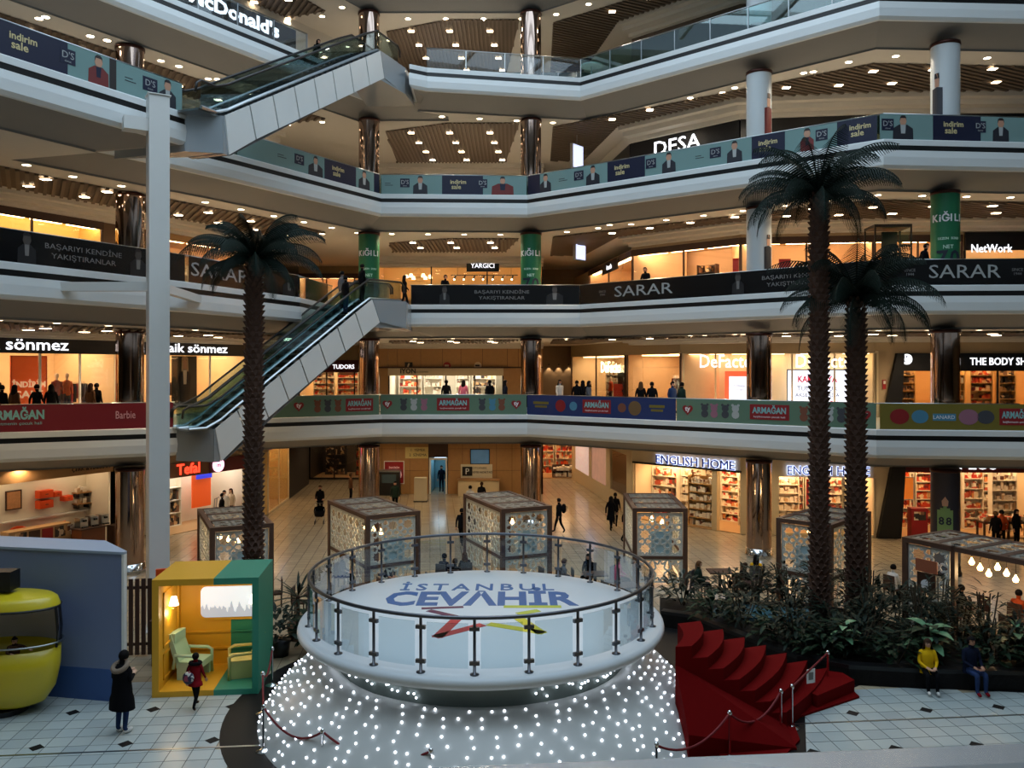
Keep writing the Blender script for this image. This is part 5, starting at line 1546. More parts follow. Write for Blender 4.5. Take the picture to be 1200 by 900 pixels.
# second level
rail(2, 1, 2, 'glass balustrade behind the leftmost black banner')
b = Banner(2, 1, 2, -30, 218, M_BLK_B, 'black banner with grey motto left of the white steel post')
b.dim_man(20, 42); b.motto(52, 142); b.dim_man(152, 171)
rail(2, 2, 3, 'glass balustrade behind the left palm crown')
b = Banner(2, 2, 3, 221, 356, M_BLK_B, 'black banner with large silver letters behind the left palm')
b.sarar(213 + 10, 290); b.since(306); b.dim_man(331, 346)
rail(2, 3, 4, 'glass balustrade behind the people at the escalator top')
b = Banner(2, 3, 4, 358, 384, M_BLK_B, 'short black banner behind the head of the lower escalator')
rail(2, 6, 7, 'glass balustrade before the amber shop')
b = Banner(2, 6, 7, 482, 679, M_BLK_B, 'black banner with grey motto before the amber shop')
b.dim_man(515, 527); b.motto(556, 620); b.dim_man(640, 660)
rail(2, 7, 8, 'glass balustrade along the slanting side of the black-banner level')
b = Banner(2, 7, 8, 680, 1039, M_BLK_B, 'long black banner with silver letters on the slanting side')
b.since(706); b.sarar(720, 788); b.dim_man(858, 872); b.motto(893, 968)
rail(2, 8, 9, 'glass balustrade behind the rightmost black banner')
b = Banner(2, 8, 9, 1041, 1260, M_BLK_B, 'black banner with silver letters at the right edge')
b.since(1066); b.sarar(1088, 1172); b.since(1192)

# third level
rail(3, 1, 2, 'glass balustrade of the projecting balcony', M_TEALGLASS)
b = Banner(3, 1, 2, -30, 217, M_TEAL_B, 'teal and navy sale banner on the projecting balcony', 0.95)
b.patch(-30, 79, M_NAVY); b.sale(27); b.ds(70, 88); b.man(103, 127, M_REDSUIT); b.patch(128, 136, M_HAIRP); b.fine(146, 0.4); b.ds(167, 184); b.man(186, 206)
rail(3, 4, 5, 'glass balustrade under the upper escalator', M_TEALGLASS)
b = Banner(3, 4, 5, 278, 444, M_TEAL_B, 'teal and navy sale banner under the upper escalator', 0.95)
b.fine(325, 0.5); b.ds(345, 356); b.man(361, 378); b.patch(380, 417, M_NAVY); b.sale(396); b.man(420, 433); b.patch(438, 444, M_NAVY)
rail(3, 5, 6, 'glass balustrade before the dim centre shop', M_TEALGLASS)
b = Banner(3, 5, 6, 447, 617, M_TEAL_B, 'teal and navy sale banner in the centre of its level', 0.95)
b.fine(451, 0.4); b.ds(469, 480); b.man(484, 501); b.patch(518, 566, M_NAVY); b.sale(537); b.ds(560, 571); b.man(576, 602, M_REDSUIT)
rail(3, 6, 7, 'glass balustrade before the leather shop', M_TEALGLASS)
b = Banner(3, 6, 7, 619, 1028, M_TEAL_B, 'long teal and navy sale banner on the slanting side', 0.95)
b.patch(619, 633, M_NAVY); b.man(633, 646); b.fine(655, 0.5); b.ds(673, 684); b.man(687, 703); b.patch(712, 756, M_NAVY); b.sale(729); b.ds(757, 769); b.man(776, 792)
b.fine(815, 0.4); b.ds(832, 845); b.man(852, 870); b.patch(881, 920, M_NAVY); b.sale(900); b.man(938, 954, M_REDSUIT); b.ds(956, 970); b.patch(981, 1028, M_NAVY); b.sale(1008)
rail(3, 7, 8, 'glass balustrade at the right end of the teal-banner level', M_TEALGLASS)
b = Banner(3, 7, 8, 1031, 1260, M_TEAL_B, 'teal and navy sale banner at the right edge', 0.95)
b.ds(1033, 1047); b.man(1046, 1070); b.patch(1093, 1149, M_NAVY); b.sale(1117); b.ds(1142, 1155); b.man(1163, 1182)

# top level: clear glass only
rail(4, 1, 2, 'clear glass balustrade before the restaurant', M_GLASS, posts=True)
rail(4, 6, 7, 'clear glass balustrade before the food court', M_GLASS, posts=True)
rail(4, 7, 8, 'clear glass balustrade slanting up to the skylight', M_TEALGLASS, posts=True)
rail(4, 8, 9, 'clear glass balustrade at the upper right corner', M_TEALGLASS, posts=True)

# lettering on the wrapped columns
def wrap_text(t, s, z, size, m, r=0.54, a0=-90.0, sp=1.0):
    """letters set round the shaft, one after another"""
    n = len(s)
    step = size * 0.62 * sp / r
    for k, ch in enumerate(s):
        if ch == ' ': continue
        a = R(a0) + (k - (n - 1) / 2) * step
        o = text(ch, t, m, size, (r * math.cos(a), r * math.sin(a), z), (R(90), 0, a + PI / 2), ext=0.006, bold=size * 0.02)
M_GREENL = mat('pale_green_letter', (190, 225, 205), 0.5)
M_DARKNUM = mat('dark_number', (20, 34, 52), 0.5)
for key, aim in (((2, 0), -80), ((2, 1), -91), ((2, 3), -105)):
    t = COLUMN[key]
    wrap_text(t, 'KiĞILI', 2.75, 0.40, M_LETTER, a0=aim, sp=0.82)
    wrap_text(t, 'SEZON SONU', 1.95, 0.13, M_GREENL, a0=aim)
    wrap_text(t, 'NET', 1.62, 0.2, M_GREENL, a0=aim)
    wrap_text(t, '70', 1.15, 0.85, M_DARKNUM, a0=aim, sp=0.9)
    wrap_text(t, 'İNDİRİM', 0.62, 0.18, M_LETTER, a0=aim)
# printed figures on the pale columns: thin sheets following the shaft
def wrap_patch(t, poly, m, r=0.545, a0=-100.0, name='figure_print'):
    vs = []
    for (u, z) in poly:
        a = R(a0) + u / r
        vs.append((r * math.cos(a), r * math.sin(a), z))
    n = len(vs)
    vi = [(x * 0.985, y * 0.985, z) for x, y, z in vs]
    MB().add(vs + vi, [tuple(range(n)), tuple(range(2 * n - 1, n - 1, -1))] + [(i, n + i, n + (i + 1) % n, (i + 1) % n) for i in range(n)]).build(name, m, t)
def wrap_man(t, a0, m, h=2.6):
    for k in range(4):
        u0, u1 = -0.22 + 0.11 * k, -0.11 + 0.11 * k
        top = [1.0, 1.08, 1.08, 1.0]
        wrap_patch(t, [(u0, 0.4), (u1, 0.4), (u1, h * .82 - abs(k - 1) * 0.03), (u0, h * .82 - abs(k - 2) * 0.03)], m, a0=a0)
    wrap_patch(t, [(-0.09, h * .82), (0.09, h * .82), (0.1, h * .93), (0.0, h), (-0.1, h * .93)], M_SKINP, a0=a0, r=0.55, name='face_print')
    wrap_patch(t, [(-0.1, h * .93), (0.1, h * .93), (0.09, h * 1.0), (-0.09, h * 1.0)], M_HAIRP, a0=a0, r=0.556, name='hair_print')
wrap_man(COLUMN[2, 2], -60, M_SUIT)
wrap_man(COLUMN[3, 3], -150, M_SUIT, 3.0)
for k in range(12):
    a0 = -170 + k * 13.5
    wrap_patch(COLUMN[3, 2], [(-0.065, 0.4), (0.065, 0.4), (0.065, 1.35), (-0.065, 1.35)], M_NAVY, a0=a0, name='print_block')
wrap_man(COLUMN[3, 2], -58, M_REDSUIT, 3.2)
t = COLUMN[0, 3]
for k in range(5):
    wrap_patch(t, [(-0.06, 1.55), (0.06, 1.55), (0.06, 2.75 - abs(k - 2) * 0.08), (-0.06, 2.75 - abs(k - 2) * 0.08)], mat('sport_green', (120, 150, 90), 0.5), a0=-118 + (k - 2) * 12)
for k in (-1, 1):
    wrap_patch(t, [(-0.09, 1.7), (0.09, 1.7), (0.09, 2.5), (-0.09, 2.5)], M_SUIT, a0=-118 + k * 27)
wrap_text(t, '88', 2.15, 0.42, M_NAVY, a0=-118, r=0.552)
wrap_patch(t, [(-0.1, 2.75), (0.1, 2.75), (0.12, 2.95), (0, 3.12), (-0.12, 2.95)], M_SKINP, a0=-118, r=0.55, name='face_print')
for k in range(9):
    wrap_patch(t, [(-0.09, 0.5), (0.09, 0.5), (0.09, 1.5), (-0.09, 1.5)], mat('grey_print', (96, 96, 100), 0.5), a0=-180 + k * 17, name='print_block')
wrap_text(t, 'Facto', 1.25, 0.38, M_SUIT, a0=-112, r=0.552)

# ------------------------------------------------------------------ escalators
M_CLAD = mat('escalator_cladding', (226, 228, 226), 0.32, 0.12, var=0.05, vscale=0.7)
M_CLADD = mat('escalator_end', (170, 178, 184), 0.25, 0.4)
M_STEP = mat('escalator_step', (70, 74, 78), 0.4, 0.7)
M_ESCGLASS = glass('escalator_glass', (150, 195, 200), 0.42, 0.06)
def escalator(label, B, T, zb, zt, lanes, width, flat1, depth=1.30):
    (lx, ly, _), rz, run = frame(B, T, 0)
    rise = zt - zb
    t = thing('escalator', label, 'escalator', (lx, ly, zb), rz)
    ang = math.atan2(rise, run)
    # side cladding, panel by panel, on the near and the far side
    n = 8
    def top(u): return (run * u, rise * u)
    sk = depth * 0.55                                # joints lean with the slope
    for y0, y1 in ((-0.05, 0.0), (width, width + 0.05)):
        for k in range(n):
            u0, u1 = k / n, (k + 1) / n
            g = 0.006
            p0, p1 = top(u0 + g / 2), top(u1 - g / 2)
            q0 = (p0[0] + sk * math.sin(ang) * (1 if k else 0.55), p0[1] - depth + sk * math.sin(ang) * (0 if k == 0 else math.tan(ang)) * 0.9)
            q1 = (p1[0] + sk * math.sin(ang), p1[1] - depth + sk * math.sin(ang) * math.tan(ang) * 0.9)
            MB().slabxz([q0, q1, p1, p0], y0, y1).build('side_panel', M_CLAD, t)
        a, b2 = top(1.0), (run + flat1, rise)
        q1 = (a[0] + sk * math.sin(ang), a[1] - depth + sk * math.sin(ang) * math.tan(ang) * 0.9)
        MB().slabxz([q1, (b2[0], b2[1] - depth * 0.98), b2, a], y0, y1).build('landing_panel', M_CLADD, t)
    MB().slabxz([(-0.02, 0.0), (-0.02, -depth), (sk * math.sin(ang) * 0.55, -depth), (0.3, 0)], 0.0, width).build('end_panel', M_CLADD, t)
    # underside
    q = (sk * math.sin(ang), -depth + 0.03)
    MB().add([(q[0], 0, q[1]), (q[0], width, q[1]), (run + 0.3, width, rise - depth + 0.2), (run + 0.3, 0, rise - depth + 0.2)], [(0, 1, 2, 3)]).build('underside', M_SOFFIT, t)
    lw = width / lanes
    prof = [(-1.0, 0.0), (-0.3, 0.02), (0.3, rise / run * 0.3 + 0.10)] + [(run * u, rise * u + 0.12) for u in (0.12, 0.3, 0.5, 0.7, 0.88)] + [(run - 0.1, rise + 0.0), (run + flat1 * 0.9, rise)]
    for ln in range(lanes):
        ya, yb = ln * lw + 0.08, (ln + 1) * lw - 0.08
        for y in (ya, yb):
            poly = [(x, z) for x, z in prof] + [(x, z + 0.86) for x, z in reversed(prof)]
            gl = MB()
            for (x0, z0), (x1, z1) in zip(prof, prof[1:]):
                gl.slabxz([(x0, z0), (x1, z1), (x1, z1 + 0.86), (x0, z0 + 0.86)], y - 0.01, y + 0.01)
            gl.build('glass_side', M_ESCGLASS, t)
            hp = [(-1.25, y, 0.45)] + [(-1.2, y, 0.75)] + [(x, y, z + 0.9) for x, z in prof] + [(run + flat1 * 0.9 + 0.2, y, rise + 0.7), (run + flat1 * 0.9 + 0.22, y, rise + 0.4)]
            MB().tube(hp, 0.045, 8).build('handrail', M_RUBBER, t, True)
            MB().tube([(x, y, z + 0.03) for x, z in prof], 0.06, 6).build('skirt', M_STEEL, t)
        ns = int(run / 0.4)
        sm = MB().box(0, 0.4, ya + 0.1, yb - 0.1, -0.2, 0.0).mesh('step', M_STEP)
        for k in range(ns):
            link('step', sm, t, (run * k / ns, 0, rise * (k + 0.5) / ns + 0.02))
        MB().box(-1.0, 0.0, ya + 0.1, yb - 0.1, -0.05, 0.02).build('comb_plate', M_STEEL, t)
    return t
escalator('lower escalator rising behind the left palm to the black-banner level', (-11.6, 32.6), (-6.36, 38.0), FLOORZ[1], FLOORZ[2], 2, 2.1, 1.9)
escalator('upper escalator climbing to the glass-railed top level', (-9.83, 28.5), (-6.04, 38.2), FLOORZ[3], FLOORZ[4], 1, 1.5, 2.0)
for n, (poly, z1, lb) in enumerate((
        ([(-6.40, 38.05), (-5.0, 39.5), (-5.05, 42.4), (-9.1, 42.4), (-7.95, 39.6)], FLOORZ[2], 'landing at the head of the lower escalator'),
        ([(-13.25, 33.0), (-11.62, 32.55), (-13.2, 34.1), (-13.6, 35.4)], FLOORZ[1], 'landing at the foot of the lower escalator'),
        ([(-6.08, 38.15), (-5.15, 40.3), (-4.93, 42.2), (-7.3, 42.2), (-7.5, 38.75)], FLOORZ[4], 'landing at the head of the upper escalator'),
        ([(-11.05, 28.25), (-9.85, 28.48), (-11.25, 29.05), (-13.9, 29.25)], FLOORZ[3], 'landing at the foot of the upper escalator'))):
    struct('floor_landing_%d' % (n + 1), MB().prism(poly, z1 - 1.28, z1 - 0.005), M_CLADD, lb)

# ------------------------------------------------------------------ white steel post carrying the projecting balcony
pp = atd(185, 430, 26.3)
t = thing('steel_post', 'tall white square steel post with side brackets', 'post', (pp.x, pp.y, 0), R(32))
ztop = EYE + (430 - 114) * 26.3 / F
MB().box(-0.30, 0.30, -0.30, 0.30, 0.03, ztop).build('shaft', M_WHITE, t)
MB().box(-0.42, 0.42, -0.42, 0.42, 0, 0.03).build('base_plate', M_WHITE, t)
MB().box(-0.34, 0.34, -0.34, 0.34, ztop, ztop + 0.03).build('cap', M_WHITE, t)
zb_ = EYE + (430 - 336) * 26.3 / F
for tgt in ((-14.2, 26.3), (-11.7, 31.2)):
    d = Vector((tgt[0] - pp.x, tgt[1] - pp.y, 0))
    d = Matrix.Rotation(-R(32), 3, 'Z') @ d
    L = d.length
    br = MB().box(0.2, L, -0.12, 0.12, zb_ - 0.14, zb_ + 0.14)
    br.build('bracket', M_WHITE, t, rz=math.atan2(d.y, d.x))
zc_ = EYE + (430 - 140) * 26.3 / F
MB().box(-1.0, -0.3, -0.2, 0.3, zc_ - 0.45, zc_ - 0.05).build('bracket', M_WHITE, t)

# ------------------------------------------------------------------ photographer's own handrail, lower right edge
a, b = at(430, 918, 6.80), at(1420, 876, 6.80)
t = thing('near_handrail', 'wide polished metal handrail in the near lower right corner', 'handrail', (a.x, a.y, 5.78), math.atan2(b.y - a.y, b.x - a.x))
L = (b - a).length
pr = [(-0.10, 0.96), (-0.10, 1.0), (-0.07, 1.03), (0.07, 1.03), (0.10, 1.0), (0.10, 0.96)]
mb = MB()
mb.add([(x, y, z) for x in (-3.0, L + 1.5) for y, z in pr], [(0, 1, 7, 6), (1, 2, 8, 7), (2, 3, 9, 8), (3, 4, 10, 9), (4, 5, 11, 10), (5, 0, 6, 11), (5, 4, 3, 2, 1, 0), (6, 7, 8, 9, 10, 11)])
mb.build('rail', mat('satin_steel_rail', (200, 202, 204), 0.25, 0.7), t)
for k in range(4):
    MB().box(-2.6 + k * 2.0, -2.54 + k * 2.0, -0.03, 0.03, 0.0, 0.96).build('post', M_STEEL, t)
for k in range(3):
    MB().box(-2.5 + k * 2.0, -0.64 + k * 2.0, -0.008, 0.008, 0.08, 0.92).build('glass_pane', M_GLASS, t)

# ------------------------------------------------------------------ round stage
M_STAGE = mat('stage_white', (206, 208, 206), 0.35, var=0.03)
M_DECK = mat('deck_white', (212, 218, 222), 0.4, var=0.03, vscale=0.8)
M_DRUM = mat('stage_drum', (120, 132, 128), 0.4)
M_LED = mat('led_white', (235, 242, 255), 0.5, emit=4.0)
M_DSTEEL = mat('dark_rail_steel', (96, 98, 104), 0.3, 0.9)
SX, SY = STAGE
DZ, DR = 2.2, 4.36
st = thing('stage', 'round white stage with glass rail and dotted lights on its flared skirt', 'stage', (SX, SY, 0))
MB().lathe([(0.001, DZ), (DR - 0.08, DZ), (DR, DZ - 0.05), (DR + 0.02, DZ - 0.14), (DR - 0.06, DZ - 0.24), (DR - 0.35, DZ - 0.29), (3.3, DZ - 0.31)], 96).build('deck', M_DECK, st, True)
MB().lathe([(3.45, 1.2), (3.45, DZ - 0.30)], 72).build('drum', M_DRUM, st, True)
SKIRT = [(5.25, 0.0), (5.1, 0.28), (4.85, 0.62), (4.5, 0.97), (4.22, 1.2), (4.0, 1.34), (3.85, 1.39), (3.6, 1.36), (3.46, 1.28)]
MB().lathe(SKIRT, 96).build('skirt', M_STAGE, st, True)
def on_skirt(u):
    L = [0.0]
    P = SKIRT[:7]
    for a, b in zip(P, P[1:]):
        L.append(L[-1] + math.hypot(b[0] - a[0], b[1] - a[1]))
    s = u * L[-1]
    for k in range(len(P) - 1):
        if s <= L[k + 1]:
            q = (s - L[k]) / (L[k + 1] - L[k])
            return P[k][0] + (P[k + 1][0] - P[k][0]) * q, P[k][1] + (P[k + 1][1] - P[k][1]) * q
    return P[-1]
led = MB().ball((0, 0, 0), 0.025, 8, 5).mesh('light_bulb', M_LED, True)
dots = []
rows = 11
for r_ in range(rows):
    rad, z = on_skirt(0.03 + 0.95 * r_ / (rows - 1))
    nn = int(2 * PI * rad / 0.45)
    for k in range(nn):
        a = 2 * PI * (k + (0.5 if r_ % 2 else 0.0)) / nn + random.choice((-0.022, 0.022)) + random.uniform(-0.01, 0.01)
        x, y = rad * math.cos(a), rad * math.sin(a)
        # only the side turned to the hall
        if math.sin(a) < 0.12:
            d = math.hypot(SX + x, SY + y)
            dots.append((d, x, y, z + random.uniform(-0.012, 0.012)))
vis = []
for d in dots:
    py = HZ + F * (EYE - d[3]) / (SY + d[2])
    vis.append((py > 915, d))
vis.sort()
extra = MB()
for n, (off, (d, x, y, z)) in enumerate(vis):
    if n < 300:
        link('light_bulb', led, st, (x, y, z + 0.02))
    else:
        extra.ball((x, y, z + 0.02), 0.025, 6, 4)
for k in range(150):
    a = PI + PI * k / 150 + random.uniform(-.01, .01)
    zz = random.uniform(1.42, DZ - 0.36)
    if 0.35 < abs(a - 1.5 * PI):
        extra.ball((3.5 * math.cos(a), 3.5 * math.sin(a), zz), 0.026, 6, 4)
tag(extra.build('small_light', M_LED, st, True), kind='stuff')
NP = 24
RP = DR - 0.25
for k in range(NP):
    a = -PI / 2 + 2 * PI * k / NP
    p = MB().lathe([(0.001, 0.0), (0.09, 0.0), (0.09, 0.02), (0.03, 0.03), (0.03, 1.08)], 10)
    p.build('rail_post', M_DSTEEL, st, True, loc=(RP * math.cos(a), RP * math.sin(a), DZ))
    for zz in (0.22, 0.90):
        pass
    c = MB().box(-0.10, 0.10, -0.035, 0.035, 0.19, 0.26).box(-0.10, 0.10, -0.035, 0.035, 0.86, 0.93)
    c.build('glass_clamp', M_DSTEEL, st, loc=(RP * math.cos(a), RP * math.sin(a), DZ), rz=a + PI / 2)
    a0, a1 = a + 0.03, a + 2 * PI / NP - 0.03
    g = MB().lathe([(RP - 0.01, 0.12), (RP - 0.01, 1.0), (RP + 0.01, 1.0), (RP + 0.01, 0.12)], 6, (0, 0, 0), a0, a1)
    g.build('glass_pane', M_GLASS, st, loc=(0, 0, DZ))
MB().tube([(RP * math.cos(2 * PI * k / 96), RP * math.sin(2 * PI * k / 96), DZ + 1.11) for k in range(96)], 0.04, 8, closed=True).build('handrail', M_DSTEEL, st, True)
M_BLUEP = mat('blue_floor_print', (44, 92, 150), 0.45)
def deck_pt(px, py):
    p = at(px, py, DZ)
    return (p.x - SX, p.y - SY)
cx_, cy_ = deck_pt(559, 688.5)
text('İSTANBUL', st, M_BLUEP, 0.92, (cx_, cy_, DZ + 0.004), (0, 0, 0), ext=0.004, bold=0.012, width=4.15, spacing=1.35)
cx_, cy_ = deck_pt(562, 702)
text('CEVΛHİR', st, M_BLUEP, 1.72, (cx_, cy_ - 0.02, DZ + 0.004), (0, 0, 0), ext=0.004, bold=0.06, width=4.95)
def stroke(pts, w, m):
    P = [Vector(deck_pt(*p)) for p in pts]
    mb = MB()
    for a, b in zip(P, P[1:]):
        d = (b - a).normalized()
        n = Vector((-d.y, d.x)) * w / 2
        a2, b2 = a - d * w * 0.4, b + d * w * 0.4
        mb.prism([tuple(a2 - n), tuple(b2 - n), tuple(b2 + n), tuple(a2 + n)], DZ - 0.002, DZ + 0.006)
    mb.build('floor_stripe', m, st)
M_PURP = mat('purple_print', (92, 30, 66), 0.5)
M_REDP = mat('red_print', (186, 40, 44), 0.5)
M_LIME = mat('lime_print', (186, 190, 60), 0.5)
M_YELP = mat('yellow_print', (210, 196, 40), 0.5)
stroke([(497, 713), (540, 711.5)], 0.16, M_PURP)
stroke([(505, 716), (531, 722)], 0.2, M_PURP)
stroke([(533, 727.5), (514, 745.5), (562, 733)], 0.26, M_REDP)
stroke([(594, 711), (654, 711)], 0.2, M_LIME)
stroke([(610, 719), (628, 716)], 0.22, M_LIME)
stroke([(607, 724), (633, 741), (577, 732)], 0.26, M_YELP)

# red stairs curling up to the stage
M_REDCARPET = mat('red_carpet', (100, 9, 10), 0.9, spec=0.05, var=0.08, vscale=8, bump=0.1, bscale=120)
rs = thing('staircase', 'red carpeted fan staircase beside the stage', 'stairs', (0, 0, 0))
NSTEP = 7
def Fk(k): return (3.62 + 0.37 * k, 18.52 + 0.06 * k)
def Bk(k): return (4.0 + 0.60 * k, 20.2 + 0.22 * k)
def curve(a, b, bow):
    out = []
    for i in range(7):
        u = i / 6
        x, y = lerp2(a, b, u)
        out.append((x + bow * math.sin(PI * u), y))
    return out
for k in range(NSTEP):
    z = 2.0 - 0.27 * k
    c0 = curve(Fk(k), Bk(k), 0.16)
    c1 = curve(Fk(k + 1), Bk(k + 1), 0.16)
    MB().prism((c0 + c1[::-1])[::-1], 0.0, z).build('step', M_REDCARPET, rs)
z0_, z1_ = 1.62, 0.10
sw = MB().add([(3.62, 18.55, 0), (6.2, 18.95, 0), (6.1, 17.9, 0), (3.7, 17.5, 0), (3.62, 18.55, z0_), (6.2, 18.95, z1_), (6.1, 17.9, 0.04), (3.7, 17.5, 0.5)],
              [(3, 2, 1, 0), (4, 7, 6, 5), (0, 1, 5, 4), (1, 2, 6, 5), (2, 3, 7, 6), (3, 0, 4, 7)])
sw.build('side_ramp', M_REDCARPET, rs)
cp = MB().prism([(4.2, 17.0), (5.6, 17.4), (6.3, 18.3), (6.5, 19.4), (8.6, 20.7), (8.6, 21.2), (8.2, 21.4), (6.0, 20.2), (4.6, 18.4)][::1], 0.0, 0.05).build('carpet_runner', M_REDCARPET, None)
tag(cp, 'red carpet at the foot of the fan staircase', 'carpet')
sl = MB().prism([(7.3, 20.0), (8.6, 21.0), (8.5, 21.5), (7.9, 21.75), (6.9, 20.9)], 0.05, 0.34).build('low_bench', M_REDCARPET, None)
tag(sl, 'low red bench block against the planter wall', 'bench')

# ------------------------------------------------------------------ planter
M_PLANTER = mat('black_planter', (16, 17, 19), 0.35, var=0.15)
M_SOIL = mat('dark_soil', (26, 20, 16), 0.95, var=0.3, vscale=8, bump=0.5, bscale=20)
PP = [(4.7, 26.4), (5.5, 26.0), (6.6, 24.0), (7.6, 22.3), (8.7, 21.6), (10.5, 21.3), (15.2, 21.0), (14.6, 21.5), (13.2, 23.1), (11.6, 25.7), (11.0, 26.9), (9.5, 27.7), (5.0, 28.3)]
pt = thing('planter', 'low black curved planter wall with dark soil', 'planter', (0, 0, 0))
MB().prism(PP, 0.0, 0.40).build('bed', M_SOIL, pt)
sw = sweep(PP[:7] , [(0.0, 0.0), (0.0, 0.5), (0.3, 0.5), (0.3, 0.38)])
sw.build('rim_wall', M_PLANTER, pt)
pond = MB().prism([(6.2, 26.3), (7.2, 25.6), (9.2, 25.6), (9.4, 26.6), (7.0, 27.2)], 0.40, 0.52).build('pond', mat('teal_water', (70, 110, 122), 0.08, var=0.1), None)
tag(pond, 'small grey-blue pond among the planter shrubs', 'pond')

# ------------------------------------------------------------------ plants
M_LEAF = mat('dark_leaf', (16, 32, 22), 0.6, var=0.3, vscale=6, spec=0.2)
M_LEAF2 = mat('mid_leaf', (24, 46, 28), 0.6, var=0.3, vscale=6, spec=0.2)
M_LEAF3 = mat('pale_stripe_leaf', (96, 140, 104), 0.4, var=0.35, vscale=9)
M_FROND = mat('palm_frond', (18, 32, 25), 0.65, var=0.25, vscale=4, spec=0.15)
M_TRUNK = mat('palm_trunk', (78, 54, 42), 0.85, var=0.3, vscale=9)
M_STEM = mat('plant_stem', (60, 50, 34), 0.8)
def leaf_blade(mb, base, dirv, length, width, droop, n=4, fold=0.15):
    """a pointed blade with a folded midrib"""
    d = Vector(dirv).normalized()
    side = d.cross(Vector((0, 0, 1)))
    if side.length < 1e-3: side = Vector((1, 0, 0))
    side.normalize()
    p = Vector(base)
    vs = []
    for i in range(n + 1):
        u = i / n
        w = width * math.sin(PI * min(0.97, 0.08 + 0.92 * u)) * 0.5
        q = p + d * length * u + Vector((0, 0, -droop * length * u * u))
        vs += [q - side * w + Vector((0, 0, fold * w)), q, q + side * w + Vector((0, 0, fold * w))]
    fs = []
    for i in range(n):
        fs += [(3 * i, 3 * i + 1, 3 * i + 4, 3 * i + 3), (3 * i + 1, 3 * i + 2, 3 * i + 5, 3 * i + 4)]
    mb.add(vs, fs)
def bush_mesh(seed, h, spread, n, lw, ll, m):
    rnd = random.Random(seed)
    mb = MB()
    for k in range(n):
        a = rnd.uniform(0, 2 * PI)
        r = spread * math.sqrt(rnd.random())
        z = h * (0.15 + 0.85 * rnd.random() * (1 - 0.4 * (r / spread) ** 2))
        d = (math.cos(a) * rnd.uniform(.5, 1), math.sin(a) * rnd.uniform(.5, 1), rnd.uniform(-0.1, 0.8))
        leaf_blade(mb, (r * math.cos(a), r * math.sin(a), z), d, ll * rnd.uniform(.7, 1.2), lw * rnd.uniform(.7, 1.2), rnd.uniform(.1, .5), 3)
    return mb.mesh('foliage', m)
def stem_mesh(seed, h, spread, n):
    rnd = random.Random(seed)
    mb = MB()
    for k in range(n):
        a = rnd.uniform(0, 2 * PI)
        mb.tube([(0.05 * math.cos(a), 0.05 * math.sin(a), 0), (spread * .5 * math.cos(a), spread * .5 * math.sin(a), h * .55), (spread * .7 * math.cos(a), spread * .7 * math.sin(a), h * .9)], 0.018, 5)
    return mb.mesh('stem', M_STEM)
BUSH = [(bush_mesh(1, 1.1, 0.65, 150, .12, .34, M_LEAF), stem_mesh(1, 1.1, .6, 6)), (bush_mesh(2, 1.5, 0.6, 170, .10, .36, M_LEAF), stem_mesh(2, 1.5, .5, 6)),
        (bush_mesh(3, 0.8, 0.7, 140, .14, .32, M_LEAF2), stem_mesh(3, 0.8, .6, 5)), (bush_mesh(4, 1.9, 0.5, 170, .09, .40, M_LEAF), stem_mesh(4, 1.9, .45, 6))]
BLAB = ['low broad dark shrub', 'tall dark shrub', 'low mid-green shrub', 'tall thin dark shrub']
spots = [(5.6, 27.4, 0), (6.3, 26.0, 2), (6.9, 25.0, 0), (7.5, 24.0, 2), (7.9, 23.3, 0), (8.5, 22.6, 2), (7.9, 27.3, 1), (8.9, 27.2, 1), (8.3, 24.7, 1), (9.4, 24.0, 0), (9.3, 22.6, 0), (10.1, 22.0, 2), (10.2, 23.6, 1), (10.6, 24.8, 3), (10.9, 26.6, 1), (9.9, 26.9, 3), (11.0, 22.2, 0), (11.4, 23.2, 3), (11.9, 24.2, 1), (12.4, 25.2, 1), (12.2, 22.9, 1), (12.9, 22.3, 0), (13.1, 23.4, 3), (13.8, 22.7, 1), (14.2, 23.8, 1), (14.6, 22.2, 0), (8.9, 23.2, 2), (13.6, 24.6, 3), (7.2, 27.6, 0), (11.6, 26.0, 3), (12.6, 21.8, 2), (14.0, 21.7, 2)]
spots += [(13.5, 21.9, 1), (14.2, 21.5, 3), (12.2, 23.9, 3), (11.5, 24.9, 1), (12.9, 22.8, 3)]
spots = sorted([q for q in spots if inside(PP, q[0], q[1] + 0.25)], key=lambda q: q[0] / q[1])
SEEN = {}
for n, (x, y, k) in enumerate(spots):
    SEEN[k] = SEEN.get(k, 0) + 1
    b = thing('shrub', '%s %s from the left in the black planter' % (ORDW[SEEN[k] - 1], BLAB[k]), 'shrub', (x, y, 0.40), n * 1.7, '%ss of the planter' % BLAB[k])
    link('foliage', BUSH[k][0], b)
    link('stem', BUSH[k][1], b)
# variegated plants: each broad leaf its own part
def dumb_cane(loc, label, n, ll, seed):
    rnd = random.Random(seed)
    t = thing('broadleaf_plant', label, 'plant', loc)
    MB().tube([(0, 0, 0), (0.03, 0, 0.5), (0.0, 0.02, 0.95)], 0.04, 6).build('stem', M_STEM, t)
    for k in range(n):
        a = k * 2.4
        z = 0.45 + 0.55 * k / n
        mb = MB()
        leaf_blade(mb, (0.02 * math.cos(a), 0.02 * math.sin(a), z), (math.cos(a), math.sin(a), 0.75 - 0.5 * (1 - k / n)), ll * rnd.uniform(.8, 1.1), ll * 0.42, 0.45, 5)
        mb.build('leaf', M_LEAF3 if k % 3 else M_LEAF2, t, True)
dumb_cane((10.95, 22.0, 0.40), 'broadleaf plant with pale striped leaves behind the yellow jacket', 16, 0.75, 3)
dumb_cane((8.9, 22.4, 0.40), 'small broadleaf plant with pale leaves near the palm trunks', 10, 0.5, 4)
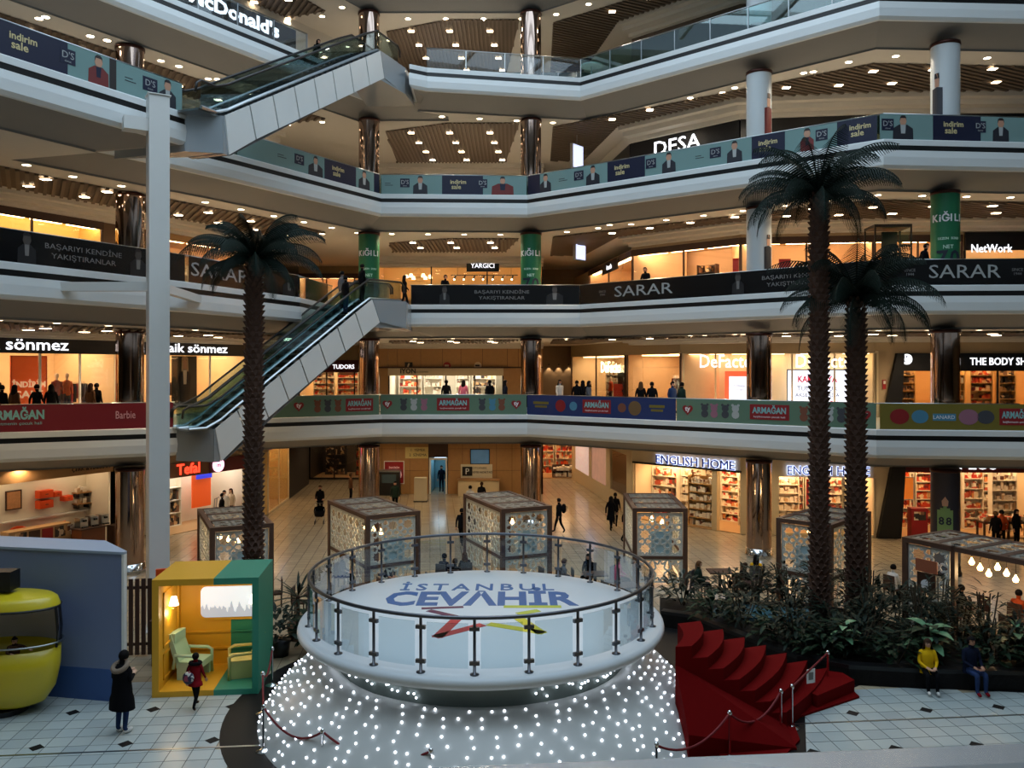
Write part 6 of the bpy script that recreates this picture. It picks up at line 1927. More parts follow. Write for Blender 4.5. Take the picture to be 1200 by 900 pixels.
dumb_cane((13.3, 22.0, 0.40), 'broadleaf plant with pale leaves at the right end of the planter', 12, 0.6, 5)
def yucca(loc, label, n, ll, seed, h=0.9):
    rnd = random.Random(seed)
    t = thing('yucca', label, 'plant', loc)
    MB().lathe([(0.001, 0), (0.26, 0), (0.34, 0.5), (0.30, 0.5), (0.28, 0.44), (0.001, 0.44)], 14).build('pot', mat('clay_pot', (96, 70, 52), 0.7), t, True)
    MB().tube([(0, 0, 0.4), (0, 0, 0.4 + h)], 0.06, 7).build('trunk', M_TRUNK, t)
    for k in range(n):
        a = k * 2.4 + rnd.uniform(-.2, .2)
        e = rnd.uniform(-0.1, 1.3)
        mb = MB()
        leaf_blade(mb, (0, 0, 0.4 + h - 0.1 + 0.12 * e), (math.cos(a), math.sin(a), e), ll * rnd.uniform(.8, 1.1), 0.09, 0.2, 3)
        mb.build('leaf', M_LEAF, t)
yucca((-6.45, 25.2, 0), 'spiky yucca between the green booth and the stage', 34, 1.1, 8, 0.9)
for n, (x, y, k, lb) in enumerate(((-5.6, 24.0, 2, 'leafy potted shrub low beside the stage'), (-6.6, 23.8, 0, 'leafy potted shrub behind the green booth corner'), (-5.2, 25.6, 0, 'leafy potted shrub at the stage back'))):
    b = thing('potted_shrub', lb, 'plant', (x, y, 0), n)
    MB().lathe([(0.001, 0), (0.24, 0), (0.3, 0.45), (0.001, 0.45)], 14).build('pot', M_PLANTER, b, True)
    link('foliage', BUSH[k][0], b, (0, 0, 0.35))

# ------------------------------------------------------------------ palms
def palm(loc, height, label, nf, fl, seed, rt=0.27):
    rnd = random.Random(seed)
    t = thing('palm_tree', label, 'palm tree', loc)
    lean = rnd.uniform(-0.12, 0.12)
    cx = lambda z: lean * (z / height) ** 2
    MB().tube([(cx(z), 0, z) for z in [height * k / 14 for k in range(15)]], rt, 12, r_end=rt * 0.92).build('trunk', M_TRUNK, t, True)
    # stubs of old leaf bases, too small to count
    mb = MB()
    nr = int(height / 0.17)
    for r_ in range(nr):
        z = 0.1 + r_ * 0.17
        rr = rt * (1 - 0.08 * z / height)
        for k in range(9):
            a = 2 * PI * (k + 0.5 * (r_ % 2)) / 9 + rnd.uniform(-.08, .08)
            ca, sa = math.cos(a), math.sin(a)
            o = Vector((cx(z) + rr * 0.92 * ca, rr * 0.92 * sa, z))
            s = Vector((-sa, ca, 0)) * 0.085
            tip = Vector((ca * 0.11, sa * 0.11, 0.15 + rnd.uniform(-.02, .03)))
            mb.add([o - s, o + s, o + tip + s * .35, o + tip - s * .35, o + Vector((0, 0, .17)) ], [(0, 1, 2, 3), (1, 4, 2), (3, 4, 0), (2, 4, 3)])
    tag(mb.build('leaf_base', M_TRUNK, t), kind='stuff')
    for k in range(nf):
        a = k * 2.39996 + rnd.uniform(-.15, .15)
        u = k / (nf - 1)
        e = 1.30 - 1.35 * u + rnd.uniform(-.12, .12)       # start elevation
        L = fl * rnd.uniform(.85, 1.1) * (0.8 + 0.2 * math.sin(PI * u))
        mb = MB()
        P = []
        p = Vector((cx(height), 0, height - 0.05))
        el = e
        ns = 12
        for i in range(ns + 1):
            P.append(p.copy())
            p = p + Vector((math.cos(a) * math.cos(el), math.sin(a) * math.cos(el), math.sin(el))) * (L / ns)
            el -= (0.13 + 0.05 * u) * (0.3 + 1.5 * i / ns)
            el = max(el, -1.45)
        mb.tube(P, 0.03, 5, r_end=0.008)
        side = Vector((-math.sin(a), math.cos(a), 0))
        for i in range(2, ns * 3):
            q = i / (ns * 3)
            j = min(ns - 1, int(q * ns)); fr = q * ns - j
            o = P[j].lerp(P[j + 1], fr)
            tg = (P[j + 1] - P[j]).normalized()
            ll = 0.50 * math.sin(PI * (0.12 + 0.82 * q)) * (L / 2.3)
            for s in (-1, 1):
                d = (side * s * 0.75 + tg * 0.65 + Vector((0, 0, -0.75))).normalized()
                w = tg * 0.026
                b = o + d * ll
                mb.add([o - w, o + w, b + w * 0.25 + Vector((0, 0, -.06)), b - w * 0.25 + Vector((0, 0, -.06))], [(0, 1, 2, 3)])
        mb.build('frond', M_FROND, t)
    return t
pl = atd(297, 430, 26.0)
palm((pl.x, pl.y, 0), EYE + (430 - 302) * 26.0 / F, 'palm with a bushy crown in front of the lower escalator', 32, 2.6, 5)
p1 = atd(960, 430, 25.0)
palm((p1.x, p1.y, 0.40), EYE + (430 - 226) * 25.0 / F - 0.4, 'tallest palm, its crown before the teal banner', 32, 2.9, 11, 0.26)
p2 = atd(1003, 430, 25.6)
palm((p2.x, p2.y, 0.40), EYE + (430 - 348) * 25.6 / F - 0.4, 'shorter palm beside the tallest one', 32, 3.0, 17, 0.28)

# ------------------------------------------------------------------ lattice cafe pavilions
M_KFRAME = mat('pavilion_wood', (88, 62, 48), 0.5, var=0.12, vscale=5)
M_LAT = mat('white_lattice', (214, 216, 208), 0.5)
M_FROST = mat('pale_blue_frost', (172, 200, 208), 0.4)
def lattice(w, h, cell=0.62, bar=0.062, th=0.03):
    """star pattern of crossed squares, flat in x-z, clipped to w x h, with its own rim"""
    mb = MB()
    nx, nz = max(1, round(w / cell)), max(1, round(h / cell))
    cw, chh = w / nx, h / nz
    def seg(a, b):
        d = Vector((b[0] - a[0], b[1] - a[1]))
        n = Vector((-d.y, d.x)).normalized() * bar / 2
        q = [(a[0] - n.x, a[1] - n.y), (b[0] - n.x, b[1] - n.y), (b[0] + n.x, b[1] + n.y), (a[0] + n.x, a[1] + n.y)]
        q = [(min(max(x, 0), w), min(max(z, 0), h)) for x, z in q]
        mb.slabxz(q, -th / 2, th / 2)
    for i in range(nx):
        for j in range(nz):
            cx, cz = (i + .5) * cw, (j + .5) * chh
            R1 = 0.5
            pts = []
            for k in range(16):
                r = R1 if k % 2 == 0 else R1 * 0.60
                a = PI * k / 8
                pts.append((cx + cw * r * math.cos(a), cz + chh * r * math.sin(a)))
            for k in range(16):
                seg(pts[k], pts[(k + 1) % 16])
            for k in range(0, 16, 4):
                # star arms reach the corners
                a = PI * (k + 2) / 8
                seg(pts[(k + 2) % 16], (cx + cw * .5 * math.copysign(1, math.cos(a)), cz + chh * .5 * math.copysign(1, math.sin(a))))
    for a, b in (((0, bar / 2), (w, bar / 2)), ((0, h - bar / 2), (w, h - bar / 2)), ((bar / 2, 0), (bar / 2, h)), ((w - bar / 2, 0), (w - bar / 2, h))):
        seg(a, b)
    return mb
def kiosk(label, p0, p1, depth, H=2.9, faces=('front', 'left'), frost=True, nroof=3, open_front=False):
    (x, y, _), rz, W = frame(p0, p1, 0)
    t = thing('pavilion', label, 'pavilion', (x, y, 0), rz, 'lattice cafe pavilions')
    b = 0.16
    for sx in (0, W - b):
        for sy in (0, depth - b):
            MB().box(sx, sx + b, sy, sy + b, 0, H).build('post', M_KFRAME, t)
    for sy in (0, depth - b):
        MB().box(b, W - b, sy, sy + b, H - 0.14, H).build('top_beam', M_KFRAME, t)
    for sx in (0, W - b):
        MB().box(sx, sx + b, b, depth - b, H - 0.14, H).build('top_beam', M_KFRAME, t)
    for k in range(1, nroof):
        if W > depth:
            xx = W * k / nroof
            MB().box(xx - 0.11, xx + 0.11, b, depth - b, H - 0.1, H).build('roof_beam', M_KFRAME, t)
        else:
            yy = depth * k / nroof
            MB().box(b, W - b, yy - 0.13, yy + 0.13, H - 0.1, H).build('roof_beam', M_KFRAME, t)
    for k in range(nroof):
        if W > depth:
            w, d = W / nroof - 0.16, depth - 2 * b - 0.1
            o = lattice(w, d, 0.60, 0.075).xform(Matrix.Rotation(R(-90), 4, 'X') @ Matrix.Identity(4))
            # x-z plane -> x-y plane
            o = lattice(w, d, 0.60, 0.075)
            o.v = [(vx + W * k / nroof + 0.08, vz + b + 0.05, H - 0.03 + vy) for vx, vy, vz in o.v]
        else:
            w, d = W - 2 * b - 0.1, depth / nroof - 0.30
            o = lattice(w, d, 0.60, 0.075)
            o.v = [(vx + b + 0.05, vz + depth * k / nroof + 0.15, H - 0.03 + vy) for vx, vy, vz in o.v]
        o.build('roof_lattice', mat('grey_lattice', (150, 148, 140), 0.5), t)
    zm = H * 0.36
    def side(name, ox, oy, ang, L):
        a = b + 0.02
        for z0, z1, nm in ((0.10, zm - 0.06, 'lower_lattice'), (zm + 0.06, H - 0.18, 'upper_lattice')):
            mb = lattice(L - 2 * a, z1 - z0, 0.60)
            mb.v = [(vx + a, vy, vz + z0) for vx, vy, vz in mb.v]
            mb.build(nm, M_LAT, t, loc=(ox, oy, 0), rz=ang)
        MB().box(b, L - b, -0.04, 0.04, zm - 0.06, zm + 0.06).build('mid_rail', M_KFRAME, t, loc=(ox, oy, 0), rz=ang)
        if frost and name == 'front':
            MB().box(L * .34, L * .72, 0.03, 0.04, zm + 0.12, zm + 0.98).build('frosted_panel', M_FROST, t, loc=(ox, oy, 0), rz=ang)
    if 'front' in faces: side('front', 0, b / 2, 0, W)
    if 'left' in faces: side('left', b / 2, depth, R(-90), depth)
    if 'right' in faces: side('right', W - b / 2, 0, R(90), depth)
    if 'corner' in faces: side('front', 0, b / 2, 0, 1.7); MB().box(1.6, 1.72, 0, b, 0, H).build('post', M_KFRAME, t)
    return t, W
def lamps(t, pos, n, label, spread=0.9, energy=40, ang=0.0):
    """row of bare bulbs under a small bar; hangs in a pavilion"""
    M = t.matrix_basis
    p = M @ Vector(pos)
    l = thing('pendant_lamp', label, 'lamp', p, t.rotation_euler.z + ang)
    MB().box(-spread / 2 - 0.1, spread / 2 + 0.1, -0.06, 0.06, -0.06, 0).build('bar', M_DARKWOOD, l)
    for k in range(n):
        xx = -spread / 2 + spread * k / max(1, n - 1)
        dz = -0.42 - 0.12 * (k % 3)
        MB().tube([(xx, 0, -0.06), (xx, 0, dz + 0.1)], 0.008, 4).build('cord', M_BLACK, l)
        MB().lathe([(0.02, 0.12), (0.03, 0.08), (0.085, -0.02), (0.06, -0.09), (0.001, -0.11)], 10, (xx, 0, dz)).build('bulb', mat('amber_bulb', (255, 205, 130), 0.4, emit=14), l, True)
    ld = bpy.data.lights.new('lamp', 'POINT'); ld.energy = energy; ld.color = (1.0, 0.68, 0.34); ld.shadow_soft_size = 0.15
    o = bpy.data.objects.new('lamp', ld); COL.objects.link(o); o.parent = l; o.location = (0, 0, -0.8)
def plan(px, py, z=2.9):
    p = at(px, py, z)
    return (p.x, p.y)
ka, W = kiosk('lattice pavilion behind the left palm', plan(246, 619), plan(321, 613), 4.2, faces=('front', 'left'))
lamps(ka, (W * .45, 1.4, 2.76), 4, 'four amber bulbs in the pavilion behind the left palm')
kb, W = kiosk('lattice pavilion behind the left edge of the stage', plan(429, 604.8), plan(492.7, 598.6), 4.2, faces=('front', 'left'))
lamps(kb, (W * .3, 0.9, 2.76), 3, 'three amber bulbs in the pavilion behind the stage edge', 0.6)
kc, W = kiosk('lattice pavilion behind the middle of the stage', plan(587.7, 596.8), plan(647, 592.5), 4.2, faces=('front', 'left'))
lamps(kc, (W * .3, 0.9, 2.76), 2, 'two amber bulbs in the pavilion behind the stage middle', 0.4)
kd, W = kiosk('lattice pavilion right of the stage before the white shelves', plan(741.6, 595.6), plan(805.9, 596), 3.8, faces=('front', 'left', 'right'))
lamps(kd, (W * .5, 0.9, 2.76), 2, 'two amber bulbs in the pavilion right of the stage', 0.4)
ke, W = kiosk('lattice pavilion behind the two tall palm trunks', plan(909.4, 606.7), plan(974.8, 615.2), 3.6, faces=('front', 'right'))
lamps(ke, (W * .5, 1.2, 2.76), 3, 'three amber bulbs in the pavilion behind the palm trunks', 0.6)
fa, fb = plan(1057, 629), plan(1216, 660)
kf, W = kiosk('long open lattice pavilion at the right edge', fa, fb, 2.4, faces=('corner',), nroof=4, frost=False)
lamps(kf, (W * .56, 1.0, 2.76), 6, 'row of six amber bulbs in the open pavilion', 1.3, 70)
MB().box(0.55, 1.15, -0.06, -0.03, 1.35, 1.95).build('coffee_poster', M_DARKWOOD, kf)
MB().lathe([(0.001, 0), (0.16, 0), (0.16, 0.02), (0.001, 0.02)], 16).xform(Matrix.Translation((0.85, -0.07, 1.6)) @ Matrix.Rotation(R(90), 4, 'X')).build('cup_print', M_LETTER, kf)
MB().box(0.5, 1.2, -0.06, -0.03, 1.98, 2.35).build('poster_head', mat('terracotta_print', (170, 96, 66), 0.6), kf)

# cafe tables and chairs
M_CHAIR = mat('cafe_chair_wood', (58, 36, 28), 0.5)
def cafe_table(loc, rz, label):
    t = thing('cafe_table', label, 'table', loc, rz)
    MB().box(-0.42, 0.42, -0.36, 0.36, 0.70, 0.75).build('table_top', M_CHAIR, t)
    MB().box(-0.05, 0.05, -0.05, 0.05, 0.04, 0.70).build('pedestal', M_BLACK, t)
    MB().box(-0.28, 0.28, -0.26, 0.26, 0, 0.04).build('foot', M_BLACK, t)
    return t
_ch = {}
def cafe_chair(loc, rz, label, grey=False):
    t = thing('cafe_chair', label, 'chair', loc, rz, 'cafe chairs')
    m = mat('grey_upholstery', (70, 68, 70), 0.8) if grey else M_CHAIR
    key = grey
    if key not in _ch:
        _ch[key] = (MB().box(-0.22, 0.22, -0.22, 0.22, 0.42, 0.48).mesh('seat', m), MB().slabxz([(-0.22, 0.48), (0.22, 0.48), (0.21, 0.95), (-0.21, 0.95)], 0.18, 0.23).mesh('backrest', m), MB().box(-0.02, 0.02, -0.02, 0.02, 0, 0.42).mesh('leg', M_CHAIR))
    s, b, l = _ch[key]
    link('seat', s, t); link('backrest', b, t)
    for sx in (-0.19, 0.19):
        for sy in (-0.19, 0.19):
            link('leg', l, t, (sx, sy, 0))
    return t
CAFE = []
tabs = [((-5.3, 28.4), 0.5, 'inside the pavilion behind the stage edge'), ((-2.2, 29.6), 0.2, 'between the two pavilions behind the stage'), ((0.3, 30.0), 0.4, 'inside the pavilion behind the stage middle'), ((3.0, 30.2), 0.1, 'behind the right of the stage'), ((3.9, 28.6), 0.3, 'near the stage handrail on the right'),
        ((7.6, 30.6), 0.0, 'right of the star lattice pavilion'), ((8.5, 28.9), 0.1, 'between the pavilion and the planter'), ((10.9, 30.8), 0.0, 'inside the pavilion behind the palms'), ((14.2, 26.2), 0.4, 'under the row of six bulbs'), ((15.2, 24.6), 0.2, 'at the right edge under the open pavilion'), ((-8.7, 28.5), 0.3, 'inside the pavilion behind the left palm'), ((-6.4, 27.6), 0.0, 'left of the stage near the yucca')]
for (x, y), rz, wh in tabs:
    cafe_table((x, y, 0), rz, 'dark cafe table ' + wh)
    for s, nm in ((-1, 'left'), (1, 'right')):
        ox, oy = 0.62 * s * math.cos(rz), 0.62 * s * math.sin(rz)
        cafe_chair((x + ox, y + oy, 0), rz - s * PI / 2, '%s chair of the cafe table %s' % (nm, wh), grey=(x < 5 and y > 28 and x > -3))

# ------------------------------------------------------------------ yellow and green booth
M_BYEL = mat('booth_yellow', (214, 158, 34), 0.5, var=0.03)
M_BGRN = mat('booth_green', (46, 132, 108), 0.5, var=0.03)
a0, a1 = at(178, 818, 0), at(303, 813, 0)
(bx, by, _), brz, BW = frame((a0.x, a0.y), (a1.x, a1.y), 0)
bo = thing('photo_booth', 'open photo booth, half yellow and half green', 'booth', (bx, by, 0), brz)
BH, BD, TH = 2.92, 2.0, 0.16
sp = BW * 0.575
def two(name, fn):
    """one panel in the two booth colours: yellow part and green part"""
    fn(0.0, sp, M_BYEL, name); fn(sp, BW, M_BGRN, name)
two('roof', lambda u, v, m, n: MB().box(u, v, 0, BD, BH - TH, BH).build(n, m, bo))
two('floor_slab', lambda u, v, m, n: MB().box(u, v, 0, BD, 0, 0.14).build(n, m, bo))
two('back_wall', lambda u, v, m, n: MB().box(max(u, TH), min(v, BW - TH), BD - 0.1, BD, 0.14, BH - TH).build(n, m, bo))
MB().box(0, TH, 0, BD, 0.14, BH - TH).build('side_wall', M_BYEL, bo)
MB().box(BW - TH, BW, 0, BD, 0.14, BH - TH).build('side_wall', M_BGRN, bo)
wz0, wz1 = 1.42, 2.25
def rounded(x0, x1, z0, z1, r, n=5):
    pts = []
    for cx, cz, s in ((x1 - r, z1 - r, 0), (x0 + r, z1 - r, 90), (x0 + r, z0 + r, 180), (x1 - r, z0 + r, 270)):
        for k in range(n + 1):
            a = R(s + 90 * k / n)
            pts.append((cx + r * math.cos(a), cz + r * math.sin(a)))
    return pts[::-1]
wn = MB().slabxz(rounded(0.62, BW - 0.22, wz0 - 0.08, wz1 + 0.08, 0.2), BD - 0.14, BD - 0.10).build('window_frame', M_BYEL, bo)
def view_mat():
    m = bpy.data.materials.new('window_view')
    m.use_nodes = True
    nt = m.node_tree
    b = nt.nodes['Principled BSDF']
    tc = nt.nodes.new('ShaderNodeTexCoord')
    sx = nt.nodes.new('ShaderNodeSeparateXYZ')
    nt.links.new(tc.outputs['Object'], sx.inputs[0])
    nz = nt.nodes.new('ShaderNodeTexNoise'); nz.inputs['Scale'].default_value = 9; nz.noise_dimensions = '1D'
    nt.links.new(sx.outputs[0], nz.inputs['W'])
    ad = nt.nodes.new('ShaderNodeMath'); ad.operation = 'MULTIPLY_ADD'; ad.inputs[1].default_value = 0.55; ad.inputs[2].default_value = 1.42
    nt.links.new(nz.outputs['Fac'], ad.inputs[0])
    lt = nt.nodes.new('ShaderNodeMath'); lt.operation = 'LESS_THAN'
    nt.links.new(sx.outputs[2], lt.inputs[0]); nt.links.new(ad.outputs[0], lt.inputs[1])
    mx = nt.nodes.new('ShaderNodeMix'); mx.data_type = 'RGBA'
    mx.inputs[6].default_value = lin((222, 230, 246)); mx.inputs[7].default_value = lin((170, 178, 196))
    nt.links.new(lt.outputs[0], mx.inputs[0])
    nt.links.new(mx.outputs[2], b.inputs['Base Color']); nt.links.new(mx.outputs[2], b.inputs['Emission Color'])
    b.inputs['Emission Strength'].default_value = 0.6
    return m
MB().slabxz(rounded(0.70, BW - 0.30, wz0, wz1, 0.14), BD - 0.17, BD - 0.14).build('lit_window', view_mat(), bo)
for z in (1.0, 0.55, 2.52):
    two('wall_moulding', lambda u, v, m, n: MB().box(max(u, TH), min(v, BW - TH), BD - 0.14, BD - 0.10, z, z + 0.05).build(n, m, bo))
for zz0, zz1 in ((1.1, 2.5), (0.3, 0.95)):
    MB().box(TH, TH + 0.03, 0.35, 1.65, zz0, zz0 + 0.05).box(TH, TH + 0.03, 0.35, 1.65, zz1 - 0.05, zz1).box(TH, TH + 0.03, 0.35, 0.40, zz0, zz1).box(TH, TH + 0.03, 1.60, 1.65, zz0, zz1).build('side_moulding', M_BYEL, bo)
M_SCONCE = mat('lit_lampshade', (255, 232, 190), 0.5, emit=4.0)
for xx, sd, lb in ((TH + 0.12, 1, 'lit wall lamp on the yellow side of the booth'), (BW - TH - 0.12, -1, 'lit wall lamp on the green side of the booth')):
    q = bo.matrix_basis @ Vector((xx, 0.85, 2.05))
    s = thing('wall_lamp', lb, 'lamp', q, brz)
    MB().lathe([(0.07, 0.22), (0.125, 0.0)], 14).build('shade', M_SCONCE, s, True)
    MB().tube([(0, 0, 0.05), (0, 0, -0.08), (-0.12 * sd, 0, -0.08)], 0.015, 6).build('arm', M_GOLD, s)
    ld = bpy.data.lights.new('lamp', 'POINT'); ld.energy = 9; ld.color = (1, .8, .5); ld.shadow_soft_size = 0.1
    o = bpy.data.objects.new('lamp', ld); COL.objects.link(o); o.parent = s; o.location = (0, -0.0, -0.2)
tb = MB().box(0.3, BW - 0.3, 0.5, 0.75, BH - TH - 0.05, BH - TH).build('ceiling_strip', mat('booth_strip', (255, 236, 200), 0.5, emit=5.0), bo)  # glowing strip under the roof, added to brighten the booth inside
def booth_chair(x, y, rz, m, label):
    q = bo.matrix_basis @ Vector((x, y, 0.14))
    t = thing('armchair', label, 'chair', q, brz + rz)
    MB().box(-0.34, 0.34, -0.34, 0.30, 0.30, 0.46).build('seat', m, t)
    MB().slabxz([(0, 0)], 0, 0) if False else None
    bk = MB().add([(-0.33, 0.22, 0.44), (0.33, 0.22, 0.44), (0.33, 0.36, 0.44), (-0.33, 0.36, 0.44), (-0.30, 0.46, 1.15), (0.30, 0.46, 1.15), (0.30, 0.58, 1.13), (-0.30, 0.58, 1.13)], [(3, 2, 1, 0), (4, 5, 6, 7), (0, 1, 5, 4), (1, 2, 6, 5), (2, 3, 7, 6), (3, 0, 4, 7)])
    bk.build('backrest', m, t)
    MB().box(-0.28, 0.28, 0.36, 0.46, 0.92, 1.16).build('head_cushion', m, t)
    for s in (-1, 1):
        MB().tube([(0.38 * s, -0.32, 0.0), (0.38 * s, -0.32, 0.58), (0.38 * s, -0.2, 0.64), (0.38 * s, 0.30, 0.64), (0.38 * s, 0.36, 0.3)], 0.045, 7).build('arm', m, t, True)
        MB().box(0.30 * s - 0.04, 0.30 * s + 0.04, -0.30, 0.28, 0.0, 0.30).build('base_side', m, t)
M_MINT = mat('mint_upholstery', (176, 210, 186), 0.6)
M_PALEYEL = mat('pale_yellow_upholstery', (214, 200, 128), 0.6)
booth_chair(0.72, 1.05, R(78), M_MINT, 'mint green armchair in the yellow half of the booth')
booth_chair(BW - 0.62, 1.05, R(-78), M_PALEYEL, 'pale yellow armchair in the green half of the booth')

# ------------------------------------------------------------------ blue display wall and cable-car cabin
M_BLUEWALL = mat('slate_blue_panel', (112, 126, 160), 0.5, var=0.03)
M_BLUELOW = mat('deep_blue_band', (54, 86, 142), 0.5, var=0.1)
c1, c0 = at(143, 823, 0), (-14.0, 21.3)
(gx, gy, _), grz, GW = frame(c0, (c1.x, c1.y), 0)
bw = thing('display_wall', 'tall slate blue display wall behind the cable-car cabin', 'display wall', (gx, gy, 0), grz)
gpl = [(0, 0), (GW, 0), (GW, 0.1), (GW - 1.3, 1.1), (0, 1.1)]
MB().prism(gpl, 0.78, 3.62).build('body', M_BLUEWALL, bw)
MB().box(-0.01, GW + 0.005, -0.012, 0.06, 0.0, 0.78).build('lower_band', M_BLUELOW, bw)
MB().box(GW, GW + 0.06, -0.02, 0.1, 0, 3.62).build('edge_trim', M_WHITE, bw)
MB().prism([(0, -0.03), (GW + 0.06, -0.03), (GW + 0.06, 0.1), (GW - 1.3, 1.12), (0, 1.12)], 3.62, 3.68).build('top_panel', mat('pale_blue_top', (150, 165, 185), 0.5), bw)
M_CABY = mat('cabin_yellow', (206, 184, 30), 0.35, coat=0.3)
gc = (-12.1, 19.95)
gd = thing('cable_car_cabin', 'yellow cable-car cabin replica with open window band', 'cabin', (gc[0], gc[1], 0))
S = Matrix.Diagonal((1.12, 0.62, 1, 1))
MB().lathe([(0.001, 0.14), (0.55, 0.14), (0.85, 0.26), (1.05, 0.6), (1.15, 1.1), (1.16, 1.55), (1.12, 1.55), (1.10, 1.1), (0.9, 0.5), (0.001, 0.3)], 40).xform(S).build('hull', M_CABY, gd, True)
MB().lathe([(1.15, 2.52), (1.09, 2.70), (1.0, 2.76), (0.90, 2.78), (0.001, 2.84)], 40).xform(S).build('roof', M_CABY, gd, True)
MB().lathe([(1.16, 2.48), (1.17, 2.54), (1.10, 2.5)], 40).xform(S).build('roof_rim', M_BLACK, gd, True)
MB().lathe([(1.165, 1.56), (1.19, 2.0), (1.15, 2.5)], 20, (0, 0, 0), R(-8), R(35)).xform(S).build('window_pane', glass('smoke_glass', (190, 192, 205), 0.6, 0.06), gd, True)
MB().lathe([(1.15, 1.56), (1.17, 2.0), (1.13, 2.5)], 20, (0, 0, 0), R(35), R(200)).xform(S).build('back_pane', mat('smoke_panel', (205, 203, 218), 0.4), gd, True)
for a in (-150, -105, -8, 30):
    p = [(1.16 * 1.12 * math.cos(R(a)) * k, 1.16 * 0.62 * math.sin(R(a)) * k, z) for k, z in ((1, 1.55), (1.02, 2.0), (0.985, 2.5))]
    MB().tube(p, 0.03, 6).build('window_bar', M_BLACK, gd)
MB().tube([(1.2 * 1.12 * math.cos(R(a)), 1.2 * 0.62 * math.sin(R(a)), 1.68) for a in range(-150, 31, 10)], 0.022, 6).build('grab_rail', M_STEEL, gd, True)
MB().lathe([(0.001, 0), (0.5, 0), (0.55, 0.14), (0.001, 0.14)], 24).build('stand', M_BLACK, gd)
MB().box(-0.25, 0.25, -0.2, 0.2, 2.9, 3.35).build('hanger', M_BLACK, gd)
MB().box(-0.8, 0.8, -0.25, 0.3, 0.32, 0.62).build('bench', M_DARKWALL, gd)

# dark planters / seats between the blue wall and the booth
kw = thing('slatted_screen', 'dark slatted wooden screen between blue wall and booth', 'screen', (-11.0, 23.6, 0), R(8))
for k in range(11):
    MB().box(k * 0.17, k * 0.17 + 0.11, 0, 0.05, 0.05, 2.2).build('slat', M_DARKWOOD, kw)
for z in (0.3, 1.9):
    MB().box(-0.05, 1.95, 0.05, 0.10, z, z + 0.08).build('cross_rail', M_DARKWOOD, kw)
o = MB().box(-0.6, 0.6, -0.25, 0.25, 0, 1.2).build('dark_counter', M_BLACK, None, loc=(-9.3, 23.2, 0), rz=R(6))
MB().box(-0.65, 0.65, -0.3, 0.3, 1.2, 1.25).build('top', M_DARKWOOD, o)
tag(o, 'black counter hidden between the screen and the booth', 'counter')
um = thing('orange_chair_back', 'orange padded chair behind the slatted screen', 'chair', (-10.0, 24.2, 0), R(20))
MB().box(-0.3, 0.3, -0.3, 0.3, 0.7, 0.85).build('seat', M_ORANGE, um)
MB().box(-0.3, 0.3, 0.25, 0.35, 0.85, 2.3).build('backrest', M_ORANGE, um)
for sx in (-0.25, 0.25):
    for sy in (-0.25, 0.25):
        MB().box(sx - 0.03, sx + 0.03, sy - 0.03, sy + 0.03, 0, 0.7).build('leg', M_DARKWOOD, um)

# ------------------------------------------------------------------ rope barriers
STN = []
ps_m = MB().lathe([(0.001, 0.0), (0.17, 0.0), (0.17, 0.015), (0.06, 0.05), (0.03, 0.07), (0.001, 0.07)], 18).mesh('base', M_CHROME, True)
pp_m = MB().lathe([(0.028, 0.05), (0.028, 0.88), (0.05, 0.90), (0.05, 0.96), (0.03, 0.99), (0.001, 1.0)], 12).mesh('pole', M_CHROME, True)
for px, py, lb in ((319, 803, 'at the green booth corner'), (308, 836, 'next from the green booth'), (309, 880, 'at the left front of the stage'), (378, 912, 'left of the stage front'), (505, 938, 'in front of the stage, left of its middle'), (769, 930, 'in front of the stage, right of its middle'), (855, 888, 'at the right foot of the stage'), (915, 859, 'on the court by the red carpet'), (928, 853, 'tall one by the red carpet'), (970, 808, 'before the planter')):
    p = at(px, py, 0)
    t = thing('stanchion', 'chrome rope stanchion ' + lb, 'stanchion', p, 0, 'rope stanchions')
    link('base', ps_m, t); link('pole', pp_m, t)
    STN.append(p)
M_ROPE = mat('red_rope', (110, 14, 22), 0.7)
def rope(i, j, sag, lb):
    a, b = STN[i] + Vector((0, 0, 0.93)), STN[j] + Vector((0, 0, 0.93))
    path = []
    for k in range(13):
        u = k / 12
        q = a.lerp(b, u)
        path.append((q.x, q.y, q.z - sag * 4 * u * (1 - u)))
    mid = path[0]
    o = MB().tube([(x - a.x, y - a.y, z - a.z) for x, y, z in path], 0.024, 7).build('barrier_rope', M_ROPE, None, True, loc=a)
    tag(o, lb, 'rope', 'barrier ropes')
rope(0, 1, 0.3, 'red barrier rope beside the green booth')
rope(1, 2, 0.3, 'red barrier rope left of the stage skirt')
rope(2, 3, 0.35, 'red barrier rope at the left front of the stage')
rope(3, 4, 0.35, 'red barrier rope low in front of the stage, left')
rope(5, 6, 0.35, 'red barrier rope at the right front of the stage')
rope(6, 7, 0.4, 'red barrier rope over the carpet edge')
rope(8, 9, 0.0, 'taut red barrier tape before the planter')
q = STN[8].lerp(STN[9], 0.5)
o = MB().box(-0.12, 0.12, -0.005, 0.005, -0.34, 0.0).build('notice_card', M_WHITE, None, loc=(q.x, q.y, 0.93), rz=R(20))
MB().box(-0.07, 0.07, -0.007, -0.005, -0.26, -0.08).build('print', M_GREYL, o)
tag(o, 'small white notice card hanging on the red tape', 'notice')

